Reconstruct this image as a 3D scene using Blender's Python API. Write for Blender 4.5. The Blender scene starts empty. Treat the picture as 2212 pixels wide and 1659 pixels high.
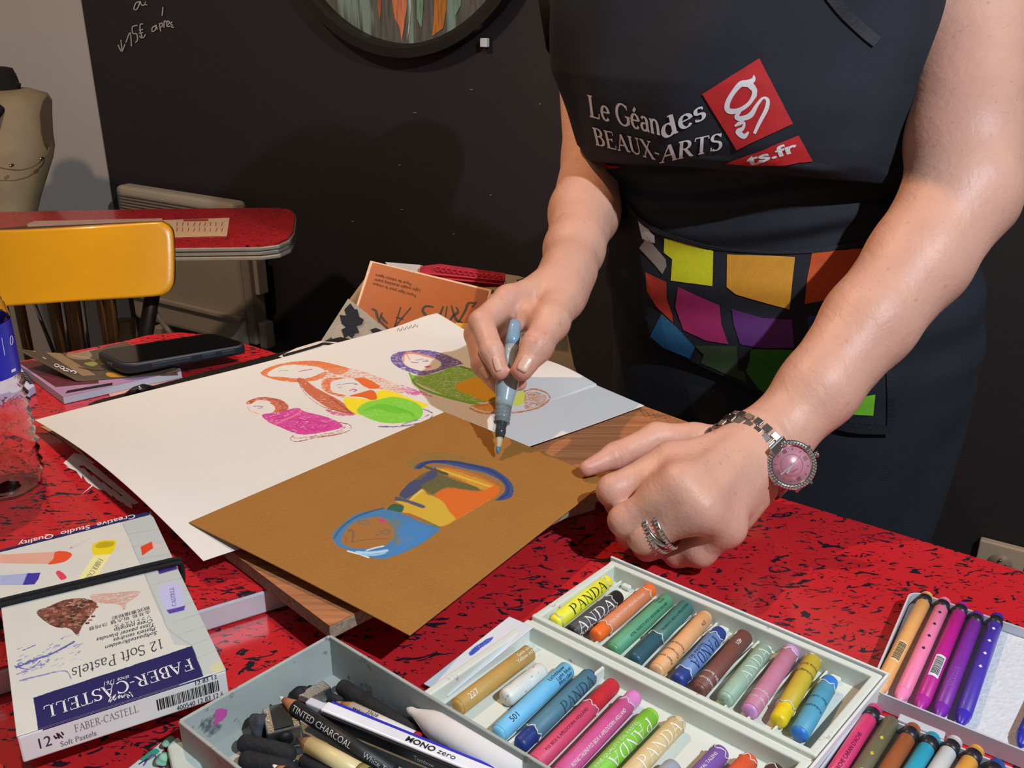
import bpy, bmesh, math, random
import numpy as np
from mathutils import Vector, Matrix
from mathutils.bvhtree import BVHTree

# ------------------------------------------------------------------ camera, world, lights
sc = bpy.context.scene
COL = sc.collection
FPX, PITCH, CAMZ = 2100.0, math.radians(22.5), 1.19
cam_d = bpy.data.cameras.new('camera'); cam = bpy.data.objects.new('camera', cam_d); COL.objects.link(cam)
cam_d.sensor_width = 36; cam_d.lens = 36 * FPX / 2212; cam_d.clip_start = 0.02
cam.location = (0, 0, CAMZ); cam.rotation_euler = (math.pi / 2 - PITCH, 0, 0)
sc.camera = cam
sc.view_settings.view_transform = 'Standard'; sc.view_settings.look = 'None'
sc.view_settings.gamma = 1; sc.view_settings.use_curve_mapping = False
sc.view_settings.exposure = -0.05
world = bpy.data.worlds.new('room_light'); sc.world = world; world.use_nodes = True
world.node_tree.nodes['Background'].inputs[0].default_value = (1.0, 0.93, 0.87, 1)
world.node_tree.nodes['Background'].inputs[1].default_value = 0.14

def spot(name, loc, target, color, watts, radius, angle, blend=0.6):
    d = bpy.data.lights.new(name, 'SPOT'); o = bpy.data.objects.new(name, d); COL.objects.link(o)
    d.energy = watts; d.color = color; d.shadow_soft_size = radius; d.spot_size = math.radians(angle); d.spot_blend = blend
    o.location = loc
    o.rotation_euler = (Vector(target) - Vector(loc)).to_track_quat('-Z', 'Y').to_euler()
    return o
spot('ceiling_spot_cool', (0.92, -0.50, 2.39), (0.10, 0.75, 0.80), (0.79, 0.89, 1.0), 192, 0.018, 75)
spot('ceiling_spot_warm', (-0.60, 1.24, 2.45), (0.0, 0.85, 0.80), (1.0, 0.62, 0.33), 64, 0.02, 95)
spot('ceiling_spot_rear', (-1.3, 0.9, 2.5), (-1.0, 2.6, 0.7), (1.0, 0.78, 0.58), 85, 0.05, 100)

# ------------------------------------------------------------------ helpers
R_ = np.array([1., 0, 0]); U_ = np.array([0, math.sin(PITCH), math.cos(PITCH)]); F_ = np.array([0, math.cos(PITCH), -math.sin(PITCH)])
C0 = np.array([0, 0, CAMZ])
def ray(x, y): return (x - 1106) / FPX * R_ - (y - 829.5) / FPX * U_ + F_
def PZ(x, y, z): d = ray(x, y); return C0 + d * (z - CAMZ) / d[2]
def PD(x, y, d): return C0 + ray(x, y) * d
WN = np.array([.53, .848, 0]); WE = np.array([.848, -.53, 0])
def PW(x, y, off): d = ray(x, y); return C0 + d * off / (d @ WN)
def topx(P):
    Q = np.asarray(P) - C0; zc = Q @ F_
    return 1106 + FPX * (Q @ R_) / zc, 829.5 - FPX * (Q @ U_) / zc
def V(p): return Vector([float(c) for c in p])
def srgb(h):
    if isinstance(h, str):
        h = h.lstrip('#'); c = [int(h[i:i+2], 16) / 255 for i in (0, 2, 4)]
    else: c = [v / 255 for v in h]
    return tuple((v / 12.92 if v <= .04045 else ((v + .055) / 1.055) ** 2.4) for v in c)

MATS = {}
def M(name, col='#808080', rough=.5, metal=0, var=.08, scale=40, bump=0, bscale=300, spec=.5, trans=0, ior=1.45, coat=0, sss=0, alpha=None, dirt=None, dscale=30, dth=.62, stretch=None):
    if name in MATS: return MATS[name]
    m = bpy.data.materials.new(name); m.use_nodes = True; nt = m.node_tree; b = nt.nodes['Principled BSDF']
    c = srgb(col)
    tc = nt.nodes.new('ShaderNodeTexCoord'); src = tc.outputs['Object']
    if stretch:
        mp = nt.nodes.new('ShaderNodeMapping'); mp.inputs['Scale'].default_value = stretch; nt.links.new(src, mp.inputs[0]); src = mp.outputs[0]
    nz = nt.nodes.new('ShaderNodeTexNoise'); nz.inputs['Scale'].default_value = scale; nz.inputs['Detail'].default_value = 4
    nt.links.new(src, nz.inputs['Vector'])
    rp = nt.nodes.new('ShaderNodeValToRGB'); e = rp.color_ramp.elements
    e[0].position = .3; e[1].position = .7
    e[0].color = tuple(max(0, v * (1 - var)) for v in c) + (1,); e[1].color = tuple(min(1, v * (1 + var)) for v in c) + (1,)
    nt.links.new(nz.outputs['Fac'], rp.inputs[0]); out = rp.outputs[0]
    if dirt:
        n2 = nt.nodes.new('ShaderNodeTexNoise'); n2.inputs['Scale'].default_value = dscale; n2.inputs['Detail'].default_value = 6; n2.inputs['Roughness'].default_value = .65
        nt.links.new(src, n2.inputs['Vector'])
        r2 = nt.nodes.new('ShaderNodeValToRGB'); r2.color_ramp.elements[0].position = dth; r2.color_ramp.elements[1].position = dth + .07
        nt.links.new(n2.outputs['Fac'], r2.inputs[0])
        mx = nt.nodes.new('ShaderNodeMix'); mx.data_type = 'RGBA'; nt.links.new(r2.outputs[0], mx.inputs[0]); nt.links.new(out, mx.inputs[6])
        mx.inputs[7].default_value = srgb(dirt) + (1,); out = mx.outputs[2]
    nt.links.new(out, b.inputs['Base Color'])
    b.inputs['Roughness'].default_value = rough; b.inputs['Metallic'].default_value = metal
    b.inputs['Specular IOR Level'].default_value = spec; b.inputs['IOR'].default_value = ior
    b.inputs['Transmission Weight'].default_value = trans; b.inputs['Coat Weight'].default_value = coat
    if sss: b.inputs['Subsurface Weight'].default_value = sss; b.inputs['Subsurface Radius'].default_value = (.010, .0045, .0025)
    if bump:
        n3 = nt.nodes.new('ShaderNodeTexNoise'); n3.inputs['Scale'].default_value = bscale; n3.inputs['Detail'].default_value = 3
        nt.links.new(src, n3.inputs['Vector'])
        bp = nt.nodes.new('ShaderNodeBump'); bp.inputs['Strength'].default_value = bump; bp.inputs['Distance'].default_value = .001
        nt.links.new(n3.outputs['Fac'], bp.inputs['Height']); nt.links.new(bp.outputs[0], b.inputs['Normal'])
    MATS[name] = m; return m

def paint_mat(name, base, rough=.6, grain=900, var=.04, vs=60, bump=.15, bs=500, flecks=None, gain=1.0):
    """paper / card whose drawing is held in a point colour attribute; alpha = how densely the pastel covers the grain"""
    if name in MATS: return MATS[name]
    m = M(name, base, rough, var=var, scale=vs, bump=bump, bscale=bs); nt = m.node_tree; b = nt.nodes['Principled BSDF']
    base_out = b.inputs['Base Color'].links[0].from_socket
    if flecks:
        v = nt.nodes.new('ShaderNodeTexNoise'); v.inputs['Scale'].default_value = flecks[1]; v.inputs['Detail'].default_value = 2
        tc = [n for n in nt.nodes if n.type == 'TEX_COORD'][0]; nt.links.new(tc.outputs['Object'], v.inputs[0])
        r = nt.nodes.new('ShaderNodeValToRGB'); r.color_ramp.elements[0].position = .52; r.color_ramp.elements[1].position = .70; nt.links.new(v.outputs['Fac'], r.inputs[0])
        mx = nt.nodes.new('ShaderNodeMix'); mx.data_type = 'RGBA'; nt.links.new(r.outputs[0], mx.inputs[0]); nt.links.new(base_out, mx.inputs[6]); mx.inputs[7].default_value = srgb(flecks[0]) + (1,)
        base_out = mx.outputs[2]
    at = nt.nodes.new('ShaderNodeAttribute'); at.attribute_name = 'paint'
    nz = nt.nodes.new('ShaderNodeTexNoise'); nz.inputs['Scale'].default_value = grain; nz.inputs['Detail'].default_value = 5; nz.inputs['Distortion'].default_value = 1.6; nz.inputs['Roughness'].default_value = .6
    tc = [n for n in nt.nodes if n.type == 'TEX_COORD'][0]; gm = nt.nodes.new('ShaderNodeMapping'); gm.inputs['Rotation'].default_value = (0, 0, .5); gm.inputs['Scale'].default_value = (.42, 1.1, 1); nt.links.new(tc.outputs['Object'], gm.inputs[0]); nt.links.new(gm.outputs[0], nz.inputs[0])
    # fac = clamp((alpha*1.25 - (noise-.5)*2.6-.5+...)*5)
    a = nt.nodes.new('ShaderNodeMath'); a.operation = 'MULTIPLY_ADD'; nt.links.new(nz.outputs['Fac'], a.inputs[0]); a.inputs[1].default_value = -2.4; a.inputs[2].default_value = .15
    s = nt.nodes.new('ShaderNodeMath'); s.operation = 'MULTIPLY_ADD'; nt.links.new(at.outputs['Alpha'], s.inputs[0]); s.inputs[1].default_value = 1.88; nt.links.new(a.outputs[0], s.inputs[2])
    k = nt.nodes.new('ShaderNodeMath'); k.operation = 'MULTIPLY'; k.use_clamp = True; nt.links.new(s.outputs[0], k.inputs[0]); k.inputs[1].default_value = 4
    g = nt.nodes.new('ShaderNodeMath'); g.operation = 'GREATER_THAN'; nt.links.new(at.outputs['Alpha'], g.inputs[0]); g.inputs[1].default_value = .03
    kk = nt.nodes.new('ShaderNodeMath'); kk.operation = 'MULTIPLY'; nt.links.new(k.outputs[0], kk.inputs[0]); nt.links.new(g.outputs[0], kk.inputs[1])
    mx = nt.nodes.new('ShaderNodeMix'); mx.data_type = 'RGBA'; nt.links.new(kk.outputs[0], mx.inputs[0]); nt.links.new(base_out, mx.inputs[6]); nt.links.new(at.outputs['Color'], mx.inputs[7])
    nt.links.new(mx.outputs[2], b.inputs['Base Color'])
    return m

def link(name, me, mat, parent=None, smooth=True):
    o = bpy.data.objects.new(name, me); COL.objects.link(o)
    if mat is not None and len(me.materials) == 0: me.materials.append(mat)
    if smooth: me.polygons.foreach_set('use_smooth', [True] * len(me.polygons))
    if parent is not None:
        o.parent = parent; o.matrix_parent_inverse = world_of(parent).inverted()
    return o
def world_of(o):
    m = o.matrix_basis.copy()
    if o.parent is not None: m = world_of(o.parent) @ o.matrix_parent_inverse @ m
    return m
def mesh(name, vs, fs, mat, parent=None, smooth=True):
    """vertices are world coordinates; the object's origin goes to the middle of its base"""
    A = np.asarray(vs, float).reshape(-1, 3)
    org = np.array([(A[:, 0].min() + A[:, 0].max()) / 2, (A[:, 1].min() + A[:, 1].max()) / 2, A[:, 2].min()])
    me = bpy.data.meshes.new(name); me.from_pydata((A - org).tolist(), [], [list(map(int, f)) for f in fs]); me.update()
    o = link(name, me, mat, None, smooth); o.location = V(org)
    if parent is not None:
        o.parent = parent; o.matrix_parent_inverse = world_of(parent).inverted()
    return o
def thing(name, label, cat, loc=(0, 0, 0), group=None):
    o = bpy.data.objects.new(name, None); COL.objects.link(o); o.location = V(loc); o.empty_display_size = .02
    return tag(o, label, cat, group)
def tag(o, label=None, cat=None, group=None, kind=None):
    if label: o['label'] = label
    if cat: o['category'] = cat
    if group: o['group'] = group
    if kind: o['kind'] = kind
    return o

def fix_normals(o):
    bm = bmesh.new(); bm.from_mesh(o.data); bmesh.ops.recalc_face_normals(bm, faces=bm.faces[:]); bm.to_mesh(o.data); bm.free(); return o
def bevel(o, w, seg=2, ang=35):
    m = o.modifiers.new('bevel', 'BEVEL'); m.width = w; m.segments = seg; m.limit_method = 'ANGLE'; m.angle_limit = math.radians(ang)
    try: m.harden_normals = False
    except Exception: pass
    return o
def prism(name, poly, z0, z1, mat, parent=None, bev=0, seg=2, smooth=False):
    """poly = list of (x,y) or (x,y,z-offset) world"""
    n = len(poly); vs = [(p[0], p[1], z0 + (p[2] if len(p) > 2 else 0)) for p in poly] + [(p[0], p[1], z1 + (p[2] if len(p) > 2 else 0)) for p in poly]
    fs = [list(range(n))[::-1], list(range(n, 2 * n))] + [[i, (i + 1) % n, n + (i + 1) % n, n + i] for i in range(n)]
    o = fix_normals(mesh(name, vs, fs, mat, parent, smooth))
    if bev: bevel(o, bev, seg)
    return o
def obox(name, c, ax, ay, az, mat, parent=None, bev=0, seg=2, smooth=False):
    """box centred at c with half-axis vectors"""
    c, ax, ay, az = map(np.asarray, (c, ax, ay, az)); vs = []
    for k in (-1, 1):
        for a, b in ((-1, -1), (1, -1), (1, 1), (-1, 1)): vs.append(c + a * ax + b * ay + k * az)
    fs = [[3, 2, 1, 0], [4, 5, 6, 7]] + [[i, (i + 1) % 4, 4 + (i + 1) % 4, 4 + i] for i in range(4)]
    o = fix_normals(mesh(name, vs, fs, mat, parent, smooth))
    if bev: bevel(o, bev, seg)
    return o
def frame(d):
    d = np.asarray(d, float); d = d / np.linalg.norm(d); u = np.cross(d, [0, 0, 1.]);
    if np.linalg.norm(u) < 1e-3: u = np.cross(d, [0, 1., 0])
    u /= np.linalg.norm(u); w = np.cross(u, d); return d, u, w
def tube_geo(path, rads, n=12, caps=True, sx=1, sy=1):
    P = [np.asarray(p, float) for p in path]; vs = []; fs = []; u = None
    for i, p in enumerate(P):
        t = P[min(i + 1, len(P) - 1)] - P[max(i - 1, 0)]; t /= (np.linalg.norm(t) + 1e-12)
        if u is None: _, u, w = frame(t)
        else:
            u = u - t * (u @ t); u /= np.linalg.norm(u); w = np.cross(u, t)
        r = rads[i] if hasattr(rads, '__len__') else rads
        for k in range(n):
            a = 2 * math.pi * k / n; vs.append(p + r * (sx * math.cos(a) * u + sy * math.sin(a) * w))
    for i in range(len(P) - 1):
        for k in range(n): a, b = i * n + k, i * n + (k + 1) % n; fs.append([a, b, b + n, a + n])
    if caps: fs.append(list(range(n))[::-1]); fs.append([(len(P) - 1) * n + k for k in range(n)])
    return vs, fs
def tube(name, path, rads, mat, parent=None, n=12, sx=1, sy=1, smooth=True):
    vs, fs = tube_geo(path, rads, n, True, sx, sy); return fix_normals(mesh(name, vs, fs, mat, parent, smooth))
def lathe(name, A, B, prof, mat, parent=None, n=28, smooth=True, caps=True):
    """prof: list of (t along A->B in metres, radius)"""
    A, B = np.asarray(A, float), np.asarray(B, float); d, u, w = frame(B - A); vs = []; fs = []
    for t, r in prof:
        for k in range(n): a = 2 * math.pi * k / n; vs.append(A + d * t + r * (math.cos(a) * u + math.sin(a) * w))
    for i in range(len(prof) - 1):
        for k in range(n): a, b = i * n + k, i * n + (k + 1) % n; fs.append([a, b, b + n, a + n])
    if caps: fs.append(list(range(n))[::-1]); fs.append([(len(prof) - 1) * n + k for k in range(n)])
    o = fix_normals(mesh(name, vs, fs, mat, parent, smooth))
    return o
def merge(parts):
    vs, fs = [], []
    for v, f in parts:
        k = len(vs); vs += list(v); fs += [[i + k for i in q] for q in f]
    return vs, fs
def box_geo(c, ax, ay, az):
    c, ax, ay, az = map(np.asarray, (c, ax, ay, az)); vs = []
    for k in (-1, 1):
        for a, b in ((-1, -1), (1, -1), (1, 1), (-1, 1)): vs.append(c + a * ax + b * ay + k * az)
    return vs, [[3, 2, 1, 0], [4, 5, 6, 7]] + [[i, (i + 1) % 4, 4 + (i + 1) % 4, 4 + i] for i in range(4)]
def sheet(name, func, nx, ny, mat, parent=None, thick=.0003, smooth=True):
    us = np.linspace(0, 1, nx); vsn = np.linspace(0, 1, ny); Ug, Vg = np.meshgrid(us, vsn, indexing='ij')
    P = func(Ug.ravel(), Vg.ravel()); I = np.arange(nx * ny).reshape(nx, ny)
    f = np.stack([I[:-1, :-1], I[1:, :-1], I[1:, 1:], I[:-1, 1:]], -1).reshape(-1, 4)
    o = fastmesh(name, P, f, mat, parent, smooth)
    if thick:
        md = o.modifiers.new('thickness', 'SOLIDIFY'); md.thickness = thick; md.offset = -1
    return o
def fastmesh(name, P, F, mat, parent=None, smooth=True):
    P = np.asarray(P, float); org = np.array([(P[:, 0].min() + P[:, 0].max()) / 2, (P[:, 1].min() + P[:, 1].max()) / 2, P[:, 2].min()])
    me = bpy.data.meshes.new(name); me.vertices.add(len(P)); me.vertices.foreach_set('co', (P - org).astype(np.float32).ravel())
    F = np.asarray(F, np.int32); k = F.shape[1]
    me.loops.add(len(F) * k); me.loops.foreach_set('vertex_index', F.ravel())
    me.polygons.add(len(F)); me.polygons.foreach_set('loop_start', np.arange(0, len(F) * k, k, dtype=np.int32))
    me.update(calc_edges=True); me.validate()
    o = link(name, me, mat, None, smooth); o.location = V(org)
    if parent is not None: o.parent = parent; o.matrix_parent_inverse = world_of(parent).inverted()
    return o
def catmull(pts, n=8, closed=False):
    P = [np.asarray(p, float) for p in pts]; out = []; m = len(P); rng = range(m if closed else m - 1)
    for i in rng:
        if closed: a, b, c, d = P[(i - 1) % m], P[i], P[(i + 1) % m], P[(i + 2) % m]
        else: a, b, c, d = P[max(i - 1, 0)], P[i], P[i + 1], P[min(i + 2, m - 1)]
        for k in range(n):
            t = k / n; out.append(.5 * ((2 * b) + (c - a) * t + (2 * a - 5 * b + 4 * c - d) * t * t + (3 * b - a - 3 * c + d) * t ** 3))
    if not closed: out.append(P[-1])
    return out

# ---- drawing painter (colour attribute on a dense sheet); strokes are given as they lie on the sheet seen from the camera
def seg_dist(X, Y, pts):
    d = np.full(X.shape, 1e9)
    for (x0, y0), (x1, y1) in zip(pts[:-1], pts[1:]):
        dx, dy = x1 - x0, y1 - y0; L = dx * dx + dy * dy + 1e-9
        t = np.clip(((X - x0) * dx + (Y - y0) * dy) / L, 0, 1); d = np.minimum(d, np.hypot(X - x0 - t * dx, Y - y0 - t * dy))
    return d
def inside(X, Y, poly):
    r = np.zeros(X.shape, bool); n = len(poly)
    for i in range(n):
        x0, y0 = poly[i]; x1, y1 = poly[(i + 1) % n]
        if y0 == y1: continue
        c = ((y0 > Y) != (y1 > Y)) & (X < (x1 - x0) * (Y - y0) / (y1 - y0) + x0); r ^= c
    return r
def paint(o, ops, off=(0, 0), sca=1.0, am=(1.0, 0.0)):
    n = len(o.data.vertices); A = np.empty(n * 3, np.float32); o.data.vertices.foreach_get('co', A); A = A.reshape(-1, 3) + np.array(o.location)
    X, Y = topx(A); C = np.zeros((n, 4)); C[:, :3] = .5
    for op in ops:
        kind, pts, col, al = op[0], [((p[0] * sca + off[0]), (p[1] * sca + off[1])) for p in op[1]], srgb(op[2]), min(1.0, op[3] * am[0] + am[1])
        w = (op[4] if len(op) > 4 else 2) * sca
        xs = [p[0] for p in pts]; ys = [p[1] for p in pts]; m = w + 8
        idx = np.where((X > min(xs) - m) & (X < max(xs) + m) & (Y > min(ys) - m) & (Y < max(ys) + m))[0]
        if len(idx) == 0: continue
        x, y = X[idx], Y[idx]
        if kind == 'f':
            pp = [tuple(p) for p in catmull(pts, 5, True)]; ins = inside(x, y, pp); dd = seg_dist(x, y, pp + [pp[0]])
            k = np.clip(np.where(ins, dd, -dd) / 1.6 + .5, 0, 1) * al
        elif kind == 'p':
            ins = inside(x, y, pts); dd = seg_dist(x, y, pts + [pts[0]]); k = np.clip(np.where(ins, dd, -dd) / 1. + .5, 0, 1) * al
        else:
            pp = [tuple(p) for p in catmull(pts, 5)] if len(pts) > 2 else pts
            k = np.clip((w / 2 - seg_dist(x, y, pp)) / 1.3 + .5, 0, 1) * al
        a0 = C[idx, 3]; na = np.maximum(a0, k) if al < 1 else np.maximum(a0, k)
        mixk = (k / np.maximum(na, 1e-6) * np.minimum(1, k * 1.6 + .2))[:, None]; mixk = np.clip(mixk, 0, 1) * (k > .02)[:, None]
        C[idx, :3] = C[idx, :3] * (1 - mixk) + np.array(col) * mixk
        C[idx, :3] = np.where((a0 < .03)[:, None] & (k > .02)[:, None], np.array(col), C[idx, :3])
        C[idx, 3] = na
    # spread colour under soft edges stays as is
    at = o.data.attributes.new('paint', 'FLOAT_COLOR', 'POINT'); at.data.foreach_set('color', C.astype(np.float32).ravel())

# ---- lettering
def text_geo(s, shear=0., bold=0.):
    c = bpy.data.curves.new('t', 'FONT'); c.body = s; c.size = 1; c.shear = shear; c.offset = bold; c.resolution_u = 3
    o = bpy.data.objects.new('t', c); COL.objects.link(o); bpy.context.view_layer.update()
    me = bpy.data.meshes.new_from_object(o.evaluated_get(bpy.context.evaluated_depsgraph_get()))
    vs = [np.array(v.co[:2]) for v in me.vertices]; fs = [list(p.vertices) for p in me.polygons]
    bpy.data.objects.remove(o); bpy.data.curves.remove(c); bpy.data.meshes.remove(me)
    return vs, fs
def arc(cx, cy, rx, ry, a0, a1, n=12):
    return [(cx + rx * math.cos(math.radians(a0 + (a1 - a0) * i / n)), cy + ry * math.sin(math.radians(a0 + (a1 - a0) * i / n))) for i in range(n + 1)]
def sf(x, y, w=.11): return ('s', [(x - w, y), (x + w, y)])
G = {  # serif skeletons: list of (kind, points); advance
 'L': ([('k', [(.16, 0), (.16, .7)]), sf(.16, .7), sf(.13, 0, .09), ('s', [(.1, 0), (.5, 0)]), ('s', [(.52, .16), (.5, 0)])], .6),
 'B': ([('k', [(.15, 0), (.15, .7)]), ('s', [(.04, .7), (.3, .7)]), ('k', arc(.28, .54, .18, .16, 90, -90)), ('k', arc(.28, .19, .22, .19, 90, -90)), ('s', [(.15, .37), (.28, .37)]), ('s', [(.04, 0), (.3, 0)])], .6),
 'E': ([('k', [(.15, 0), (.15, .7)]), ('s', [(.04, .7), (.5, .7), (.5, .57)]), ('s', [(.15, .37), (.4, .37)]), ('s', [(.4, .44), (.4, .3)]), ('s', [(.04, 0), (.52, 0), (.54, .15)])], .6),
 'A': ([('n', [(.1, 0), (.35, .7)]), ('k', [(.35, .7), (.6, 0)]), sf(.1, 0, .09), sf(.6, 0, .1), ('s', [(.18, .25), (.5, .25)])], .68),
 'U': ([('k', [(.16, .7), (.16, .22)] + arc(.36, .22, .2, .22, 180, 270, 6)), ('n', arc(.36, .22, .2, .22, 270, 360, 6) + [(.56, .7)]), sf(.16, .7), sf(.56, .7, .09)], .7),
 'X': ([('k', [(.12, .7), (.55, 0)]), ('n', [(.52, .7), (.1, 0)]), sf(.12, .7, .1), sf(.52, .7, .09), sf(.1, 0, .09), sf(.55, 0, .1)], .66),
 'R': ([('k', [(.15, 0), (.15, .7)]), ('s', [(.04, .7), (.3, .7)]), ('k', arc(.28, .53, .19, .17, 90, -90)), ('s', [(.15, .36), (.28, .36)]), ('k', [(.3, .36), (.55, .0)]), sf(.15, 0), sf(.57, 0, .06)], .64),
 'T': ([('k', [(.3, 0), (.3, .7)]), ('s', [(.03, .58), (.04, .7), (.56, .7), (.57, .58)]), sf(.3, 0)], .6),
 'S': ([('k', [(.42, .6)] + arc(.26, .53, .16, .16, 50, 230, 8) + arc(.27, .18, .18, .18, 60, -140, 10)), ('s', [(.43, .7), (.43, .54)]), ('s', [(.08, .16), (.08, 0)])], .52),
 'F': ([('k', [(.15, 0), (.15, .7)]), ('s', [(.04, .7), (.5, .7), (.5, .57)]), ('s', [(.15, .37), (.4, .37)]), ('s', [(.4, .44), (.4, .3)]), sf(.15, 0)], .56),
 'C': ([('k', arc(.38, .35, .3, .36, 50, 310, 16)), ('s', [(.6, .7), (.6, .52)])], .68),
 'P': ([('k', [(.15, 0), (.15, .7)]), ('s', [(.04, .7), (.3, .7)]), ('k', arc(.28, .52, .2, .18, 90, -90)), ('s', [(.15, .34), (.28, .34)]), sf(.15, 0)], .58),
 'N': ([('n', [(.14, 0), (.14, .7)]), ('k', [(.14, .7), (.58, 0)]), ('n', [(.58, 0), (.58, .7)]), sf(.14, 0, .09), sf(.58, .7, .09), sf(.12, .7, .08)], .72),
 'D': ([('k', [(.15, 0), (.15, .7)]), ('s', [(.04, .7), (.3, .7)]), ('k', arc(.28, .35, .3, .35, 90, -90)), ('s', [(.04, 0), (.3, 0)])], .68),
 'G': ([('k', arc(.38, .35, .3, .36, 50, 340, 16)), ('k', [(.62, .3), (.62, .05)]), sf(.6, .3, .12), ('s', [(.6, .7), (.6, .54)])], .74),
 '-': ([('k', [(.05, .26), (.27, .26)])], .34), ' ': ([], .28),
 'e': ([('s', [(.09, .27), (.39, .27)]), ('k', arc(.24, .24, .17, .24, 5, 320, 14))], .47),
 'é': ([('s', [(.09, .27), (.39, .27)]), ('k', arc(.24, .24, .17, .24, 5, 320, 14)), ('k', [(.2, .56), (.32, .7)])], .47),
 'a': ([('k', [(.1, .4)] + arc(.22, .33, .13, .14, 120, 0, 6) + [(.35, .06), (.42, .0)]), ('k', arc(.2, .13, .13, .13, 60, 330, 10))], .46),
 'n': ([('k', [(.12, 0), (.12, .46)]), sf(.12, 0, .08), ('s', [(.03, .45), (.12, .46)]), ('k', arc(.27, .3, .14, .17, 150, 0, 6) + [(.41, 0)]), sf(.41, 0, .08)], .53),
 'd': ([('k', arc(.22, .23, .16, .24, 40, 320, 12)), ('k', [(.38, .72), (.38, 0)]), sf(.42, 0, .06), sf(.33, .72, .06)], .52),
 's': ([('k', arc(.2, .35, .11, .12, 45, 230, 6) + arc(.19, .12, .13, .13, 60, -140, 8)), ('s', [(.31, .46), (.31, .36)]), ('s', [(.06, .1), (.06, 0)])], .4),
 'o': ([('k', arc(.25, .23, .19, .24, 0, 360, 18))], .5),
 'f': ([('k', [(.14, 0), (.14, .55)] + arc(.25, .55, .11, .16, 180, 40, 6)), sf(.14, 0, .09), ('s', [(.04, .45), (.28, .45)])], .32),
 't': ([('k', [(.14, .62), (.14, .1)] + arc(.23, .1, .09, .1, 180, 310, 5)), ('s', [(.03, .46), (.28, .46)])], .32),
 'l': ([('k', [(.14, 0), (.14, .72)]), sf(.14, 0, .08), sf(.1, .72, .06)], .27),
 '1': ([('k', [(.2, 0), (.2, .68)]), sf(.2, 0, .1), ('s', [(.08, .6), (.2, .68)])], .42),
 '2': ([('k', arc(.23, .5, .15, .18, 160, -30, 10) + [(.06, .03)]), ('s', [(.06, .02), (.42, .02), (.43, .14)])], .5),
}
def serif_geo(s, thick=.105, thin=.04, track=.0):
    vs, fs = [], []; x = 0
    for ch in s:
        st, adv = G[ch]
        for kind, pts in st:
            P = [np.array(p, float) for p in pts]; n = len(P); base = len(vs)
            for i, p in enumerate(P):
                t = P[min(i + 1, n - 1)] - P[max(i - 1, 0)]; t = t / (np.linalg.norm(t) + 1e-9); nn = np.array([-t[1], t[0]])
                w = thin + (thick - thin) * abs(t[1]) ** 1.2 if kind == 'k' else thin
                if ch in 'AXNR2-' and kind == 'k' and ch not in 'R': w = thick if ch != '-' else .06
                vs.append(p + nn * w / 2 + [x, 0]); vs.append(p - nn * w / 2 + [x, 0])
            for i in range(n - 1): a = base + 2 * i; fs.append([a, a + 1, a + 3, a + 2])
        x += adv + track
    return vs, fs
def ribbon_geo(pts, w):
    P = [np.asarray(p, float) for p in pts]; n = len(P); vs = []; fs = []
    for i, p in enumerate(P):
        t = P[min(i + 1, n - 1)] - P[max(i - 1, 0)]; t = t / (np.linalg.norm(t) + 1e-9); nn = np.array([-t[1], t[0]])
        ww = w[i] if hasattr(w, '__len__') else w
        vs.append(p + nn * ww / 2); vs.append(p - nn * ww / 2)
    return vs, [[2 * i, 2 * i + 1, 2 * i + 3, 2 * i + 2] for i in range(n - 1)]
def densify(vs, fs, maxlen):
    bm = bmesh.new(); bv = [bm.verts.new((v[0], v[1], 0)) for v in vs]
    for f in fs:
        try: bm.faces.new([bv[i] for i in f])
        except ValueError: pass
    for _ in range(7):
        bmesh.ops.triangulate(bm, faces=[f for f in bm.faces if len(f.verts) > 3])
        es = [e for e in bm.edges if e.calc_length() > maxlen]
        if not es: break
        bmesh.ops.subdivide_edges(bm, edges=es, cuts=1)
    bmesh.ops.triangulate(bm, faces=[f for f in bm.faces if len(f.verts) > 3])
    bm.verts.index_update(); o = ([np.array(v.co[:2]) for v in bm.verts], [[v.index for v in f.verts] for f in bm.faces]); bm.free(); return o
def extent(vs):
    A = np.array(vs); return A[:, 0].min(), A[:, 0].max(), A[:, 1].min(), A[:, 1].max()
def lay(name, geo, mp, mat, parent, maxlen=None, smooth=True):
    """put flat artwork onto a surface; mp maps (u,v) to a world point"""
    vs, fs = geo
    if maxlen: vs, fs = densify(vs, fs, maxlen)
    out = [mp(p[0], p[1]) for p in vs]
    keep = [f for f in fs if all(out[i] is not None for i in f)]
    fl = []
    for f in keep:
        a, b_, c_ = (np.asarray(out[i]) for i in f[:3]); n_ = np.cross(b_ - a, c_ - a); fl.append(f if n_ @ (C0 - a) > 0 else list(f)[::-1])
    keep = fl; used = sorted({i for f in keep for i in f}); rm = {k: i for i, k in enumerate(used)}
    if not used: return None
    return mesh(name, [out[i] for i in used], [[rm[i] for i in f] for f in keep], mat, parent, smooth)
def aff(P0, P1, PU, W, H=1.0, x0=0., up=None, y0=0.):
    """affine frame: u runs P0->P1 over width W, v runs P0->PU over height H; lifted .2 mm along the normal"""
    P0, P1, PU = map(np.asarray, (P0, P1, PU)); n = np.cross(P1 - P0, PU - P0); n = n / np.linalg.norm(n)
    if n @ (C0 - P0) < 0: n = -n
    return lambda u, v: P0 + (P1 - P0) * (u - x0) / W + (PU - P0) * (v - y0) / H + n * .00025
def bvh_of(o):
    dg = bpy.context.evaluated_depsgraph_get(); bpy.context.view_layer.update(); e = o.evaluated_get(dg); me = e.to_mesh()
    mw = world_of(o); vs = [mw @ v.co for v in me.vertices]; fs = [list(p.vertices) for p in me.polygons]; b = BVHTree.FromPolygons(vs, fs); e.to_mesh_clear(); return b
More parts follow.
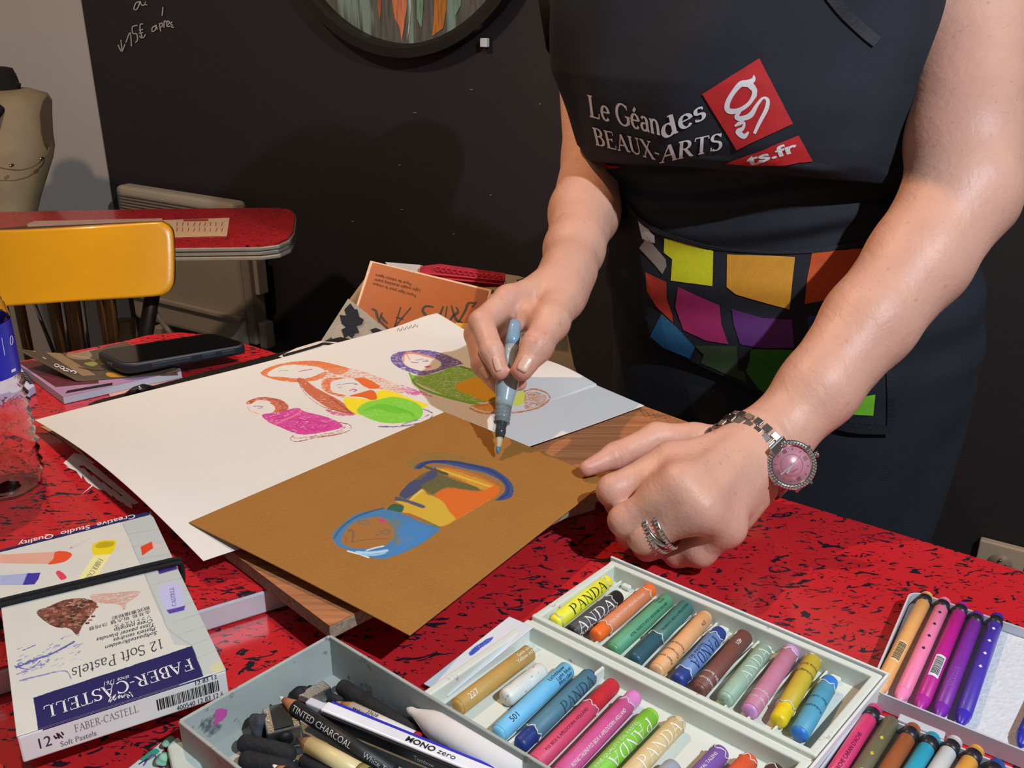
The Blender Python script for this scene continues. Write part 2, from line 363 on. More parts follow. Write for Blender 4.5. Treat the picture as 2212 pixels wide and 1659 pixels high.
def pxmap(bvh, lift=.0006):
    o0 = V(C0)
    def f(x, y):
        d = V(ray(x, y)).normalized(); h = bvh.ray_cast(o0, d)
        if h[0] is None: return None
        n = h[1] if h[1].dot(d) < 0 else -h[1]
        return np.array(h[0] + n * lift)
    return f

# ------------------------------------------------------------------ setting
def formica(name, sc_=1.0, rot=0.25):
    m = M(name, '#bd2329', .22, var=.06, scale=6, coat=.25); nt = m.node_tree; b = nt.nodes['Principled BSDF']
    base = b.inputs['Base Color'].links[0].from_socket
    tc = [n for n in nt.nodes if n.type == 'TEX_COORD'][0]
    def N(scale, stretch, th, wid, dist, det=2.5, loc=0.):
        mp = nt.nodes.new('ShaderNodeMapping'); mp.inputs['Scale'].default_value = stretch; mp.inputs['Rotation'].default_value = (0, 0, rot); mp.inputs['Location'].default_value = (loc, loc * .7, 0)
        nt.links.new(tc.outputs['Object'], mp.inputs[0])
        n = nt.nodes.new('ShaderNodeTexNoise'); n.inputs['Scale'].default_value = scale * sc_; n.inputs['Detail'].default_value = det; n.inputs['Distortion'].default_value = dist; n.inputs['Roughness'].default_value = .55
        nt.links.new(mp.outputs[0], n.inputs[0])
        r = nt.nodes.new('ShaderNodeValToRGB'); r.color_ramp.elements[0].position = th; r.color_ramp.elements[1].position = th + wid; nt.links.new(n.outputs['Fac'], r.inputs[0]); return r.outputs[0]
    a = N(70, (.62, 1.2, 1), .60, .012, 2.2, 3.0); c = N(130, (.6, 1.3, 1), .63, .012, 1.6, 2.5, 3.1)
    mxx = nt.nodes.new('ShaderNodeMath'); mxx.operation = 'MAXIMUM'; nt.links.new(a, mxx.inputs[0]); nt.links.new(c, mxx.inputs[1])
    mx = nt.nodes.new('ShaderNodeMix'); mx.data_type = 'RGBA'; nt.links.new(mxx.outputs[0], mx.inputs[0]); nt.links.new(base, mx.inputs[6]); mx.inputs[7].default_value = srgb('#1d1a26') + (1,)
    nt.links.new(mx.outputs[2], b.inputs['Base Color']); return m
M_FORM = formica('red_formica_black_flecks')
M_FORM2 = formica('red_formica_back', 1.6)
M_ALU = M('ribbed_aluminium', '#c6cacf', .35, .25, var=.05, scale=30)
M_BLACKWALL = M('black_painted_wall', '#272021', .62, var=.10, scale=1.6, bump=.12, bscale=260, dirt='#261f20', dscale=2.2, dth=.5)
M_GREYWALL = M('grey_painted_wall', '#b3a79f', .8, var=.04, scale=2, bump=.1, bscale=200)
M_CHALK = M('white_chalk', '#b9b0ab', .9, var=.15, scale=200)
M_FLOOR = M('dark_floor', '#1b1512', .5, var=.2, scale=8)

def quad(name, pts, mat, kind='structure'):
    o = mesh(name, pts, [[0, 1, 2, 3]], mat, None, False); o['kind'] = kind; return o
CR = np.array([-1.18, 2.863, 0])
o = obox('floor', (0, 1.2, -.03), (3.2, 0, 0), (0, 3.0, 0), (0, 0, .03), M_FLOOR); o['kind'] = 'structure'
wb_c = CR + WE * 1.9 + WN * .03; wb_c = np.array([wb_c[0], wb_c[1], 1.3])
wall = obox('wall_back', wb_c, WE * 1.9, WN * .03 / np.linalg.norm(WN), (0, 0, 1.3), M_BLACKWALL); wall['kind'] = 'structure'
ld = np.array([-1, .15, 0]); ld /= np.linalg.norm(ld); ln = np.array([.15, 1, 0]); ln /= np.linalg.norm(ln)
lc = CR + ld * .9 + ln * .05 + WN * .0; lc = np.array([lc[0], lc[1], 1.3])
o = obox('wall_left', lc, ld * .92, ln * .04, (0, 0, 1.3), M_GREYWALL); o['kind'] = 'structure'
bb = CR + WE * 1.9 - WN * .006; 
o = obox('baseboard_back', (bb[0], bb[1], .05), WE * 1.89, WN * .006, (0, 0, .05), M('black_baseboard', '#15110f', .5)); o['kind'] = 'structure'

WOFF = 1.7985
def wpx(x, y): return PW(x, y, WOFF)
chalks = [
 [(291, 12), (289, 19), (294, 21), (299, 14), (301, 4), (294, 6), (291, 12)], [(303, 2), (305, 10), (311, 11), (315, 3), (313, 9), (318, 11)],
 [(352, 15), (350, 34)],
 [(261, 86), (264, 112)], [(255, 97), (263, 111), (270, 95)],
 [(272, 92), (281, 70), (284, 100)], [(297, 55), (286, 58), (287, 72), (295, 73), (297, 86), (292, 92)],
 [(309, 52), (303, 53), (303, 66), (307, 82), (301, 78), (309, 82), (314, 74)], [(300, 66), (309, 63)], [(300, 72), (309, 70)],
 [(336, 55), (329, 60), (329, 68), (336, 64), (337, 54), (340, 64)], [(344, 50), (347, 68)], [(344, 52), (350, 50), (350, 57), (345, 59)],
 [(354, 60), (355, 46), (359, 47), (360, 57)], [(361, 54), (366, 49), (363, 45), (360, 50), (362, 57), (368, 56)], [(372, 47), (368, 51), (372, 54), (370, 58), (376, 59)]]
vs, fs = merge([ribbon_geo([PP for PP in catmull(c, 4)], 2.3) for c in chalks])
lay('chalk_writing', (vs, fs), lambda u, v: wpx(u, v), M_CHALK, wall)
specks = [((896, 243), 7), ((1018, 193), 7), ((863, 356), 5), ((762, 478), 6), ((868, 452), 4), ((1060, 421), 4), ((1166, 224), 4), ((980, 505), 4), ((163, 137), 5)]
vs, fs = merge([ribbon_geo([(x - s / 2, y), (x, y + .6), (x + s / 2, y - .3)], 1.5) for (x, y), s in specks[:8]])
lay('paint_chips', (vs, fs), wpx, M('chip_grey', '#8a8380', .8), wall)

# round wall mirror
mc_s, mc_z = -1.3975, 1.4025
def wallpt(s, z, off): return WE / (WE @ WE) * s * 1.0 + WN / (WN @ WN) * off + np.array([0, 0, z])
mir = thing('round_painting', 'round streaky grey and orange painting in a deep black circular frame on the wall', 'painting', wallpt(-1.40, 1.04, 1.79))
cen = wallpt(mc_s, mc_z, 1.8); nn = -WN / np.linalg.norm(WN)
def ring(name, prof, mat, parent, n=72):
    vs = []; fs = []; u = WE / np.linalg.norm(WE); w = np.array([0, 0, 1.])
    for r, h in prof:
        for k in range(n): a = 2 * math.pi * k / n; vs.append(cen + (u * math.cos(a) + w * math.sin(a)) * r + nn * h)
    for i in range(len(prof) - 1):
        for k in range(n): a, b = i * n + k, i * n + (k + 1) % n; fs.append([a, b, b + n, a + n])
    return fix_normals(mesh(name, vs, fs, mat, parent, True))
fr_o = ring('frame', [(.368, .0), (.368, .034), (.367, .036), (.348, .036), (.347, .034), (.3385, .032), (.3385, .004), (.336, .0)], M('black_wood_frame', '#1d1712', .42, var=.1, scale=8), mir)
mp_ = M('streaky_painting', '#5e5a52', .5, var=.35, scale=9, stretch=(14, 14, 1.2), bump=.5, bscale=14)
nt = mp_.node_tree; b = nt.nodes['Principled BSDF']; base = b.inputs['Base Color'].links[0].from_socket
tc = [n for n in nt.nodes if n.type == 'TEX_COORD'][0]
def streak(colhex, scale, th, loc, prev):
    mpn = nt.nodes.new('ShaderNodeMapping'); mpn.inputs['Scale'].default_value = (1, 1, .08); mpn.inputs['Location'].default_value = (loc, 0, 0); nt.links.new(tc.outputs['Object'], mpn.inputs[0])
    n = nt.nodes.new('ShaderNodeTexNoise'); n.inputs['Scale'].default_value = scale; n.inputs['Detail'].default_value = 5; nt.links.new(mpn.outputs[0], n.inputs[0])
    r = nt.nodes.new('ShaderNodeValToRGB'); r.color_ramp.elements[0].position = th; r.color_ramp.elements[1].position = th + .05; nt.links.new(n.outputs['Fac'], r.inputs[0])
    mx = nt.nodes.new('ShaderNodeMix'); mx.data_type = 'RGBA'; nt.links.new(r.outputs[0], mx.inputs[0]); nt.links.new(prev, mx.inputs[6]); mx.inputs[7].default_value = srgb(colhex) + (1,); return mx.outputs[2]
o1 = streak('#7f9184', 26, .55, 1.0, base); o1 = streak('#b9b3a4', 48, .66, 4.0, o1)
nt.links.new(o1, b.inputs['Base Color'])
def disc(name, r, h, mat, parent, n=72):
    u = WE / np.linalg.norm(WE); w = np.array([0, 0, 1.]); vs = [cen + nn * h] + [cen + (u * math.cos(2 * math.pi * k / n) + w * math.sin(2 * math.pi * k / n)) * r + nn * h for k in range(n)]
    return mesh(name, vs, [[0, 1 + k, 1 + (k + 1) % n] for k in range(n)], mat, parent, False)
fr_o.modifiers.new('split', 'EDGE_SPLIT').split_angle = math.radians(35)
disc('canvas', .3385, .006, mp_, mir)
for nm, col, pts in (('orange_streak', '#d07a52', [(846, -30), (840, -260), (872, -300), (880, -30), (884, 10), (878, 50), (872, 90), (868, 60), (857, 40)]), ('ochre_streak', '#b5702c', [(942, -30), (950, -200), (985, -180), (972, -30), (968, 20), (962, 60), (938, 78), (942, 30)]), ('rust_streak', '#a85f38', [(822, -30), (818, -230), (827, -240), (829, -30), (828, 20), (824, 44), (820, 10)]), ('pale_streak', '#b9c0b4', [(887, -30), (884, -240), (894, -330), (892, -30), (893, 10), (889, 60), (884, 88), (888, 40)])):
    pp = [PW(x, y, 1.8) - WN / np.linalg.norm(WN) * .0075 for x, y in pts]
    pp = [p for p in pp]
    o = mesh(nm, pp, [list(range(len(pp)))], M('paint_' + nm, col, .55, var=.35, scale=60, stretch=(3, 3, .3)), mir, False)
for nm, col, pts in (('ochre_streak', '#a8652c', [(760, -90), (770, -420), (800, -400), (790, -150), (775, -60)]), ('green_streak', '#6f8f74', [(905, 40), (900, -350), (932, -420), (925, -60), (915, 60)]), ('pale_streak', '#a9ada0', [(1000, 0), (1010, -380), (1022, -300), (1012, -20)]), ('green_streak', '#74907c', [(985, 40), (990, -180), (1006, -260), (1000, 10)])):
    mesh(nm, [PW(x, y, 1.8) - WN / np.linalg.norm(WN) * .0078 for x, y in pts], [list(range(len(pts)))], M('paint_' + nm, col, .55, var=.35, scale=60, stretch=(3, 3, .3)), mir, False)

# wall sensor
sn = PW(1047, 92, 1.79); tag(obox('wall_sensor', sn, WE * .0085, WN * .006, (0, 0, .009), M('white_plastic', '#cfcac6', .5), None, .002), 'tiny white plastic square fixed on the black wall right of the round painting', 'sensor')
# outlet
oc = PW(2163, 1210, 1.792); ol = thing('wall_socket', 'beige square wall socket low on the black wall at the right edge', 'wall socket', oc - np.array([0, 0, .04]))
MB = M('beige_plastic', '#b79e84', .45, var=.04)
eu = WE / np.linalg.norm(WE); en = -WN / np.linalg.norm(WN)
oc = PW(2160, 1215, 1.79)
obox('cover_plate', oc, eu * .040, en * .008, (0, 0, .040), MB, ol, .003, 3)
def wdisc(name, c, r, dpt, mat, parent, n=28):
    return lathe(name, c, c + en * dpt, [(0, r), (dpt, r)], mat, parent, n)
wdisc('socket_well', oc + en * .0065, .0215, .0022, M('beige_socket_dark', '#8d7560', .5), ol)
for dx in (-.0095, .0095): wdisc('contact_hole', oc + en * .0087 + eu * dx, .0026, .0005, M('black_hole', '#0c0a09', .8), ol, 14)
wdisc('earth_pin', oc + en * .0085 + np.array([0, 0, .011]), .0024, .006, M('brass_pin', '#a98f58', .3, .9), ol, 14)

# ------------------------------------------------------------------ radiator on the back wall
hw = M('heater_cream', '#a89683', .5, var=.04, scale=5)
rad = thing('electric_heater', 'cream electric panel heater standing against the black wall behind the rear red table', 'heater', wallpt(-2.15, .24, 1.7))
# axis
hL, hR = PW(245, 400, 1.72), PW(500, 437, 1.72)
sL, sR = hL @ WE, hR @ WE
def hp(s, off, z): return wallpt(s, z, off)
def hbox(name, s0, s1, o0, o1, z0, z1, mat, parent, bev=.006):
    c = hp((s0 + s1) / 2, (o0 + o1) / 2, (z0 + z1) / 2); return obox(name, c, eu * (s1 - s0) / 2, en * (o1 - o0) / 2, (0, 0, (z1 - z0) / 2), mat, parent, bev, 3)
ztop = hL[2]
body = hbox('panel', sL, sR, 1.72, 1.775, .27, ztop, hw, rad, .015)
vs, fs = merge([box_geo(hp((sL + sR) / 2, 1.716, ztop - .022 - i * .0085), eu * (sR - sL - .05) / 2, en * .002, (0, 0, .0018)) for i in range(9)])
mesh('grille', vs, fs, M('heater_grille', '#8a7a6b', .6), body, False)
hbox('bottom_lip', sL, sR, 1.705, 1.72, .345, .36, hw, rad, .004)
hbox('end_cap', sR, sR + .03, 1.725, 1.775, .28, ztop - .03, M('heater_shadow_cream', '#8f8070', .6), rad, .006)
hbox('thermostat_box', sR + .03, sR + .058, 1.735, 1.77, .27, .345, hw, rad, .006)
hbox('bracket', sR + .03, sR + .045, 1.74, 1.775, .42, .52, hw, rad, .003)
hbox('foot', sL + .1, sL + .14, 1.70, 1.79, .0, .27, hw, rad, .003); hbox('foot', sR - .14, sR - .1, 1.70, 1.79, .0, .27, hw, rad, .003)
tube('power_cord', catmull([PD(330, 640, 2.35), PD(332, 665, 2.33), PD(345, 690, 2.3), PD(362, 712, 2.28), PD(372, 735, 2.3), PD(378, 800, 2.3)], 6), .006, M('cream_cable', '#a08a6c', .5), rad, 8)

# ------------------------------------------------------------------ rear red table
bt = thing('folding_table', 'red flecked table with ribbed aluminium edge in the background beside the heater', 'table', PZ(400, 500, .0))
ZB = .70
corner = [(-420, 475), (0, 458), (300, 452), (560, 449), (600, 449), (622, 452), (634, 458), (636, 470), (632, 500), (622, 514), (600, 524), (560, 529), (370, 531), (0, 560), (-420, 560)]
tp = [PZ(x, y, ZB)[:2] for x, y in corner]
def inset(poly, d):
    c = np.mean(poly, 0); return [np.array(p) + (c - p) / np.linalg.norm(c - p) * d for p in poly]
prism('tabletop', tp, ZB - .004, ZB, M_FORM2, bt)
for k in range(3): prism('edge_band', inset(tp, -.004 + (.003 if k == 1 else 0)), ZB - .0125 - .0095 * k, ZB - .0045 - .0095 * k, M('dimmed_table_edge', '#a39788', .4, .2), bt, .002)  # edge metal coloured darker and tanner, standing in for the dim warm light there
LG = M('tan_wood_strip', '#7a5b3a', .5, var=.12); CH = M('chrome_tube', '#b0b0b4', .18, 1)
for i, (x0, x1, w, mt, nm) in enumerate([(38, 62, .011, LG, 'wood_slat'), (112, 135, .013, LG, 'wood_slat'), (133, 150, .005, CH, 'chrome_leg'), (146, 165, .009, LG, 'wood_slat'), (160, 175, .011, LG, 'wood_slat'), (176, 192, .005, CH, 'chrome_leg'), (215, 236, .009, LG, 'wood_slat'), (236, 250, .012, LG, 'wood_slat'), (68, 116, .004, CH, 'chrome_brace')]):
    a = PD(x0, 640, 2.02); b2 = PD(x1, 760, 2.12)
    d = (b2 - a) / (a[2] - b2[2]); b2 = a + d * a[2] * .999 if nm != 'chrome_brace' else PD(116, 760, 2.1)
    a = a + (a - b2) / np.linalg.norm(a - b2) * .0
    top = a + (a - b2) * ((ZB - .034 - a[2]) / (a[2] - b2[2])) if nm != 'chrome_brace' else a
    tube(nm, [b2, top], w, mt, bt, 8 if mt is LG else 12)
# socket block by the legs
tag(obox('adapter_block', PD(272, 712, 2.1), (.019, 0, 0), (0, .018, 0), (0, 0, .024), M('beige_block', '#95805f', .5), bt, .007, 3))
# leaflets
def flatpx(name, poly, z, mat, parent=None, th=.0006):
    return prism(name, [PZ(x, y, z)[:2] for x, y in poly], z, z + th, mat, parent)
lf = thing('menu_leaflet', 'cream leaflet with red print lying on the rear red table', 'leaflet', PZ(430, 490, ZB))
flatpx('page', [(352, 476), (496, 471), (490, 510), (372, 513)], ZB + .0006, M('cream_paper', '#cfa987', .7), lf)
txt = []
random.seed(4)
for i in range(9):
    x = 384 + i * 12; 
    for j in range(2): txt.append(ribbon_geo([(x + random.uniform(-2, 2), 480 + 12 * j), (x - 2, 488 + 12 * j)], 1.5))
txt.append(ribbon_geo([(396, 476), (450, 475)], 4))
vs, fs = merge(txt); P_ = lambda u, v: PZ(u, v, ZB + .0016); lay('red_print', (vs, fs), P_, M('red_ink', '#a83c28', .6), lf)
tag(flatpx('long_leaflet', [(58, 484), (75, 478), (350, 472), (352, 477), (60, 490)], ZB + .0006, M('pinkish_leaflet', '#c09a86', .6)), 'long narrow pale leaflet on the rear table, just above the yellow chair back', 'leaflet')
tag(flatpx('grey_folder', [(-40, 498), (60, 488), (352, 478), (356, 483), (300, 486), (-40, 510)], ZB + .0002, M('brown_folder', '#5d4038', .6)), 'dark brown folder under the long pale leaflet on the rear table', 'folder')

# ------------------------------------------------------------------ yellow chair
MY = M('yellow_varnished_plywood', '#d49508', .28, var=.10, scale=5, bump=.15, bscale=90, coat=.35)
ch = thing('yellow_chair', 'old school chair with worn yellow plywood backrest between the two red tables', 'chair', (PD(190, 600, 1.72)[0], 1.74, 0))
ZC = 1.72
bw = [(-60, 512), (-20, 500), (60, 497), (200, 489), (330, 481), (352, 483), (368, 495), (374, 520), (375, 600), (370, 622), (358, 634), (330, 641), (180, 650), (30, 661), (-20, 664), (-60, 655), (-72, 620), (-72, 540)]
bwc = catmull(bw, 3, True); cxm, cym = 152, 570; n = len(bwc); cv = []; fs = []
def backpt(x, y, o_): return PD(x, y, ZC - .030 * math.sin(min(max((x + 72) / 447, 0), 1) * math.pi)) + np.array([0, o_, 0])
loops = [(1, .011), (1, .0015), (.992, .0), (.93, 0), (.75, 0), (.5, 0), (.25, 0)]
for k_, o_ in loops:
    for x, y in bwc: cv.append(backpt(cxm + (x - cxm) * k_, cym + (y - cym) * (k_ if k_ > .95 else k_), o_))
for i in range(len(loops) - 1): fs += [[i * n + q, i * n + (q + 1) % n, (i + 1) * n + (q + 1) % n, (i + 1) * n + q] for q in range(n)]
cv.append(backpt(cxm, cym, 0)); last = len(cv) - 1; fs += [[(len(loops) - 1) * n + q, (len(loops) - 1) * n + (q + 1) % n, last] for q in range(n)]
b0 = len(cv)
for k_ in (.75, .4):
    for x, y in bwc: cv.append(backpt(cxm + (x - cxm) * k_, cym + (y - cym) * k_, .011))
cv.append(backpt(cxm, cym, .011)); last = len(cv) - 1
fs += [[q, (q + 1) % n, b0 + (q + 1) % n, b0 + q] for q in range(n)] + [[b0 + q, b0 + (q + 1) % n, b0 + n + (q + 1) % n, b0 + n + q] for q in range(n)] + [[b0 + n + q, b0 + n + (q + 1) % n, last] for q in range(n)]
back = fix_normals(mesh('backrest', cv, fs, MY, ch, True))
DK = M('dark_bronze_tube', '#2a221c', .35, .5)
for (x0, y0, x1, y1) in ((335, 600, 312, 740), (-40, 600, -62, 740)):
    a = PD(x0, y0, ZC + .02); b2 = PD(x1, y1, ZC + .10); d = (b2 - a) / (a[2] - b2[2]); b2 = a + d * a[2]
    tube('rear_leg', [a, b2 + [0, 0, .001]], .0135, DK, ch, 14)
a = PD(335, 600, ZC + .02); sl = PD(-40, 600, ZC + .02)
sz = .44
obox('seat', ((a[0] + sl[0]) / 2, a[1] - .17, sz), (.19, 0, 0), (0, .19, 0), (0, 0, .008), MY, ch, .006, 3)
for x in (a[0] - .02, sl[0] + .02): tube('front_leg', [(x, a[1] - .33, .001), (x, a[1] - .30, sz - .009)], .0125, DK, ch, 12)

# ------------------------------------------------------------------ mannequin
mn = thing('dress_form', 'tan leather dress form torso with black neck against the grey wall', 'mannequin', (PD(-30, 400, 2.55)[0], PD(-30, 400, 2.55)[1], 0))
ML = M('tan_leather', '#8f7b5c', .6, var=.15, scale=14, bump=.3, bscale=160)
def loft(name, rings, mat, parent, n=40, cap=True, smooth=True):
    """rings: centre, e1*a, e2*b half axis vectors"""
    vs = []; fs = []
    for c, a, b2, p in rings:
        for k in range(n):
            t = 2 * math.pi * k / n; cs, s_ = math.cos(t), math.sin(t)
            vs.append(np.asarray(c) + np.asarray(a) * math.copysign(abs(cs) ** p, cs) + np.asarray(b2) * math.copysign(abs(s_) ** p, s_))
    for i in range(len(rings) - 1):
        for k in range(n): q, r = i * n + k, i * n + (k + 1) % n; fs.append([q, r, r + n, q + n])
    if cap: fs.append(list(range(n))[::-1]); fs.append([(len(rings) - 1) * n + k for k in range(n)])
    return fix_normals(mesh(name, vs, fs, mat, parent, smooth))
DM = 2.42
def mring(xl, xr, y, p=.85, dep=.6, dy=0):
    l, r = PD(xl, y, DM), PD(xr, y, DM); c = (l + r) / 2; return (c + [0, dy, 0], (r - l) / 2, np.array([0, np.linalg.norm(r - l) / 2 * dep, 0]), p)
loft('torso', [mring(-118, 68, 520), mring(-122, 74, 470), mring(-128, 84, 425), mring(-140, 96, 385), mring(-148, 108, 345), mring(-150, 112, 318), mring(-150, 108, 290), mring(-152, 106, 250), mring(-152, 106, 220), mring(-140, 96, 204, .8), mring(-100, 60, 192, .8)], ML, mn)
# armhole opening
ah = [(104, 206), (109, 220), (111, 260), (112, 300), (108, 318), (98, 306), (91, 280), (88, 240), (93, 218)]
mesh('armhole', [PD(x, y, DM - .052 - (104 - x) * .0) for x, y in ah] , [list(range(len(ah)))], M('armhole_dark', '#3c2d22', .8), mn, False)
loft('neck', [mring(-90, 30, 262, 1, .8, -.12), mring(-95, 44, 232, 1, .75, -.08), mring(-90, 52, 205, 1, .7, -.02), mring(-80, 40, 186, 1, .8), mring(-75, 33, 165, 1, .8), mring(-70, 24, 148, 1, .8), mring(-60, 10, 145, 1, .8)], M('black_velvet', '#0d0b0b', .9), mn)
lathe('collar_tip', PD(34, 186, DM), PD(53, 177, DM - .02), [(0, .012), (.012, .006), (.023, .0005)], M('black_velvet'), mn, 8)
for x, y in ((23, 358), (88, 343)): 
    p = PD(x, y, DM - .155 if x < 50 else DM - .13); lathe('brass_stud', p + [0, .01, 0], p - [0, .004, 0], [(0, .004), (.011, .004), (.014, .001)], M('pale_brass', '#c9b58a', .25, 1), mn, 10)
seam = catmull([(0, 362), (20, 366), (45, 367), (75, 358), (100, 335), (106, 318)], 5)
tube('leather_seam', [PD(x, y, DM - .158 + max(0, x) * .0006) for x, y in seam], .0016, M('seam_tan', '#6b5940', .7), mn, 6)
pc = (PD(-118, 520, DM) + PD(68, 520, DM)) / 2
tube('stand_pole', [(pc[0], pc[1], .02), (pc[0], pc[1], pc[2] + .02)], .014, DK, mn, 12)
lathe('stand_base', (pc[0], pc[1], .001), (pc[0], pc[1], .03), [(0, .16), (.012, .16), (.028, .02)], DK, mn, 24)

# ------------------------------------------------------------------ main tables
ZN, ZF = .75, .772       # near tabletop, raised far tabletop
near = thing('red_table', 'near red formica table with black flecks, carrying the pastel boxes', 'table', (.1, .35, 0))
e0, e1_ = PZ(2212, 1235, ZN), PZ(1700, 1080, ZN); dE = (e1_ - e0) / np.linalg.norm(e1_ - e0)
s0, s1 = PZ(0, 1462, ZN), PZ(560, 1292, ZN); dS = (s1 - s0) / np.linalg.norm(s1 - s0)
A_ = np.array([dE[:2], -dS[:2]]).T; tt = np.linalg.solve(A_, (s0 - e0)[:2]); X_ = e0 + dE * tt[0]     # where seam meets the back edge
pn = [X_[:2], (e0 - dE * .55)[:2], (e0 - dE * .55)[:2] + np.array([-.30, -.50]), (s0 - dS * .35)[:2] + np.array([.05, -.42]), (s0 - dS * .35)[:2]]
prism('tabletop', pn, ZN - .002, ZN, M_FORM, near)
prism('edge_trim', inset(pn, -.002), ZN - .028, ZN - .0022, M_ALU, near, .003)
for q in inset(pn, .10)[1:]: tube('leg', [(q[0], q[1], .001), (q[0], q[1], ZN - .028)], .018, CH, near, 14)
farb = thing('red_table', 'far red formica table, slightly raised, under the drawing sheet, phone and magazines', 'table', (-.5, 1.0, 0))
# seam edge of the raised table
f0, f1 = PZ(0, 1440, ZF), PZ(560, 1272, ZF); dF = (f1 - f0) / np.linalg.norm(f1 - f0)
g0, g1 = PZ(540, 748, ZF), PZ(606, 767, ZF)
far_poly = [(f0 - dF * .30)[:2], PZ(1285, 1057, ZF)[:2], PZ(1200, 905, ZF)[:2], PZ(640, 776, ZF)[:2], PZ(540, 746, ZF)[:2], PZ(490, 731, ZF)[:2], PZ(440, 722, ZF)[:2], PZ(385, 718, ZF)[:2], PZ(320, 724, ZF)[:2], PZ(268, 737, ZF)[:2], PZ(140, 762, ZF)[:2], PZ(-60, 800, ZF)[:2], PZ(-260, 850, ZF)[:2]]
prism('tabletop', far_poly, ZF - .002, ZF, M_FORM, farb)
prism('edge_trim', inset(far_poly, -.0015), ZF - .021, ZF - .0022, M_ALU, farb, .0015)
fpm = inset(far_poly, .12)
for i in (0, 2, 7, 12): tube('leg', [(fpm[i][0], fpm[i][1], .001), (fpm[i][0], fpm[i][1], ZF - .021)], .018, CH, farb, 14)

# ------------------------------------------------------------------ board, folder, sheets
MW = M('beech_laminate', '#a96f49', .45, var=.28, scale=9, stretch=(1, 1, 1), bump=.1, bscale=60)
nt = MW.node_tree; mpn = nt.nodes.new('ShaderNodeMapping'); mpn.inputs['Rotation'].default_value = (0, 0, -math.atan2((PZ(1545, 935, .785) - PZ(712, 1345, .785))[1], (PZ(1545, 935, .785) - PZ(712, 1345, .785))[0])); mpn.inputs['Scale'].default_value = (.8, 26, 10)
mpn.vector_type = 'POINT'
tc = [n for n in nt.nodes if n.type == 'TEX_COORD'][0]; nz = [n for n in nt.nodes if n.type == 'TEX_NOISE'][0]; nt.links.new(tc.outputs['Object'], mpn.inputs[0]); nt.links.new(mpn.outputs[0], nz.inputs['Vector'])
ZBD = .7845
C1, C2, C4 = PZ(712, 1352, ZBD), PZ(1545, 933, ZBD), PZ(500, 1192, ZBD)
dl = (C4 - C1) / np.linalg.norm(C4 - C1); C4 = C1 + dl * .29; C3 = C2 + dl * .29
bd = thing('wooden_board', 'thin wood-grain laminate drawing board under the white sheet and the brown card', 'board', (C1 + C3) / 2 - [0, 0, .012])
prism('board_core', [p[:2] for p in (C1, C2, C3, C4)], ZBD - .0115, ZBD - .001, M('chipboard_edge', '#8d8069', .9, var=.35, scale=300, bump=.6, bscale=500), bd, .001)
prism('laminate_top', [p[:2] for p in (C1, C2, C3, C4)], ZBD - .001, ZBD, MW, bd)
hw_ = [ribbon_geo(catmull([(1378 + k * 13 + j * 4, 887 + k * 3.4 + 5 * j), (1382 + k * 13 + j * 4, 882 + k * 3.4 + 5 * j), (1386 + k * 13 + j * 4, 890 + k * 3.4 + 5 * j), (1391 + k * 13 + j * 4, 886 + k * 3.4 + 5 * j)], 3), .9) for j in range(3) for k in range(7 - 2 * j)]
lay('pencil_writing', merge(hw_), lambda u, v: PZ(u, v, ZBD + .0003), M('pencil_grey', '#8a5c42', .7), bd)

blk = M('black_board_edge', '#151210', .45)
fo = thing('black_folder', 'thin black folder showing as a dark edge behind the white drawing sheet', 'folder', PZ(500, 900, ZF))
prism('cover', [PZ(*p, .780)[:2] for p in ((160, 893), (205, 865), (735, 727), (820, 745), (820, 765), (230, 905))], .7735, .780, blk, fo, .001)
cp = thing('binder_clip', 'small black clip gripping the back edge of the folder under the white sheet', 'clip', PZ(300, 846, .78))
tube('clip_body', [PZ(272, 853, .784), PZ(290, 845, .789), PZ(312, 839, .789), PZ(332, 838, .784)], [.003, .0065, .007, .003], blk, cp, 12, 1, .7)
lathe('rivet', PZ(302, 838, .795), PZ(302, 838, .799), [(0, .003), (.002, .003), (.004, .001)], M('steel', '#9a9a9a', .3, 1), cp, 12)
tag(flatpx('pink_paper', [(228, 836), (392, 810), (396, 822), (300, 850), (240, 862)], ZF + .0004, M('pink_card', '#cf9a94', .6)), 'pale pink slip of paper between the purple magazine and the drawing sheet', 'paper')
# second white sheet with a black edge, sticking out toward the bag
s2 = thing('loose_sheet', 'white sheet edge sticking out beyond the table beside the tote bag', 'paper', PZ(650, 760, .785))
tp2 = [(602, 770), (640, 752), (690, 737), (720, 739), (770, 745), (780, 790), (700, 800)]
prism('sheet', [PZ(x, y, .7865)[:2] for x, y in tp2], .786, .7866, M('white_sheet', '#d6cec6', .6), s2)
tube('spiral_edge', [PZ(x, y, .788) for x, y in catmull([(612, 768), (655, 756), (688, 746), (700, 742), (722, 744)], 6)], .0016, blk, s2, 8)

# white drawing sheet ---------------------------------------------------------
pL, pB, pR, pT = PZ(75, 907, .787), PZ(440, 1217, .7885), PZ(1392, 876, .7885), PZ(945, 685, .806)
def paperf(u, v):     # u: L->B (0..1) ; v: toward T / R
    u = u[:, None]; v = v[:, None]
    P = (1 - u) * (1 - v) * pL + u * (1 - v) * pB + u * v * pR + (1 - u) * v * pT
    u = u[:, 0]; v = v[:, 0]
    P[:, 2] += .014 * np.exp(-((v) / .13) ** 2) * np.sin(np.pi * np.clip(u * .95, 0, 1)) ** 1.0        # lifted left edge
    P[:, 2] += .0022 * np.sin(v * 7 + 1.2) * np.sin(u * 5 + .5) * np.sin(np.pi * v)
    P[:, 2] += .006 * np.exp(-((v - .98) / .08) ** 2) * np.sin(u * 9 + 2) * (u < .8)
    P[:, 2] = np.maximum(P[:, 2], .7872)
    return P
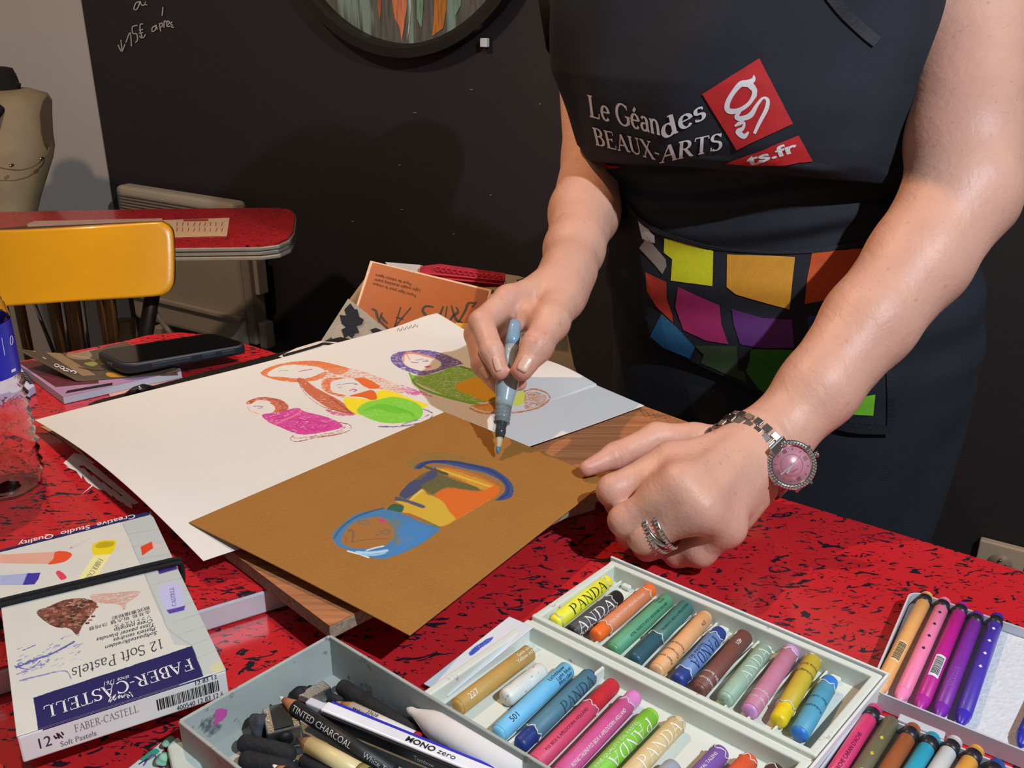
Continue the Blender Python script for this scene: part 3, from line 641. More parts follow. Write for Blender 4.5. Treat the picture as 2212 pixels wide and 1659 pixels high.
paper = sheet('drawing_sheet', paperf, 480, 620, paint_mat('drawing_paper_white', '#dcdad6', .65, grain=420, var=.012, vs=14, bump=.25, bs=60), None, .0003)
tag(paper, 'large white paper sheet with five crayon-drawn dolls in orange, pink, green and purple', 'drawing')
Z2 = (500, 730, 740 / 2212)
P = []
P += [('f', [(190, 235), (215, 200), (300, 170), (420, 150), (560, 148), (680, 172), (760, 200), (700, 240), (610, 215), (560, 190), (440, 175), (330, 180), (250, 215), (240, 245), (330, 250), (440, 262), (520, 250), (620, 210), (590, 260), (480, 285), (380, 285), (280, 270)], '#d9773f', .75)]
P += [('f', [(600, 200), (760, 195), (900, 230), (1050, 290), (1130, 330), (1100, 360), (980, 340), (860, 290), (760, 260), (640, 250)], '#d98a60', .5), ('f', [(560, 240), (700, 215), (800, 250), (700, 262), (600, 290)], '#d9875c', .45)]
P += [('f', [(425, 265), (470, 265), (560, 330), (680, 390), (760, 450), (790, 490), (700, 480), (620, 450), (540, 400), (470, 340)], '#c4684a', .8), ('f', [(600, 455), (700, 480), (800, 495), (740, 505), (650, 495)], '#d0467e', .6)]
P += [('l', [(425, 262), (455, 330), (520, 400), (620, 455), (800, 492)], '#9c4436', .7, 7), ('l', [(640, 385), (700, 430), (780, 488)], '#9c4436', .8, 8), ('l', [(690, 262), (600, 272), (580, 300), (600, 340), (680, 372), (800, 400)], '#c56a45', .6, 7)]
P += [('l', [(300, 216), (330, 210), (368, 212)], '#99604f', .6, 5), ('l', [(415, 185), (450, 178), (500, 182)], '#a46a8a', .6, 5), ('l', [(430, 217), (470, 210), (520, 203)], '#a94d94', .75, 7)]
P += [('f', [(580, 300), (610, 262), (690, 255), (740, 262), (660, 278), (640, 310), (660, 350), (740, 370), (700, 380), (610, 350)], '#d9703c', .68), ('f', [(790, 262), (860, 258), (930, 290), (960, 322), (900, 330), (850, 310), (820, 285)], '#de6b2b', .85), ('f', [(760, 375), (840, 350), (900, 335), (930, 350), (945, 390), (910, 405), (850, 385)], '#dc6624', .9)]
P += [('l', [(560, 268), (520, 300), (600, 350)], '#cf7c58', .5, 6)]
P += [('f', [(720, 390), (800, 385), (930, 400), (940, 350), (1000, 335), (1120, 375), (1210, 410), (1270, 430), (1230, 455), (1100, 440), (900, 440), (850, 500), (760, 465)], '#eedc1e', .82)]
P += [('f', [(810, 470), (860, 420), (960, 395), (1040, 380), (1130, 395), (1210, 430), (1240, 480), (1200, 530), (1080, 552), (960, 545), (860, 510)], '#7fd03e', .80)]
for k in range(7): P += [('l', [(850 + 20 * k, 470 - 5 * k), (960 + 10 * k, 430 + 8 * k), (1080 + 10 * k, 450 + 6 * k), (1180, 490 + 4 * k)], '#68c22c', .95, 6)]
P += [('l', [(680, 305), (700, 300), (712, 318), (690, 320), (682, 306)], '#5a5c9c', .8, 5), ('l', [(715, 300), (740, 296), (790, 292), (815, 300), (790, 300)], '#5a5c9c', .8, 5), ('l', [(760, 342), (785, 332), (810, 338), (790, 346)], '#b03a86', .85, 7)]
P += [('f', [(1090, 300), (1150, 318), (1250, 350), (1310, 385), (1230, 370), (1160, 372), (1110, 345)], '#cf5b9f', .55), ('f', [(1200, 340), (1240, 350), (1200, 365), (1140, 355)], '#d65aa4', .7)]
P += [('l', [(1240, 460), (1300, 490), (1250, 540), (1100, 570), (950, 572)], '#6a5a94', .62, 12), ('l', [(1100, 560), (1230, 520), (1280, 490)], '#6a5a94', .5, 14), ('l', [(560, 480), (620, 500), (700, 510)], '#b58aa4', .4, 6)]
P += [('f', [(92, 420), (130, 395), (200, 380), (290, 390), (350, 415), (372, 450), (330, 480), (250, 492), (195, 497), (260, 480), (280, 450), (240, 410), (170, 405), (120, 430)], '#b9553a', .72), ('f', [(240, 415), (320, 440), (300, 470), (270, 478), (285, 450)], '#d06a55', .8), ('l', [(110, 420), (105, 450), (130, 475), (180, 490)], '#dca070', .6, 10)]
P += [('l', [(142, 442), (175, 440), (205, 445)], '#4c4c94', .85, 5), ('l', [(170, 455), (200, 450)], '#4c4c94', .85, 5)]
P += [('f', [(195, 495), (300, 480), (420, 450), (480, 475), (600, 505), (680, 535), (720, 575), (640, 600), (500, 625), (420, 620), (320, 580), (240, 545)], '#cf3f98', .76)]
for k in range(6): P += [('l', [(230 + 60 * k, 520 + 4 * k), (330 + 60 * k, 500 + 12 * k), (300 + 60 * k, 560 + 5 * k), (390 + 50 * k, 600)], '#c22c8c', .95, 6)]
P += [('l', [(290, 555), (340, 530), (400, 505), (450, 475)], '#e07a90', 1., 10)]
P += [('l', [(690, 545), (760, 560), (770, 590), (700, 620), (560, 640), (430, 668), (380, 655), (400, 630)], '#a84a44', .66, 9), ('l', [(740, 560), (700, 600), (560, 630), (400, 650)], '#b14a48', .5, 14), ('l', [(400, 640), (600, 640), (730, 600)], '#b5504a', .55, 6), ('l', [(820, 560), (860, 575), (900, 588)], '#b23a52', .55, 4), ('l', [(560, 650), (720, 625), (860, 610)], '#b09c98', .3, 4)]
P += [('f', [(1025, 125), (1060, 95), (1150, 80), (1250, 76), (1340, 92), (1420, 120), (1490, 160), (1440, 185), (1340, 215), (1240, 245), (1160, 225), (1090, 200), (1040, 165)], '#6a55a0', .70)]
P += [('f', [(1105, 120), (1150, 100), (1230, 105), (1310, 130), (1355, 165), (1320, 200), (1240, 212), (1160, 195), (1110, 160)], '#e2dcd6', 1.0)]
P += [('l', [(1110, 150), (1120, 105), (1170, 98), (1250, 115), (1300, 130)], '#d98a63', .8, 12), ('l', [(1130, 100), (1150, 140)], '#d98a63', .8, 8), ('l', [(1160, 155), (1180, 160), (1205, 160)], '#55579a', .85, 5), ('l', [(1190, 143), (1240, 136)], '#55579a', .7, 4), ('l', [(1235, 150), (1270, 150), (1255, 142)], '#55579a', .85, 5), ('f', [(1245, 185), (1270, 178), (1290, 185), (1262, 193)], '#c9408c', .95)]
P += [('f', [(1150, 235), (1240, 245), (1350, 215), (1450, 180), (1540, 200), (1640, 235), (1720, 320), (1700, 400), (1560, 420), (1400, 380), (1260, 320), (1180, 280)], '#7fb83c', .68)]
P += [('l', [(1150, 230), (1190, 300), (1300, 355), (1500, 410), (1600, 430)], '#6fb52e', .9, 16), ('l', [(1480, 185), (1560, 210), (1650, 260)], '#5f9a2c', .9, 14)]
P += [('f', [(1440, 315), (1560, 255), (1650, 265), (1720, 320), (1720, 400), (1650, 410), (1540, 370)], '#d8a21c', .85), ('f', [(1560, 440), (1700, 420), (1720, 460), (1640, 475)], '#d89a2c', .75)]
P += [('f', [(1820, 400), (1860, 345), (1900, 360), (1890, 420), (1830, 440)], '#dfe45a', .8), ('l', [(1540, 455), (1620, 485), (1720, 485), (1850, 480), (1980, 450), (2050, 400), (2040, 360), (1960, 330), (1890, 345)], '#d07a4c', .7, 14), ('f', [(1900, 350), (1970, 345), (2040, 380), (2010, 430), (1900, 460), (1890, 420)], '#d58a62', .55), ('l', [(1540, 440), (1640, 430), (1720, 410)], '#c86a44', .7, 8)]
P += [('l', [(1825, 560), (1825, 575), (1855, 575)], '#77777c', .8, 3), ('f', [(1870, 550), (1950, 540), (2000, 555), (1900, 570)], '#d9dca0', .4), ('f', [(1450, 480), (1520, 480), (1540, 510), (1480, 505)], '#e2dca0', .45)]
P += [('f', [(1440, 175), (1490, 160), (1500, 172), (1440, 190)], '#6a55a0', .4)]
paint(paper, P, (Z2[0], Z2[1]), Z2[2], (.72, .24))
lay('pencil_note', merge([ribbon_geo(catmull([(858 + 9 * k, 716 - 2.2 * k), (861 + 9 * k, 709 - 2.2 * k), (864 + 9 * k, 716 - 2.2 * k), (867 + 9 * k, 711 - 2.2 * k)], 3), .8) for k in range(5)]), pxmap(bvh_of(paper), .0004), M('pencil_dark', '#8b8580', .7), paper)

# brown card -------------------------------------------------------------------
kL, kB, kR, kT = PZ(408, 1128, .7970), PZ(885, 1372, .7900), PZ(1312, 1038, .7918), PZ(960, 890, .7952)
def cardf(u, v):
    u = u[:, None]; v = v[:, None]; P = (1 - u) * (1 - v) * kL + u * (1 - v) * kB + u * v * kR + (1 - u) * v * kT
    P[:, 2] += .0012 * np.sin(u[:, 0] * math.pi) ; return P
card = sheet('brown_card', cardf, 300, 330, paint_mat('kraft_card', '#9a682b', .7, grain=600, var=.05, vs=25, bump=.35, bs=900, flecks=('#a5733a', 900)), None, .0009)
tag(card, 'ochre brown card with a blue, yellow and orange crayon doll lying on the board', 'drawing')
s_ = 520 / 2212
K = [('f', [(920, 240), (1000, 200), (1100, 165), (1250, 158), (1400, 175), (1560, 220), (1620, 260), (1560, 290), (1400, 250), (1250, 230), (1100, 260), (1030, 320), (960, 310)], '#7d6d38', .62)]
K += [('f', [(1000, 300), (1060, 250), (1180, 228), (1350, 232), (1520, 262), (1700, 300), (1800, 350), (1880, 420), (1915, 490), (1900, 560), (1830, 595), (1740, 600), (1790, 555), (1830, 500), (1800, 430), (1700, 370), (1560, 330), (1400, 290), (1250, 262), (1130, 265), (1060, 310)], '#344a7c', .86)]
K += [('l', [(1040, 300), (1130, 250), (1300, 240), (1500, 270), (1680, 320), (1800, 390), (1860, 470), (1850, 540), (1790, 580)], '#22396e', 1., 22), ('l', [(1140, 290), (1300, 280), (1450, 310), (1650, 350), (1760, 420)], '#5d6c88', .7, 16)]
K += [('f', [(1200, 300), (1350, 320), (1550, 380), (1700, 440), (1770, 480), (1740, 540), (1560, 480), (1400, 400), (1230, 350)], '#c58f2c', .78), ('l', [(1250, 320), (1450, 390), (1720, 480)], '#d8b33c', .95, 14), ('l', [(1280, 300), (1500, 350), (1740, 450)], '#c9702c', .7, 22)]
K += [('f', [(1190, 540), (1300, 490), (1450, 500), (1600, 520), (1740, 460), (1780, 480), (1770, 540), (1700, 590), (1560, 670), (1380, 775), (1290, 700), (1240, 610)], '#d0651c', .95)]
K += [('f', [(860, 540), (980, 420), (1100, 340), (1160, 330), (1250, 360), (1400, 420), (1560, 470), (1600, 510), (1450, 500), (1300, 480), (1180, 540), (1130, 530), (1060, 490), (960, 570)], '#5b5a36', .8)]
K += [('f', [(860, 545), (960, 430), (1060, 400), (1140, 330), (1200, 300), (1200, 380), (1080, 450), (1060, 500), (950, 575), (900, 580)], '#3f4668', .88), ('l', [(1100, 290), (1180, 320), (1300, 360)], '#4b4a3c', .8, 30)]
K += [('f', [(820, 610), (870, 600), (930, 610), (1070, 500), (1120, 545), (1180, 560), (1270, 620), (1320, 700), (1375, 775), (1250, 840), (1100, 780), (960, 720), (890, 710), (900, 650)], '#c9a534', .93), ('l', [(940, 620), (1000, 560), (1070, 505)], '#d8bc4c', .9, 20)]
K += [('f', [(830, 565), (930, 590), (1090, 645), (1080, 672), (1010, 650), (900, 610), (820, 600)], '#485066', .92), ('f', [(740, 690), (800, 630), (880, 640), (905, 660), (880, 710), (800, 700)], '#2f5a44', .85)]
K += [('f', [(250, 900), (330, 820), (450, 730), (600, 690), (720, 680), (900, 720), (1050, 790), (1230, 855), (1180, 920), (1050, 1010), (880, 1090), (700, 1140), (560, 1110), (400, 1060), (290, 1020), (250, 960)], '#3f79a8', .82)]
K += [('f', [(330, 960), (380, 860), (450, 800), (560, 765), (680, 755), (760, 790), (810, 870), (800, 950), (730, 1010), (600, 1040), (450, 1040), (360, 1010)], '#9c6a34', 1.0)]
K += [('l', [(660, 690), (740, 600), (850, 490), (960, 400), (1090, 330)], '#b0562c', .55, 8), ('l', [(890, 720), (1050, 770), (1230, 845)], '#a85a2c', .8, 10), ('l', [(1250, 840), (1380, 780), (1700, 590)], '#c8802c', .7, 10), ('l', [(1060, 770), (1230, 850)], '#54733c', .8, 14)]
K += [('l', [(260, 950), (330, 850), (450, 760), (600, 700), (720, 670)], '#2c5578', .8, 16), ('f', [(740, 790), (850, 770), (900, 900), (860, 1000), (800, 960), (810, 880)], '#6a7458', .5), ('f', [(830, 960), (950, 920), (980, 960), (860, 1010)], '#7d7a3c', .5)]
K += [('f', [(850, 850), (1000, 800), (1150, 870), (1100, 960), (950, 1030), (800, 1100), (720, 1090), (860, 1000)], '#3a7fc0', .6)]
K += [('l', [(480, 800), (530, 820), (580, 810), (570, 785), (500, 790), (480, 800)], '#6b6a60', .85, 12), ('l', [(690, 890), (740, 870), (780, 895), (740, 910), (695, 900)], '#6a6458', .85, 12), ('l', [(640, 910), (670, 920)], '#6a6458', .8, 10), ('f', [(665, 780), (700, 765), (735, 790), (700, 808)], '#c23a6c', .9)]
K += [('l', [(400, 880), (440, 880), (430, 980)], '#57584c', .8, 18), ('l', [(430, 985), (560, 960), (760, 950)], '#8d4f24', .85, 8), ('l', [(430, 860), (450, 880), (450, 980)], '#b5602c', .5, 8), ('l', [(360, 930), (380, 960), (360, 990)], '#8a3f24', .5, 12), ('l', [(440, 870), (560, 850)], '#b0602f', .4, 30)]
K += [('l', [(385, 1065), (480, 1090), (580, 1125)], '#cfe2ea', .95, 14), ('l', [(470, 1075), (600, 1080), (750, 1060)], '#a8cfe8', .98, 22), ('l', [(520, 1095), (640, 1100), (730, 1080)], '#8fc0e4', .95, 18), ('l', [(560, 1060), (640, 1035), (715, 1020)], '#d6dde0', .9, 12), ('l', [(640, 1130), (760, 1120)], '#3f7fb4', .8, 14)]
paint(card, K, (660, 940), s_)

# cut-out lettering strip and loose slips at the left edge of the sheet
wp = M('cut_white_paper', '#d8cdc6', .65)
cs = thing('paper_cutout', 'ragged white cut-paper strip peeking from under the left edge of the drawing sheet', 'paper', PZ(210, 1030, ZF))
cutp = [[(137, 1000), (160, 978), (185, 985), (205, 1000), (150, 1010)]] + [[(150 + 21 * k, 1000 + 15 * k), (160 + 21 * k, 996 + 15 * k), (180 + 21 * k, 1018 + 14 * k), (176 + 22 * k, 1034 + 13 * k), (168 + 21 * k, 1022 + 14 * k)] for k in range(6)] + [[(142, 1008), (176, 1022), (186, 1040), (210, 1056), (228, 1060), (262, 1082), (292, 1088), (262, 1074), (232, 1050), (212, 1046), (196, 1034), (182, 1012)], [(176, 1068), (200, 1050), (203, 1043), (190, 1042), (190, 1044), (198, 1046), (196, 1050)]] + [[(155, 985), (175, 982), (300, 1086), (290, 1090)]]
vs, fs = [], []
for k, poly in enumerate(cutp):
    b0 = len(vs); z = ZF + .0006 + .00005 * k; vs += [PZ(x, y, z) for x, y in poly]; vs += [PZ(x, y, z) - [0, 0, .0003] for x, y in poly]; m_ = len(poly)
    fs += [[b0 + i for i in range(m_)], [b0 + m_ + i for i in range(m_)][::-1]] + [[b0 + i, b0 + (i + 1) % m_, b0 + m_ + (i + 1) % m_, b0 + m_ + i] for i in range(m_)]
fix_normals(mesh('cut_strip', vs, fs, wp, cs, False))
tag(flatpx('beige_slip', [(86, 922), (110, 922), (160, 960), (190, 992), (150, 962), (120, 940)], ZF + .0004, M('beige_slip_paper', '#c9b196', .7)), 'narrow beige paper slip under the left corner of the drawing sheet', 'paper')

# ------------------------------------------------------------------ soft pastel box (left)
bz = .792
bTL, bTR, bBR, bBL = PZ(-12, 1192, bz), PZ(325, 1104, bz), PZ(488, 1448, bz), PZ(36, 1592, bz)
fb = thing('pastel_box', 'white cardboard box of soft pastels with blue name label and black elastic band', 'box', (bTL + bBR) / 2 - [0, 0, .02])
WB = paint_mat('box_print', '#d0d1ca', .32, grain=500, var=.03, vs=30, bump=.02, bs=60)
WBs = M('box_side_white', '#dcdbd6', .4, var=.03)
prism('box_body', [p[:2] for p in (bTL, bTR, bBR, bBL)], bz - .0195, bz - .0004, WBs, fb, .0012, 2)
def boxf(u, v):
    u = u[:, None]; v = v[:, None]; return (1 - u) * (1 - v) * bTL + u * (1 - v) * bTR + u * v * bBR + (1 - u) * v * bBL
top = sheet('printed_top', boxf, 260, 300, WB, fb, .0003)
S = 560 / 1605
bx = []
bx += [('p', [(0, 292), (925, 78), (925, 62), (1010, 62), (1050, 230), (1110, 420), (1160, 500), (1400, 1060), (1260, 1090), (1190, 905), (1080, 900), (960, 640), (880, 430), (760, 150), (760, 130)], '#b9c2c2', 1.)]
for k in range(11): bx += [('l', [(770 + k * 42, 215 + k * 78), (1010 + k * 33, 180 + k * 75)], '#96a0a0', .9, 2.5)]
bx += [('l', [(760, 150), (880, 430), (1000, 700), (1040, 800), (1190, 905)], '#8f9898', .6, 7)]
bx += [('p', [(-20, 298), (925, 62), (925, 96), (-20, 332)], '#1c2260', 1.)]
bx += [('p', [(0, 340), (350, 322), (340, 400), (0, 395)], '#d9a695', 1.), ('f', [(345, 322), (420, 322), (447, 345), (400, 385), (300, 402), (330, 365)], '#e0512a', 1.), ('p', [(0, 470), (170, 455), (140, 530), (0, 530)], '#a5aed6', 1.), ('p', [(170, 455), (252, 452), (240, 490), (215, 525), (140, 530)], '#3b35a0', 1.)]
bx += [('f', [(575, 280), (620, 255), (710, 250), (718, 275), (690, 335), (600, 348), (572, 325)], '#e2cf16', 1.), ('f', [(590, 285), (630, 262), (705, 262), (690, 290), (610, 300)], '#b8a613', 1.), ('p', [(580, 345), (690, 335), (560, 545), (450, 545)], '#e6e3a0', 1.)]
bx += [('p', [(870, 292), (940, 258), (950, 300), (880, 348)], '#d6431e', 1.), ('p', [(945, 265), (1020, 290), (950, 300)], '#d8b9b8', 1.), ('p', [(968, 410), (1080, 380), (1100, 430), (985, 462)], '#3c2878', 1.), ('f', [(990, 545), (1110, 520), (1145, 660), (1140, 690), (1060, 708), (1030, 690)], '#b9bce6', 1.), ('p', [(1030, 685), (1148, 655), (1140, 685), (1050, 708)], '#54409a', 1.)]
random.seed(7)
for k in range(26):
    x = 420 + random.random() * 130; y = 300 - (x - 420) * .45 + random.random() * 22; bx += [('l', [(x, y), (x + 22, y - 14)], '#8f8fc0', .8, 3)]
bx += [('f', [(345, 450), (372, 440), (415, 480), (385, 500), (360, 480)], '#d6405a', .9), ('l', [(290, 460), (320, 430), (345, 440)], '#8a3a4a', .8, 3), ('l', [(410, 470), (460, 470)], '#d65a6a', .7, 3), ('f', [(260, 545), (340, 535), (330, 570), (265, 575)], '#d9cf35', .7)]
for k in range(30): x = 20 + random.random() * 330; y = 600 - x * .22 + random.random() * 26 - 20; bx += [('l', [(x, y), (x + random.uniform(-16, 16), y - random.random() * 16)], random.choice(['#34405a', '#5a5a66', '#3a5a8a']), .7, 2.5)]
for k in range(24): x = 620 + random.random() * 230; y = 500 - (x - 620) * .2 - random.random() * 40; bx += [('l', [(x, y), (x + 12, y - 9)], '#3a3440', .8, 2.5)]
bx += [('f', [(225, 690), (300, 660), (400, 620), (520, 610), (600, 640), (580, 700), (520, 770), (480, 840), (430, 800), (340, 790), (260, 740)], '#6a4030', .78), ('f', [(560, 590), (700, 575), (860, 565), (850, 600), (790, 640), (770, 690), (730, 650), (600, 640)], '#c9a89c', .7)]
for r in range(9):
    for c in range(11):
        x = 240 + c * 36 + (r % 2) * 18; y = 640 + r * 19 - c * 4
        if inside(np.array([x]), np.array([y]), [(225, 690), (400, 610), (600, 630), (580, 700), (480, 830), (340, 790)])[0]: bx += [('p', [(x, y), (x + 28, y - 4), (x + 28, y + 9), (x, y + 13)], random.choice(['#8a4a3a', '#4a2c22', '#6e3c2e', '#a8705c']), .95)]
    for c in range(8):
        x = 600 + c * 34 + (r % 2) * 17; y = 580 + r * 17 - c * 5
        if inside(np.array([x]), np.array([y]), [(580, 590), (860, 560), (850, 600), (770, 690), (600, 640)])[0]: bx += [('l', [(x, y), (x + 28, y - 4), (x + 28, y + 9)], '#b46a60', .8, 2)]
for k in range(80):
    x = 90 + random.random() * 400; y = 1060 - (x - 90) * .42 + random.gauss(0, 55)
    if y > 840: bx += [('l', [(x, y), (x + 26, y - 9 - random.random() * 8)], random.choice(['#8a90c6', '#7078b8', '#a4a8d2']), .72, 8)]
bx += [('l', [(100, 1040), (220, 990), (330, 950), (460, 880)], '#5a62ac', .85, 14), ('l', [(90, 1030), (180, 1050), (250, 1000)], '#5a62ac', .8, 10), ('l', [(140, 935), (220, 900)], '#6a70b4', .8, 9), ('l', [(120, 1120), (250, 1090), (400, 1060), (440, 1110)], '#7a80be', .75, 12), ('f', [(30, 740), (130, 720), (170, 760), (100, 780)], '#d9a890', .35), ('f', [(200, 850), (280, 840), (270, 870)], '#e6d8a0', .5), ('f', [(110, 1240), (200, 1180), (210, 1270), (130, 1310)], '#a8acd0', .4)]
bx += [('p', [(207, 1225), (1190, 905), (1262, 1094), (238, 1455)], '#10175a', 1.)]
bx += [('f', [(1300, 1040), (1370, 1000), (1385, 1050), (1330, 1070)], '#d8cf70', .5)]
paint(top, bx, (0, 1080), S)
INK = M('navy_ink', '#2a2c44', .5); WINK = M('white_ink', '#d9dbe0', .4); BINK = M('black_ink', '#17161a', .5)
def T2(x, y, z=bz + .0003): return PZ(x * S, y * S + 1080, z)
def word(name, s, p0, p1, pu, mat, parent, z=bz + .0004, style='sans', shear=0., conv=None, maxlen=None, bold=0.):
    geo = serif_geo(s, *(style if isinstance(style, tuple) else ())) if style != 'sans' else text_geo(s, shear, bold)
    x0, x1, y0, y1 = extent(geo[0]); cv = conv or T2
    return lay(name, geo, aff(cv(*p0, z) if conv is None else cv(*p0), cv(*p1, z) if conv is None else cv(*p1), cv(*pu, z) if conv is None else cv(*pu), x1 - x0, .7, x0), mat, parent, maxlen)
# words read upside-down: they run from right to left
word('brand_lettering', 'FABER-CASTELL', (1178, 985), (268, 1283), (1203, 1047), WINK, fb, style=(.11, .045))
word('lettering', 'since 1761', (800, 1085), (640, 1130), (806, 1108), WINK, fb, shear=.3)
word('title_lettering', '12 Soft Pastels', (998, 862), (445, 1045), (1010, 920), INK, fb, style=(.075, .035))
word('lettering', 'Creative  Studio  Quality', (836, 88), (112, 262), (840, 112), WINK, fb, bold=.01)
for k, (s_t, xa, ya, xb, yb) in enumerate([('Softpastellkreiden', 972, 812, 650, 905), ('Pastels tendres', 962, 786, 700, 860), ('Tizas pastel blandas', 952, 762, 595, 858), ('Crete pastello', 943, 738, 705, 796)]):
    word('lettering', s_t, (xa, ya), (xb, yb), (xa + 5, ya + 21), INK, fb, shear=.3)
for s_t, xa, ya, xb, yb in [('ソフトパステル', 932, 714, 706, 778), ('소프트 파스텔 크레용', 930, 684, 548, 792), ('欧式素描粉彩', 922, 660, 690, 726)]:
    word('lettering', s_t, (xa, ya), (xb, yb), (xa + 4, ya + 16), INK, fb)
crest = [ribbon_geo([(672 + 9 * k, 1250 - 4 * k + 8 * math.sin(k * 2.1)), (688 + 9 * k, 1215 + 12 * math.sin(k * 1.7))], 6) for k in range(16)]
lay('crest', merge(crest), lambda u, v: T2(u, v, bz + .0004), WINK, fb)
word('stick_lettering', 'FABER CASTELL', (612, 362), (500, 528), (640, 372), M('pale_gold_ink', '#8f8f70', .6), fb, style=(.09, .05))
word('stick_lettering', 'CASTELL', (1092, 655), (1074, 540), (1068, 660), M('violet_ink', '#6a6aa8', .6), fb, style=(.09, .05))
# front face printing
fT0, fT1 = bBL, bBR; dn = np.array([0, 0, -.0195])
def front(u, v):   # u 0..1 left-right, v 0 top..1 bottom
    p = fT0 + (fT1 - fT0) * u + dn * v; n = np.cross(fT1 - fT0, [0, 0, 1.]); n /= np.linalg.norm(n); n = n if n @ (C0 - p) > 0 else -n; return p + n * .0017 if False else p + n * .0004
def fword(name, s, u0, u1, v0, v1, mat, style='sans', shear=0):
    geo = serif_geo(s, *style) if style != 'sans' else text_geo(s, shear); x0, x1, y0, y1 = extent(geo[0])
    lay(name, geo, lambda u, v: front(u0 + (u1 - u0) * (u - x0) / (x1 - x0), v1 + (v0 - v1) * v / .7), mat, fb)
fword('lettering', 'FABER-CASTELL', .25, .55, .22, .48, M('grey_ink', '#7b7a80', .5), (.08, .035))
fword('lettering', '12', .085, .14, .28, .66, INK); fword('lettering', 'Soft Pastels', .175, .34, .64, .84, M('grey_ink', '#7b7a80', .5))
fword('lettering', '12 83 12', .84, .95, .03, .19, INK); fword('lettering', '400540 12 83 12 6', .73, .97, .74, .92, INK)
random.seed(11); g_ = []; u = .64
while u < .95:
    w = random.choice([.002, .003, .005, .007]); g_.append(([np.array([u, .26]), np.array([u + w, .26]), np.array([u + w, .68]), np.array([u, .68])], [[0, 1, 2, 3]])); u += w + random.choice([.003, .004, .006])
lay('barcode', merge(g_), lambda u, v: front(u, v), BINK, fb)
lay('label_wrap', ([np.array(p) for p in ((.115, .0), (.93, .0), (.93, .03), (.115, .05))], [[0, 1, 2, 3]]), front, M('navy_label', '#141c66', .35), fb)
g_ = [ribbon_geo([(.155 + .007 * k, .35 + .08 * math.sin(k * 2)), (.162 + .007 * k, .5 - .08 * math.sin(k * 3))], .006) for k in range(6)]
lay('crest', merge(g_), front, BINK, fb)
# elastic band around the box
EB = M('black_elastic', '#17171a', .9, var=.3, scale=500, bump=1.0, bscale=900)
bandz = bz + .0014
ba, bb2, bc = T2(0, 640, bandz), T2(560, 545, bandz), T2(1140, 448, bandz)
def onface(t, o):   # band top path at parameter, offset along the box length
    l = bTL + (bBL - bTL) * (.335 + o); r = bTR + (bBR - bTR) * (.375 + o); return l + (r - l) * t
dx = (bTR - bTL) / np.linalg.norm(bTR - bTL)
for o_ in (.0, .028):
    path = [onface(0, o_) - dx * .003 + [0, 0, -.016], onface(0, o_) - dx * .004 + [0, 0, -.002], onface(0, o_) - dx * .001 + [0, 0, .0014]] + [onface(t, o_) + [0, 0, .0018] for t in (.1, .3, .5, .7, .9)] + [onface(1, o_) + dx * .001 + [0, 0, .0014], onface(1, o_) + dx * .004 + [0, 0, -.002], onface(1, o_) + dx * .003 + [0, 0, -.016]]
    tube('elastic_band', catmull(path, 4), .0017, EB, fb, 10, 1, 1)

# ------------------------------------------------------------------ charcoal tray
zr = .7835
t1, t0 = PZ(712, 1372, zr), PZ(388, 1556, zr); dr = PZ(1180, 1655, zr); dtr = (dr - t1) / np.linalg.norm(dr - t1); dl_ = (t0 - t1)
t2 = t1 + dtr * .26; t3 = t0 + dtr * .26
ct = thing('charcoal_tray', 'grey cardboard tray smudged with charcoal, holding charcoals and pencils', 'tray', (t0 + t2) / 2 - [0, 0, .03])
MT = M('smudged_grey_card', '#a3a9a4', .75, var=.10, scale=30, dirt='#5d6264', dscale=60, dth=.59, bump=.15, bscale=120)
def wallbox(name, a, b, th, z0, z1, mat, parent, bev=.0008):
    d = (b - a)[:2]; L = np.linalg.norm(d); d = d / L; nrm = np.array([-d[1], d[0]])
    return prism(name, [a[:2] - nrm * th / 2, b[:2] - nrm * th / 2, b[:2] + nrm * th / 2, a[:2] + nrm * th / 2], z0, z1, mat, parent, bev)
z0_ = ZN + .0006
prism('tray_floor', [p[:2] for p in (t0, t1, t2, t3)], z0_, z0_ + .0014, MT, ct)
for a, b in ((t0, t1), (t1, t2), (t2, t3), (t3, t0)): wallbox('tray_wall', a, b, .0024, z0_, zr, MT, ct)
pk = [(466, 1533), (478, 1530), (491, 1533), (490, 1545), (481, 1556), (470, 1562), (461, 1570), (464, 1556)]
nrm_ = np.cross(t1 - t0, [0, 0, 1.]); nrm_ /= np.linalg.norm(nrm_); nrm_ = nrm_ if nrm_[1] < 0 else -nrm_
def wallhit(x, y):
    p0 = t0 + nrm_ * .0014; d = ray(x, y); t = ((p0 - C0) @ nrm_) / (d @ nrm_); return C0 + d * t
mesh('pink_stain', [wallhit(x, y) for x, y in pk], [list(range(8))], M('pink_paint', '#c650a0', .6), ct, False)

CHAR = M('charcoal_black', '#1c1d22', .8, var=.4, scale=90, bump=.8, bscale=350)
def stick(name, A, B, r, mat, label, cat, group=None, z=None, rough_end=True, n=14):
    d, L = None, np.linalg.norm(B - A)
    o = lathe(name, A, B, [(0, r * .45), (r * .3, r * .85), (r * .8, r), (L * .5, r * .97), (L - r, r), (L - r * .3, r * .8), (L, r * .35)], mat, None, n)
    return tag(o, label, cat, group)
gch = 'charcoal sticks in the grey tray'
zf = z0_ + .0016
def Q(x, y, h): return PZ(x, y, zf + h)
stick('charcoal_stick', Q(733, 1480, .006), Q(905, 1590, .0062), .0056, CHAR, 'thick black charcoal stick lying along the right wall of the grey tray', 'charcoal', gch)
stick('charcoal_stick', Q(516, 1603, .0062), Q(638, 1632, .0062), .0058, CHAR, 'black charcoal stick left of the cream pencil, upper of the two at the left', 'charcoal', gch)
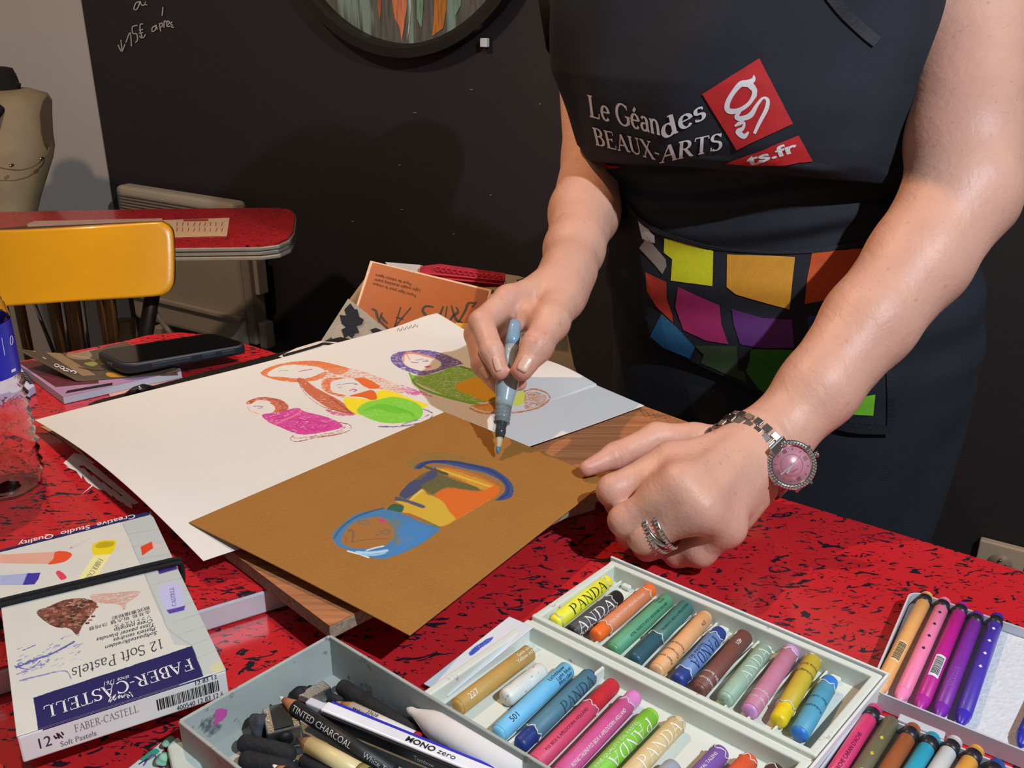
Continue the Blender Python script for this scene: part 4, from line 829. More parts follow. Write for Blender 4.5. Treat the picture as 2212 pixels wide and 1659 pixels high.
stick('charcoal_stick', Q(519, 1640, .0066), Q(640, 1668, .0066), .0062, CHAR, 'broad black charcoal stick at the bottom edge, lower of the two at the left', 'charcoal', gch)
stick('charcoal_stick', Q(650, 1640, .0055), Q(760, 1690, .0055), .005, CHAR, 'black charcoal stick under the cream pencil at the bottom edge', 'charcoal', gch)
stick('charcoal_stick', Q(664, 1487, .003), Q(740, 1515, .004), .0028, CHAR, 'thin black charcoal twig behind the metal piece, nearest the tray corner', 'charcoal', gch)
stick('charcoal_stick', Q(632, 1508, .008), Q(668, 1496, .006), .0062, CHAR, 'short rounded black lump behind the tinted charcoal pencil', 'charcoal', gch)
# kneaded eraser lump
def lump(name, c, r, mat, seed, parent=None, sq=(1, 1, .7)):
    bm = bmesh.new(); bmesh.ops.create_icosphere(bm, subdivisions=3, radius=1); random.seed(seed); ph = [random.uniform(0, 6) for _ in range(6)]
    vs = []
    for v in bm.verts:
        k = 1 + .18 * math.sin(3 * v.co.x + ph[0]) * math.sin(2.5 * v.co.y + ph[1]) + .12 * math.sin(5 * v.co.z + ph[2] + 3 * v.co.x); vs.append(c + np.array([v.co.x * sq[0], v.co.y * sq[1], v.co.z * sq[2]]) * r * k)
    fs = [[v.index for v in f.verts] for f in bm.faces]; bm.free(); return mesh(name, vs, fs, mat, parent, True)
tag(lump('kneaded_eraser', Q(562, 1566, .0085), .0085, M('putty_eraser', '#33373d', .7, bump=.3), 3, None, (.8, 1.0, .9)), 'lumpy dark grey kneaded eraser left of the metal sharpener', 'eraser')
# sharpener
STL = M('brushed_magnesium', '#b5b8ba', .28, 1, var=.12, scale=200, bump=.18, bscale=900)
sh = thing('pencil_sharpener', 'small silver wedge pencil sharpener with round hole, under the tinted pencil', 'sharpener', Q(608, 1570, .0))
sc0 = Q(610, 1568, .008); ux = (PZ(640, 1560, .76) - PZ(580, 1575, .76)); ux /= np.linalg.norm(ux); uy = np.cross([0, 0, 1], ux)
obox('body', sc0, ux * .0105, uy * .012, (0, 0, .0072), STL, sh, .001, 2)
lathe('pencil_hole', sc0 - uy * .0122, sc0 - uy * .0126, [(0, .0048), (.0004, .0048)], M('hole_dark', '#0e0e10', .6), sh, 20)
obox('blade', sc0 + np.array([0, 0, .0078]), ux * .006, uy * .011, (0, 0, .0005), M('blade_steel', '#8f9296', .15, 1), sh)
sh2 = tag(obox('metal_sharpener_block', Q(680, 1503, .007), ux * .009 + uy * .004, uy * .0045 - ux * .002, (0, 0, .0045), STL, None, .0008), 'small silver knurled metal block behind the eraser stick', 'sharpener')

def pencil(name, tip, end, r, coat_, label, lead=.004, cone=.02, wood='#a4703f', leadcol='#e8e4dc', faces=14, cat='pencil'):
    L = np.linalg.norm(end - tip); d = (end - tip) / L; p = thing(name, label, cat, (tip + end) / 2)
    lathe('lead', tip, tip + d * lead, [(0, .0006), (lead, r * .38)], M('lead_' + leadcol, leadcol, .5), p, 10)
    lathe('wood_cone', tip + d * lead, tip + d * cone, [(0, r * .38), (cone - lead, r * .97)], M('wood_' + wood, wood, .6, var=.2, scale=150), p, faces)
    lathe('barrel', tip + d * cone, end, [(0, r), (L - cone, r)], coat_, p, faces)
    return p, d
def along(A, B, r, cam_up=None):
    """mapping (s along A->B in metres, t around in metres, 0 = facing the camera)"""
    d = (B - A) / np.linalg.norm(B - A); 
    def f(s, t, rr=r + .0002):
        c = A + d * s; v = C0 - c; v = v - d * (v @ d); v /= np.linalg.norm(v); w = np.cross(v, d); a = t / rr
        return c + rr * (math.cos(a) * v + math.sin(a) * w)
    return f
def cyl_word(name, s, A, B, r, s0, h, t0, mat, parent, flip=False, style='sans', shear=0, width=None, up=False):
    """s0: start distance from A; h: cap height; t0 offset round the stick; flip: runs B->A direction"""
    geo = serif_geo(s, *style) if style != 'sans' else text_geo(s, shear); x0, x1, y0, y1 = extent(geo[0]); k = h / .7; kx = k if width is None else width / (x1 - x0)
    f = along(A, B, r); sg = -1 if flip else 1
    mp = (lambda u, v: f(s0 + sg * (u - x0) * kx, t0 + sg * (v - .35) * k))
    if up: mp = (lambda u, v: f(s0 + sg * (v - .35) * k, t0 - sg * (u - (x0 + x1) / 2) * kx))
    # densify in text space
    lay(name, geo, mp, mat, parent, maxlen=max(.05, .0012 / k))
pt, pe = Q(603, 1505, .019), Q(850, 1668, .012)
p1, d1 = pencil('charcoal_pencil', pt, pe, .0046, M('matte_black_barrel', '#1f2022', .5), 'black pencil printed TINTED CHARCOAL lying across the sharpener', leadcol='#cfcac4', cone=.014, wood='#a8663c')
cyl_word('lettering', 'TINTED CHARCOAL', pt, pe, .0046, .016, .0040, -.001, M('silver_ink', '#b9b9b9', .4), p1, width=.050)
cyl_word('lettering', 'White TC21', pt, pe, .0046, .076, .003, -.001, M('silver_ink'), p1, width=.026)
# eraser pen
e_a, e_b = Q(668, 1520, .0165), Q(1040, 1672, .0165)
ep = thing('eraser_stick', 'white, blue and black flat eraser holder printed MONO zero', 'eraser', (e_a + e_b) / 2)
ed = (e_b - e_a) / np.linalg.norm(e_b - e_a); en_ = np.cross(ed, [0, 0, 1.]); en_ /= np.linalg.norm(en_); eu_ = np.cross(en_, ed); eu_ = eu_ if eu_[2] > 0 else -eu_
en_ = en_ if en_[1] > 0 else -en_     # points away from the camera
Le = np.linalg.norm(e_b - e_a)
EW = M('glossy_white_plastic', '#e1e2ea', .25); EBk = M('glossy_black_plastic', '#14141a', .3); EBl = M('glossy_blue_plastic', '#1c25b4', .3)
obox('white_face', e_a + ed * (.012 + Le / 2), ed * Le / 2, en_ * .0042, eu_ * .004, EW, ep, .0012, 3)
obox('black_face', e_a + ed * (.014 + Le / 2) - en_ * .0052 - eu_ * .001, ed * Le / 2, en_ * .0012, eu_ * .0042, EBk, ep, .0008, 2)
obox('blue_face', e_a + ed * (.014 + Le / 2) + en_ * .005 - eu_ * .0003, ed * Le / 2, en_ * .0010, eu_ * .0042, EBl, ep, .0008, 2)
obox('tip_sleeve', e_a + ed * .007, ed * .008, en_ * .003, eu_ * .003, M('translucent_sleeve', '#c9ccd6', .3), ep, .001, 2)
obox('eraser_tip', e_a - ed * .004, ed * .004, en_ * .002, eu_ * .002, M('dark_eraser', '#3a2a28', .7), ep, .0006)
def emap(s, t): return e_a + ed * s + en_ * t + eu_ * .0043
geo = text_geo('MONO', 0, .03); x0, x1, _, _ = extent(geo[0]); lay('lettering', geo, lambda u, v: emap(.074 + (u - x0) / (x1 - x0) * .020, (v - .35) * .0055), BINK, ep)
geo = text_geo('zero'); x0, x1, _, _ = extent(geo[0]); lay('lettering', geo, lambda u, v: emap(.096 + (u - x0) / (x1 - x0) * .012, (v - .3) * .0055), BINK, ep)
geo = text_geo('Tombow'); x0, x1, _, _ = extent(geo[0]); lay('lettering', geo, lambda u, v: e_a + ed * (.083 + (u - x0) / (x1 - x0) * .014) - en_ * .0066 + eu_ * ((v - .55) * .0048), M('silver_ink'), ep)
# barcode pencil, black pencil, blending stump, cream pencil, pencil under
qa, qb = Q(727, 1516, .010), Q(905, 1600, .0095)
p2, d2 = pencil('white_pencil', qa, qb, .0045, M('white_lacquer', '#d5d3cc', .4), 'white pencil with a barcode and worn tip behind the eraser stick', cone=.012, leadcol='#b07848', wood='#9a6a40')
fm = along(qa, qb, .0045); random.seed(5); g_ = []; s = 0.0
while s < .016:
    w = random.choice([.0005, .0009]); g_.append(([np.array([s, -.002]), np.array([s + w, -.002]), np.array([s + w, .003]), np.array([s, .003])], [[0, 1, 2, 3]])); s += w + .0006
lay('barcode', merge(g_), lambda u, v: fm(.016 + u, v - .0016), BINK, p2, .002)
cyl_word('lettering', '33638', qa, qb, .0045, .026, .0024, .003, BINK, p2)
lathe('red_ring', qa + d2 * .062, qa + d2 * .066, [(0, .0047), (.004, .0047)], M('red_lacquer', '#b42430', .4), p2, 18)
pencil('black_pencil', Q(800, 1560, .004), Q(990, 1668, .004), .004, M('matte_black_barrel'), 'slim black pencil lying under the eraser stick in the grey tray')
sa, sb = Q(882, 1532, .0165), Q(1128, 1672, .0165)
st = thing('blending_stump', 'thick white paper blending stump with a blunt pointed tip in the grey tray', 'blending stump', (sa + sb) / 2)
Ls = np.linalg.norm(sb - sa)
MS = M('rolled_white_paper', '#d9d2ce', .75, var=.04, scale=30, bump=.1, bscale=150)
lathe('paper_body', sa, sb, [(0, .0016), (.002, .0026), (.006, .003), (.012, .0052), (.020, .0082), (.026, .0094), (Ls, .0098)], MS, st, 36)
lathe('paper_tip', sa - (sb - sa) / Ls * .001, sa, [(0, .0008), (.0012, .0018)], MS, st, 12)
ca, cb = Q(640, 1594, .014), Q(782, 1672, .011)
p3_, d3 = pencil('cream_pencil', ca, cb, .0056, M('cream_lacquer', '#d8c692', .4), 'thick cream pencil with a green end beside the tinted charcoal pencil', cone=.010, leadcol='#3c2c26', wood='#8a5e40', faces=8)
lathe('gold_ring', ca + d3 * .048, ca + d3 * .054, [(0, .0058), (.006, .0058)], M('olive_gold', '#8c8048', .4), p3_, 20)
lathe('green_end', ca + d3 * .054, cb, [(0, .0058), (np.linalg.norm(cb - ca) - .054, .0058)], M('dark_green_lacquer', '#1e4a3a', .35), p3_, 20)
pencil('white_tip_pencil', Q(588, 1652, .011), Q(660, 1700, .010), .0042, M('matte_black_barrel'), 'black pencil with a white tip, just entering at the bottom edge', cone=.010, leadcol='#e8e6e2')
# foam piece and floral card at the bottom left
fo2 = thing('foam_block', 'chipped pale grey foam piece with green smears left of the grey tray', 'foam', PZ(390, 1625, ZN))
prism('foam', [PZ(x, y, ZN + .012)[:2] for x, y in ((360, 1612), (385, 1590), (405, 1618), (432, 1640), (450, 1700), (380, 1700))], ZN + .0005, ZN + .013, M('pale_foam', '#b9c2ba', .8, bump=.6, bscale=200), fo2, .002)
lump('green_crumb', PZ(366, 1604, ZN + .006), .004, M('mint_crumb', '#7fb79a', .7), 4, fo2); lump('green_crumb', PZ(352, 1640, ZN + .006), .0045, M('mint_crumb'), 6, fo2)
fc_ = sheet('floral_card', lambda u, v: PZ(275, 1662, ZN + .0012) + u[:, None] * (PZ(350, 1603, ZN + .0012) - PZ(275, 1662, ZN + .0012)) + v[:, None] * (PZ(372, 1675, ZN + .0012) - PZ(350, 1603, ZN + .0012)), 50, 40, paint_mat('floral_card_white', '#d2d6d0', .4), None, .0005)
paint(fc_, [('f', [(300, 1640), (330, 1618), (345, 1625), (320, 1645)], '#3fa07c', .9), ('l', [(310, 1655), (330, 1632), (350, 1650)], '#7a3a8a', 1., 4), ('f', [(340, 1648), (352, 1640), (360, 1655), (345, 1662)], '#c83aa0', 1.), ('l', [(300, 1652), (320, 1640)], '#222244', 1., 3)])
tag(fc_, 'glossy floral card in green and magenta at the bottom edge, below the pastel box', 'card')

# ------------------------------------------------------------------ oil pastel box
ZT = .768
O0, OU, OV = PZ(1150, 1330, ZT), PZ(1752, 1628, ZT), PZ(1322, 1212, ZT)
U2, V2 = OU - O0, OV - O0; LU, LV = np.linalg.norm(U2), np.linalg.norm(V2); uh, vh = U2 / LU, V2 / LV
def TR(a, b, z): p = O0 + uh * a + vh * b; return np.array([p[0], p[1], z])
PL = M('ivory_plastic_tray', '#d2d7cd', .38, var=.04, scale=20, dirt='#9b7f96', dscale=85, dth=.64, bump=.05)
ob = thing('oil_pastel_box', 'open ivory plastic tray of thick oil pastels in two rows, in a white cardboard sleeve', 'pastel tray', TR(LU / 2, 0, ZN))
LOW = -.112
def tb(name, a0, a1, b0, b1, z0, z1, mat, parent, bev=.0008):
    c = (TR(a0, b0, 0) + TR(a1, b1, 0)) / 2; return obox(name, [c[0], c[1], (z0 + z1) / 2], uh * (a1 - a0) / 2, vh * (b1 - b0) / 2, (0, 0, (z1 - z0) / 2), mat, parent, bev, 3)
CB = M('white_cardboard', '#d8dad8', .6, var=.04, dirt='#9a9aa4', dscale=40, dth=.68)
tb('sleeve_floor', -.004, LU + .006, LOW, LV + .005, ZN + .0004, ZN + .0016, CB, ob)
tb('sleeve_wall', -.004, LU + .006, LV + .003, LV + .005, ZN + .0006, ZT + .0012, CB, ob)
tb('sleeve_wall', LU + .004, LU + .006, LOW, LV + .005, ZN + .0006, ZT + .0006, CB, ob)
zt0 = ZN + .0018
for nm, b0, b1, zz in (('upper_tray', 0, LV + .0015, ZT), ('lower_tray', LOW, -.0035, ZT - .001)):
    tr = tb(nm, .0, LU + .002, b0, b1, zt0, zt0 + .0016, PL, ob)
    for ri, (a0, a1, c0, c1) in enumerate(((-.001, .005, b0 + .002, b1 - .002), (LU - .003, LU + .003, b0 + .002, b1 - .002), (-.0012, LU + .0032, b1 - .0055, b1), (-.0012, LU + .0032, b0, b0 + .0045))):
        tb('rim', a0, a1, c0, c1, zt0 + .0001 * ri, zz - .0003 * (ri < 2), PL, tr, .0014)
    if nm == 'upper_tray': up_tr = tr
    else: lo_tr = tr
tb('hinge_strip', -.001, LU + .003, -.0036, .0006, zt0, ZT - .004, PL, ob)

def pastel(A, B, r, core, wrap, label, w0=0., w1=1., texts=(), worn=None, n=22, name='oil_pastel', group='thick oil pastels in the ivory tray', cat='oil pastel', stub=None):
    """A,B axis ends (B = far end). paper wrapper covers w0..w1 of the length"""
    L = np.linalg.norm(B - A); d = (B - A) / L; o = thing(name, label, cat, (A + B) / 2 - [0, 0, r], group)
    mc = M('pastel_' + core, core, .42, var=.10, scale=120, bump=.35, bscale=260, dirt=worn, dscale=220, dth=.6)
    lathe('pastel_core', A, B, [(0, r * .60), (r * .18, r * .84), (r * .5, r * .93), (L - r * .5, r * .93), (L - r * .16, r * .84), (L, r * .6)], mc, o, n)
    if wrap:
        mw_ = M('wrapper_' + wrap, wrap, .55, var=.07, scale=70, bump=.25, bscale=180)
        a, b = L * w0 + (.0022 if w0 == 0 else 0), L * w1 - (.0018 if w1 == 1 else 0)
        wr = lathe('paper_wrapper', A + d * a, A + d * b, [(0, r * .935), (0.0002, r * .995), ((b - a) / 2, r), (b - a - .0002, r * .995), (b - a, r * .935)], mw_, o, n)
        for i_, s in enumerate((a, b)):
            if (s > L * .05 and i_ == 0) or (s < L * .95 and i_ == 1):
                vsr = []; rg = []
                for k in range(n + 1): ang = 2 * math.pi * k / n; dd, uu, ww = frame(d); rg.append(A + d * (s + .0012 * math.sin(5 * ang + s * 900) + .0007 * math.sin(9 * ang)) + (uu * math.cos(ang) + ww * math.sin(ang)) * r * 1.0)
                tube('torn_edge', rg, .00045, M('torn_paper', '#cfcfca', .8), wr, 6)
    for t in texts:
        s, fr, h, t0, col, flip = t[:6]; kw = t[6] if len(t) > 6 else {}
        cyl_word('lettering', s, A, B, r, fr * L, h, t0, M('ink_' + col, col, .55), o, flip, **kw)
    return o
SER = dict(style=(.10, .045)); zax = zt0 + .0016 + .0062
def PP(x, y, h=0.): return PZ(x, y, zax + h)
R1 = .0061
up = 'in the upper tray row'
W, Bk = '#e3e0da', '#1d1b1c'
PD_ = 'PANDA'; AD = 'ROYAL TALENS P.O. BOX 4, APELDOORN, HOLLAND'
def bigw(s, fr, wid, col, flip=False, t0=-.0005): return (s, fr, .0080, t0, col, flip, dict(style=(.085, .035), width=wid))
pastel(PP(1196, 1348), PP(1314, 1254), R1, '#e8e03c', '#e6e234', 'bright yellow oil pastel with black PANDA lettering, first ' + up, 0.06, .9, [bigw('PANDA', .24, .044, Bk)])
pastel(PP(1232, 1370), PP(1337, 1287), R1, '#1f1f22', '#4a4b4e', 'black oil pastel in a grey wrapper, second ' + up, 0., .80, [bigw('ANDA', .06, .044, W), ('QUALITY OIL PASTEL', .05, .0026, -.0058, W, False, dict(width=.045))])
pastel(PP(1284, 1376), PP(1408, 1272), R1, '#ea6a22', '#d88258', 'orange oil pastel in a salmon wrapper, third ' + up, .17, .87, [(AD, .2, .0020, .001, W, False, dict(width=.045))])
pastel(PP(1320, 1407), PP(1442, 1296), R1, '#57936b', '#5a9e78', 'mid green oil pastel ' + up + ', between orange and dark teal', 0, .98, [(AD, .24, .0022, -.0012, '#27483a', False, dict(width=.050)), ('Verde', .80, .0022, .003, '#27483a', False), ('Grün', .80, .0022, .006, '#27483a', False)])
pastel(PP(1368, 1430), PP(1484, 1310), R1, '#2c5562', '#44786f', 'dark teal oil pastel with a torn wrapper ' + up, .40, .98, [('TALENS P.O. BOX 4, APELDOORN', .45, .0020, .001, '#1f3a3a', False, dict(width=.040))])
pastel(PP(1416, 1452), PP(1526, 1331), R1, '#ddb083', '#e0a672', 'peach flesh-tint oil pastel ' + up, 0, .95, [('Carnation', .27, .0024, .001, '#5a4232', True, dict(up=True)), ('Flesh tint', .16, .0024, .001, '#5a4232', True, dict(up=True)), ('Fleischfarbe', .38, .0022, .001, '#5a4232', True, dict(up=True)), ('374', .85, .0026, -.002, '#5a4232', True)])
pastel(PP(1461, 1474), PP(1556, 1365), R1, '#2a3f86', '#6687bd', 'blue oil pastel with dark blue bare ends ' + up, .16, .84, [bigw('PANDA', .78, .035, '#1c2a52', True, -.002), ('OIL PASTEL', .30, .0022, .0040, '#1c2a52', False, dict(width=.022))])
pastel(PP(1506, 1495), PP(1611, 1373), R1, '#6e463f', '#74463e', 'dark reddish brown oil pastel ' + up, 0, 1, [('Light brown', .22, .0024, .0, W, True, dict(up=True)), ('Lichtbruin', .12, .0024, .0, W, True, dict(up=True)), ('401', .82, .0032, .001, W, True)])
pastel(PP(1564, 1514), PP(1652, 1403), R1, '#9fb8a2', '#93b09a', 'pale sage green oil pastel with blue smears ' + up, .0, .97, [bigw('ANDA', .34, .038, '#c9d8ca')], worn='#3f7fb0')
pastel(PP(1617, 1540), PP(1714, 1400), R1, '#c98fc9', '#bd7a92', 'dusky pink oil pastel with a lilac far end ' + up, 0, .88, [('Rouge violet', .13, .0024, .0, W, True, dict(up=True)), ('Purpurrosé', .22, .0024, .0, W, True, dict(up=True))])
pastel(PP(1679, 1561), PP(1762, 1418), R1, '#e2c61a', '#c3a932', 'dark yellow oil pastel with a worn glossy near end ' + up, .20, .93, [('Jaune foncé', .76, .0024, .001, '#4a4326', True, dict(up=True)), ('Dunkelgelb', .66, .0024, .001, '#4a4326', True, dict(up=True))])
pastel(PP(1724, 1590), PP(1794, 1470), R1, '#3079d0', '#4f9ab8', 'cobalt blue oil pastel in a light blue wrapper, last ' + up, 0, .85, [('Kobaltblau', .40, .0024, .0015, '#23506a', True, dict(up=True)), ('Bleu cobalt', .56, .0024, .0015, '#23506a', True, dict(up=True))])
lo = 'in the lower tray row'
def PL_(x, y, h=0.): return PZ(x, y, zax + h)
pastel(PL_(985, 1530), PL_(1146, 1408), R1, '#b58f4a', '#ba9450', 'ochre oil pastel marked 227, leftmost ' + lo, 0, 1, [('227', .12, .0040, .001, W, False), ('Gele oker', .80, .0026, .0035, W, False), ('Yellow ochre', .75, .0026, .0, W, False)])
pastel(PL_(1090, 1511), PL_(1172, 1447), R1 * 1.12, '#d6d9d2', None, 'stubby white oil pastel stained with black specks ' + lo, worn='#77756f')
pastel(PL_(1073, 1588), PL_(1228, 1444), R1, '#72bde0', '#72bbe2', 'light blue oil pastel marked 501 ' + lo, 0, 1, [('501', .14, .0040, .001, '#1d3242', False), ('Lichtblauw', .82, .0026, .0036, '#1d3242', True, dict(up=False)), ('Light blue', .80, .0026, .0, '#1d3242', True)] if False else [('501', .14, .0040, .001, '#1d3242', False), ('Lichtblauw', .70, .0028, .0034, '#1d3242', False), ('Light blue', .76, .0028, .0, '#1d3242', False), ('Bleu clair', .76, .0028, -.0034, '#1d3242', False)])
pastel(PL_(1119, 1614), PL_(1277, 1458), R1, '#1c3478', '#4d7a8e', 'steel blue oil pastel with a torn wrapper and navy stub ' + lo, .18, .97, [bigw('PANDA', .5, .036, '#27455a', False, -.003)])
pastel(PL_(1150, 1655), PL_(1326, 1478), R1, '#bf2b36', '#d04a6e', 'crimson oil pastel with a thick red bare end ' + lo, 0., .68, [('P.O. BOX 4, APELDOORN, HOLLAND', .12, .0022, .0012, '#6a1c36', False, dict(width=.045))])
pastel(PL_(1205, 1680), PL_(1373, 1503), R1, '#d67fbc', '#cc5590', 'bright pink oil pastel with paler bare end ' + lo, 0, .86, [(AD, .10, .0024, -.0012, W, False, dict(width=.060)), ])
pastel(PL_(1262, 1700), PL_(1410, 1542), R1, '#8ed13c', '#7fc43a', 'lime green oil pastel with white PANDA lettering ' + lo, 0, .95, [bigw('PANDA', .86, .045, W, True, -.003), ('FINE QUALITY OIL PASTEL', .15, .0024, .0036, W, False, dict(width=.048))])
pastel(PL_(1345, 1690), PL_(1468, 1558), R1, '#d8c290', '#d6bc88', 'cream oil pastel with pale lettering ' + lo, 0, .93, [bigw('PANDA', .22, .044, '#ece4d0')])
pastel(PL_(1372, 1740), PL_(1458, 1655), R1 * 1.05, '#9aa0ac', None, 'grey oil pastel with a bare rounded end ' + lo, worn='#b59a5c')
pastel(PL_(1450, 1740), PL_(1560, 1623), R1, '#7b52a8', '#7d56a6', 'purple oil pastel ' + lo + ', right of the grey one', 0, .92, [('ROYAL TALENS', .45, .0022, .002, W, False)])
pastel(PL_(1520, 1750), PL_(1622, 1640), R1, '#e0562c', '#de5a32', 'orange red oil pastel ' + lo + ', right of the purple one', 0, .92)
pastel(PL_(1580, 1770), PL_(1680, 1662), R1, '#4a3430', '#503a34', 'dark brown oil pastel, rightmost ' + lo, 0, .92)
# slot ridges and thumb notches in the upper tray
ends = [(1258, 1357, 1372, 1262), (1302, 1388, 1424, 1278)]
pts_up = [((1196, 1348), (1314, 1254)), ((1232, 1370), (1337, 1287)), ((1284, 1376), (1408, 1272)), ((1320, 1407), (1442, 1296)), ((1368, 1430), (1484, 1310)), ((1416, 1452), (1526, 1331)), ((1461, 1474), (1556, 1365)), ((1506, 1495), (1611, 1373)), ((1564, 1514), (1652, 1403)), ((1617, 1540), (1714, 1400)), ((1679, 1561), (1762, 1418)), ((1724, 1590), (1794, 1470))]
zs = zt0 + .0016
mids = [(PZ(*a, zs) + PZ(*b, zs)) / 2 for a, b in pts_up]
for i in range(11):
    m0 = (mids[i] + mids[i + 1]) / 2; a = (m0 - O0) @ uh
    # solve parallelogram coords
    Mx = np.array([uh[:2], vh[:2]]).T; c = np.linalg.solve(Mx, (m0 - O0)[:2]); a = c[0]
    tb('divider', a - .0008, a + .0008, .0045, LV - .004, zs, zs + .0038, PL, up_tr, .0006)
    tb('thumb_rest', a + .003, a + .011, LV - .0095, LV - .0045, zs, zs + .0045, PL, up_tr, .0018)
for x, y in ((1322, 1500), ):
    m0 = PZ(x, y, zs); Mx = np.array([uh[:2], vh[:2]]).T
for x, y in ((1340, 1545), ):
    pass
c = np.linalg.solve(np.array([uh[:2], vh[:2]]).T, (PZ(1290, 1475, zs) - O0)[:2]); tb('divider', c[0] - .0012, c[0] + .0012, LOW + .004, -.008, zs, zs + .010, PL, lo_tr, .0008)
# coloured paper flap at the left of the tray
fl = thing('cardboard_flap', 'white folded paper flap smeared with blue and red, left of the ivory tray', 'paper', PZ(1010, 1420, ZN))
fls = sheet('flap', lambda u, v: PZ(915, 1478, ZN + .004) + u[:, None] * (PZ(1100, 1333, ZN + .016) - PZ(915, 1478, ZN + .004)) + v[:, None] * (PZ(968, 1505, ZN + .006) - PZ(915, 1478, ZN + .004)), 90, 40, paint_mat('flap_paper', '#d2d8e2', .6), fl, .0006)
paint(fls, [('f', [(1012, 1412), (1030, 1395), (1064, 1377), (1062, 1386), (1040, 1402), (1020, 1418)], '#3458c0', .8), ('l', [(1018, 1414), (1045, 1388), (1060, 1380)], '#2a48b4', .8, 4), ('l', [(1020, 1436), (1038, 1425)], '#c84a5a', .8, 3)])
tb('flap_edge', -.003, .0, -.0, .001, ZN, ZN + .001, CB, ob)

# ------------------------------------------------------------------ crayon tins
TIN = M('painted_tin', '#c6c8d0', .3, .08, var=.05, coat=.3)
FOAM = M('white_foam_bed', '#cdcfd2', .85, var=.05, scale=200, bump=1.0, bscale=350)
def tin(name, label, c0, cu, cv_, zr_, lu, lv):
    o = thing(name, label, 'crayon tin', (c0 + (cu - c0) / 2)); uu = (cu - c0) / np.linalg.norm(cu - c0); vv = (cv_ - c0) / np.linalg.norm(cv_ - c0)
    
    def rr(off, k=6):
        pts = []; R_r = .010 - off * .6
        cs = [(off, off), (lu - off, off), (lu - off, lv - off), (off, lv - off)]
        for i, (x, y) in enumerate(cs):
            pass
            s_ = [(1, 1), (-1, 1), (-1, -1), (1, -1)][i]; cx, cy = x + s_[0] * R_r, y + s_[1] * R_r; st_ = [180, 270, 0, 90][i]
            for j in range(k + 1): t = math.radians(st_ + 90 * j / k); pts.append(c0 + uu * (cx + R_r * math.cos(t)) + vv * (cy + R_r * math.sin(t)))
        return pts
    out, inn = rr(0), rr(.0014); n = len(out); vs = []
    zb = ZN + .0006
    for ring_, z in ((out, zb), (out, zr_), (inn, zr_), (inn, zb + .0012)): vs += [np.array([p[0], p[1], z]) for p in ring_]
    fs = [[i + k * n, (i + 1) % n + k * n, (i + 1) % n + (k + 1) * n, i + (k + 1) * n] for k in range(3) for i in range(n)] + [list(range(n))[::-1], [3 * n + i for i in range(n)]]
    fix_normals(mesh('tin_body', vs, fs, TIN, o, True)).modifiers.new('ws', 'EDGE_SPLIT').split_angle = math.radians(40)
    i2 = rr(.0022); prism('foam_bed', [p[:2] for p in i2], zb + .0013, zb + .005, FOAM, o)
    return o, uu, vv
zn1 = ZN + .0130
upt, tu, tv = tin('crayon_tin', 'open silver tin lined with white foam holding five wax crayons, at the right edge', PZ(1876, 1487, zn1), PZ(2150, 1598, zn1), PZ(1962, 1285, zn1), zn1, .24, .132)
lot, tu2, tv2 = tin('crayon_tin', 'white tin lid in the bottom right corner with a row of short wax crayons', PZ(1866, 1530, zn1 - .0005), PZ(2212, 1668, zn1 - .0005), PZ(1740, 1700, zn1 - .0005), zn1 - .0005, .24, .110)
zc = ZN + .0006 + .005 + .0051
MCB = M('crayon_band_black', '#26232a', .4)
def crayon(tip, end, r, col, wrap, label, band=True, texts=(), deco=None, group='wax crayons in the silver tin', name='wax_crayon'):
    L = np.linalg.norm(end - tip); d = (end - tip) / L; o = thing(name, label, 'crayon', (tip + end) / 2 - [0, 0, r], group)
    lathe('wax_core', tip, end, [(0, .0009), (.0015, .0022), (.008, r * .92), (L - .0012, r * .93), (L, r * .8)], M('wax_' + col, col, .35, var=.06, scale=80), o, 20)
    wm = M('crayon_paper_' + wrap, wrap, .42, var=.06, scale=60, coat=.2)
    lathe('paper_wrapper', tip + d * .0115, end - d * .003, [(0, r * .93), (.0002, r), (L - .0147, r), (L - .0145, r * .93)], wm, o, 20)
    if band: lathe('black_band', end - d * .0135, end - d * .0055, [(0, r * 1.012), (.008, r * 1.012)], MCB, o, 20)
    f = along(tip, end, r)
    if deco:
        g_ = []; 
        for k in range(4): s = L - .024 - .0165 * k; g_.append(([np.array(q) for q in ((s - .0018, 0), (s, .0013), (s + .0018, 0), (s, -.0013))], [[0, 1, 2, 3]]))
        lay('arrow_marks', merge(g_), lambda u, v: f(u, v), M('mark_' + deco, deco, .5), o, .002)
    for t in texts:
        if t[0] == 'bar':
            random.seed(len(label)); g_ = []; s = 0
            lay('label_patch', ([np.array(q) for q in ((t[1], -.0035), (t[1] + .026, -.0035), (t[1] + .026, .0035), (t[1], .0035))], [[0, 1, 2, 3]]), lambda u, v: f(u, v, r + .00012), M('label_' + t[2], t[2], .5), o, .0015)
            while s < .020:
                w = random.choice([.0004, .0008]); g_.append(([np.array(q) for q in ((t[1] + .003 + s, -.0028), (t[1] + .003 + s + w, -.0028), (t[1] + .003 + s + w, .0026), (t[1] + .003 + s, .0026))], [[0, 1, 2, 3]])); s += w + .0006
            lay('barcode', merge(g_), lambda u, v: f(u, v, r + .00028), BINK, o, .0015)
        else: cyl_word('lettering', t[0], tip, end, r, t[1], t[2], t[3], M('ink_' + t[4], t[4], .55), o, t[5] if len(t) > 5 else False)
    return o
def CP(x, y): return PZ(x, y, zc)
RC = .0049
crayon(CP(1893, 1502), CP(2003, 1287), RC, '#f0b27c', '#e3a862', 'peach wax crayon with a barcode label, leftmost of five in the silver tin', texts=[('bar', .036, '#e2c08a')])
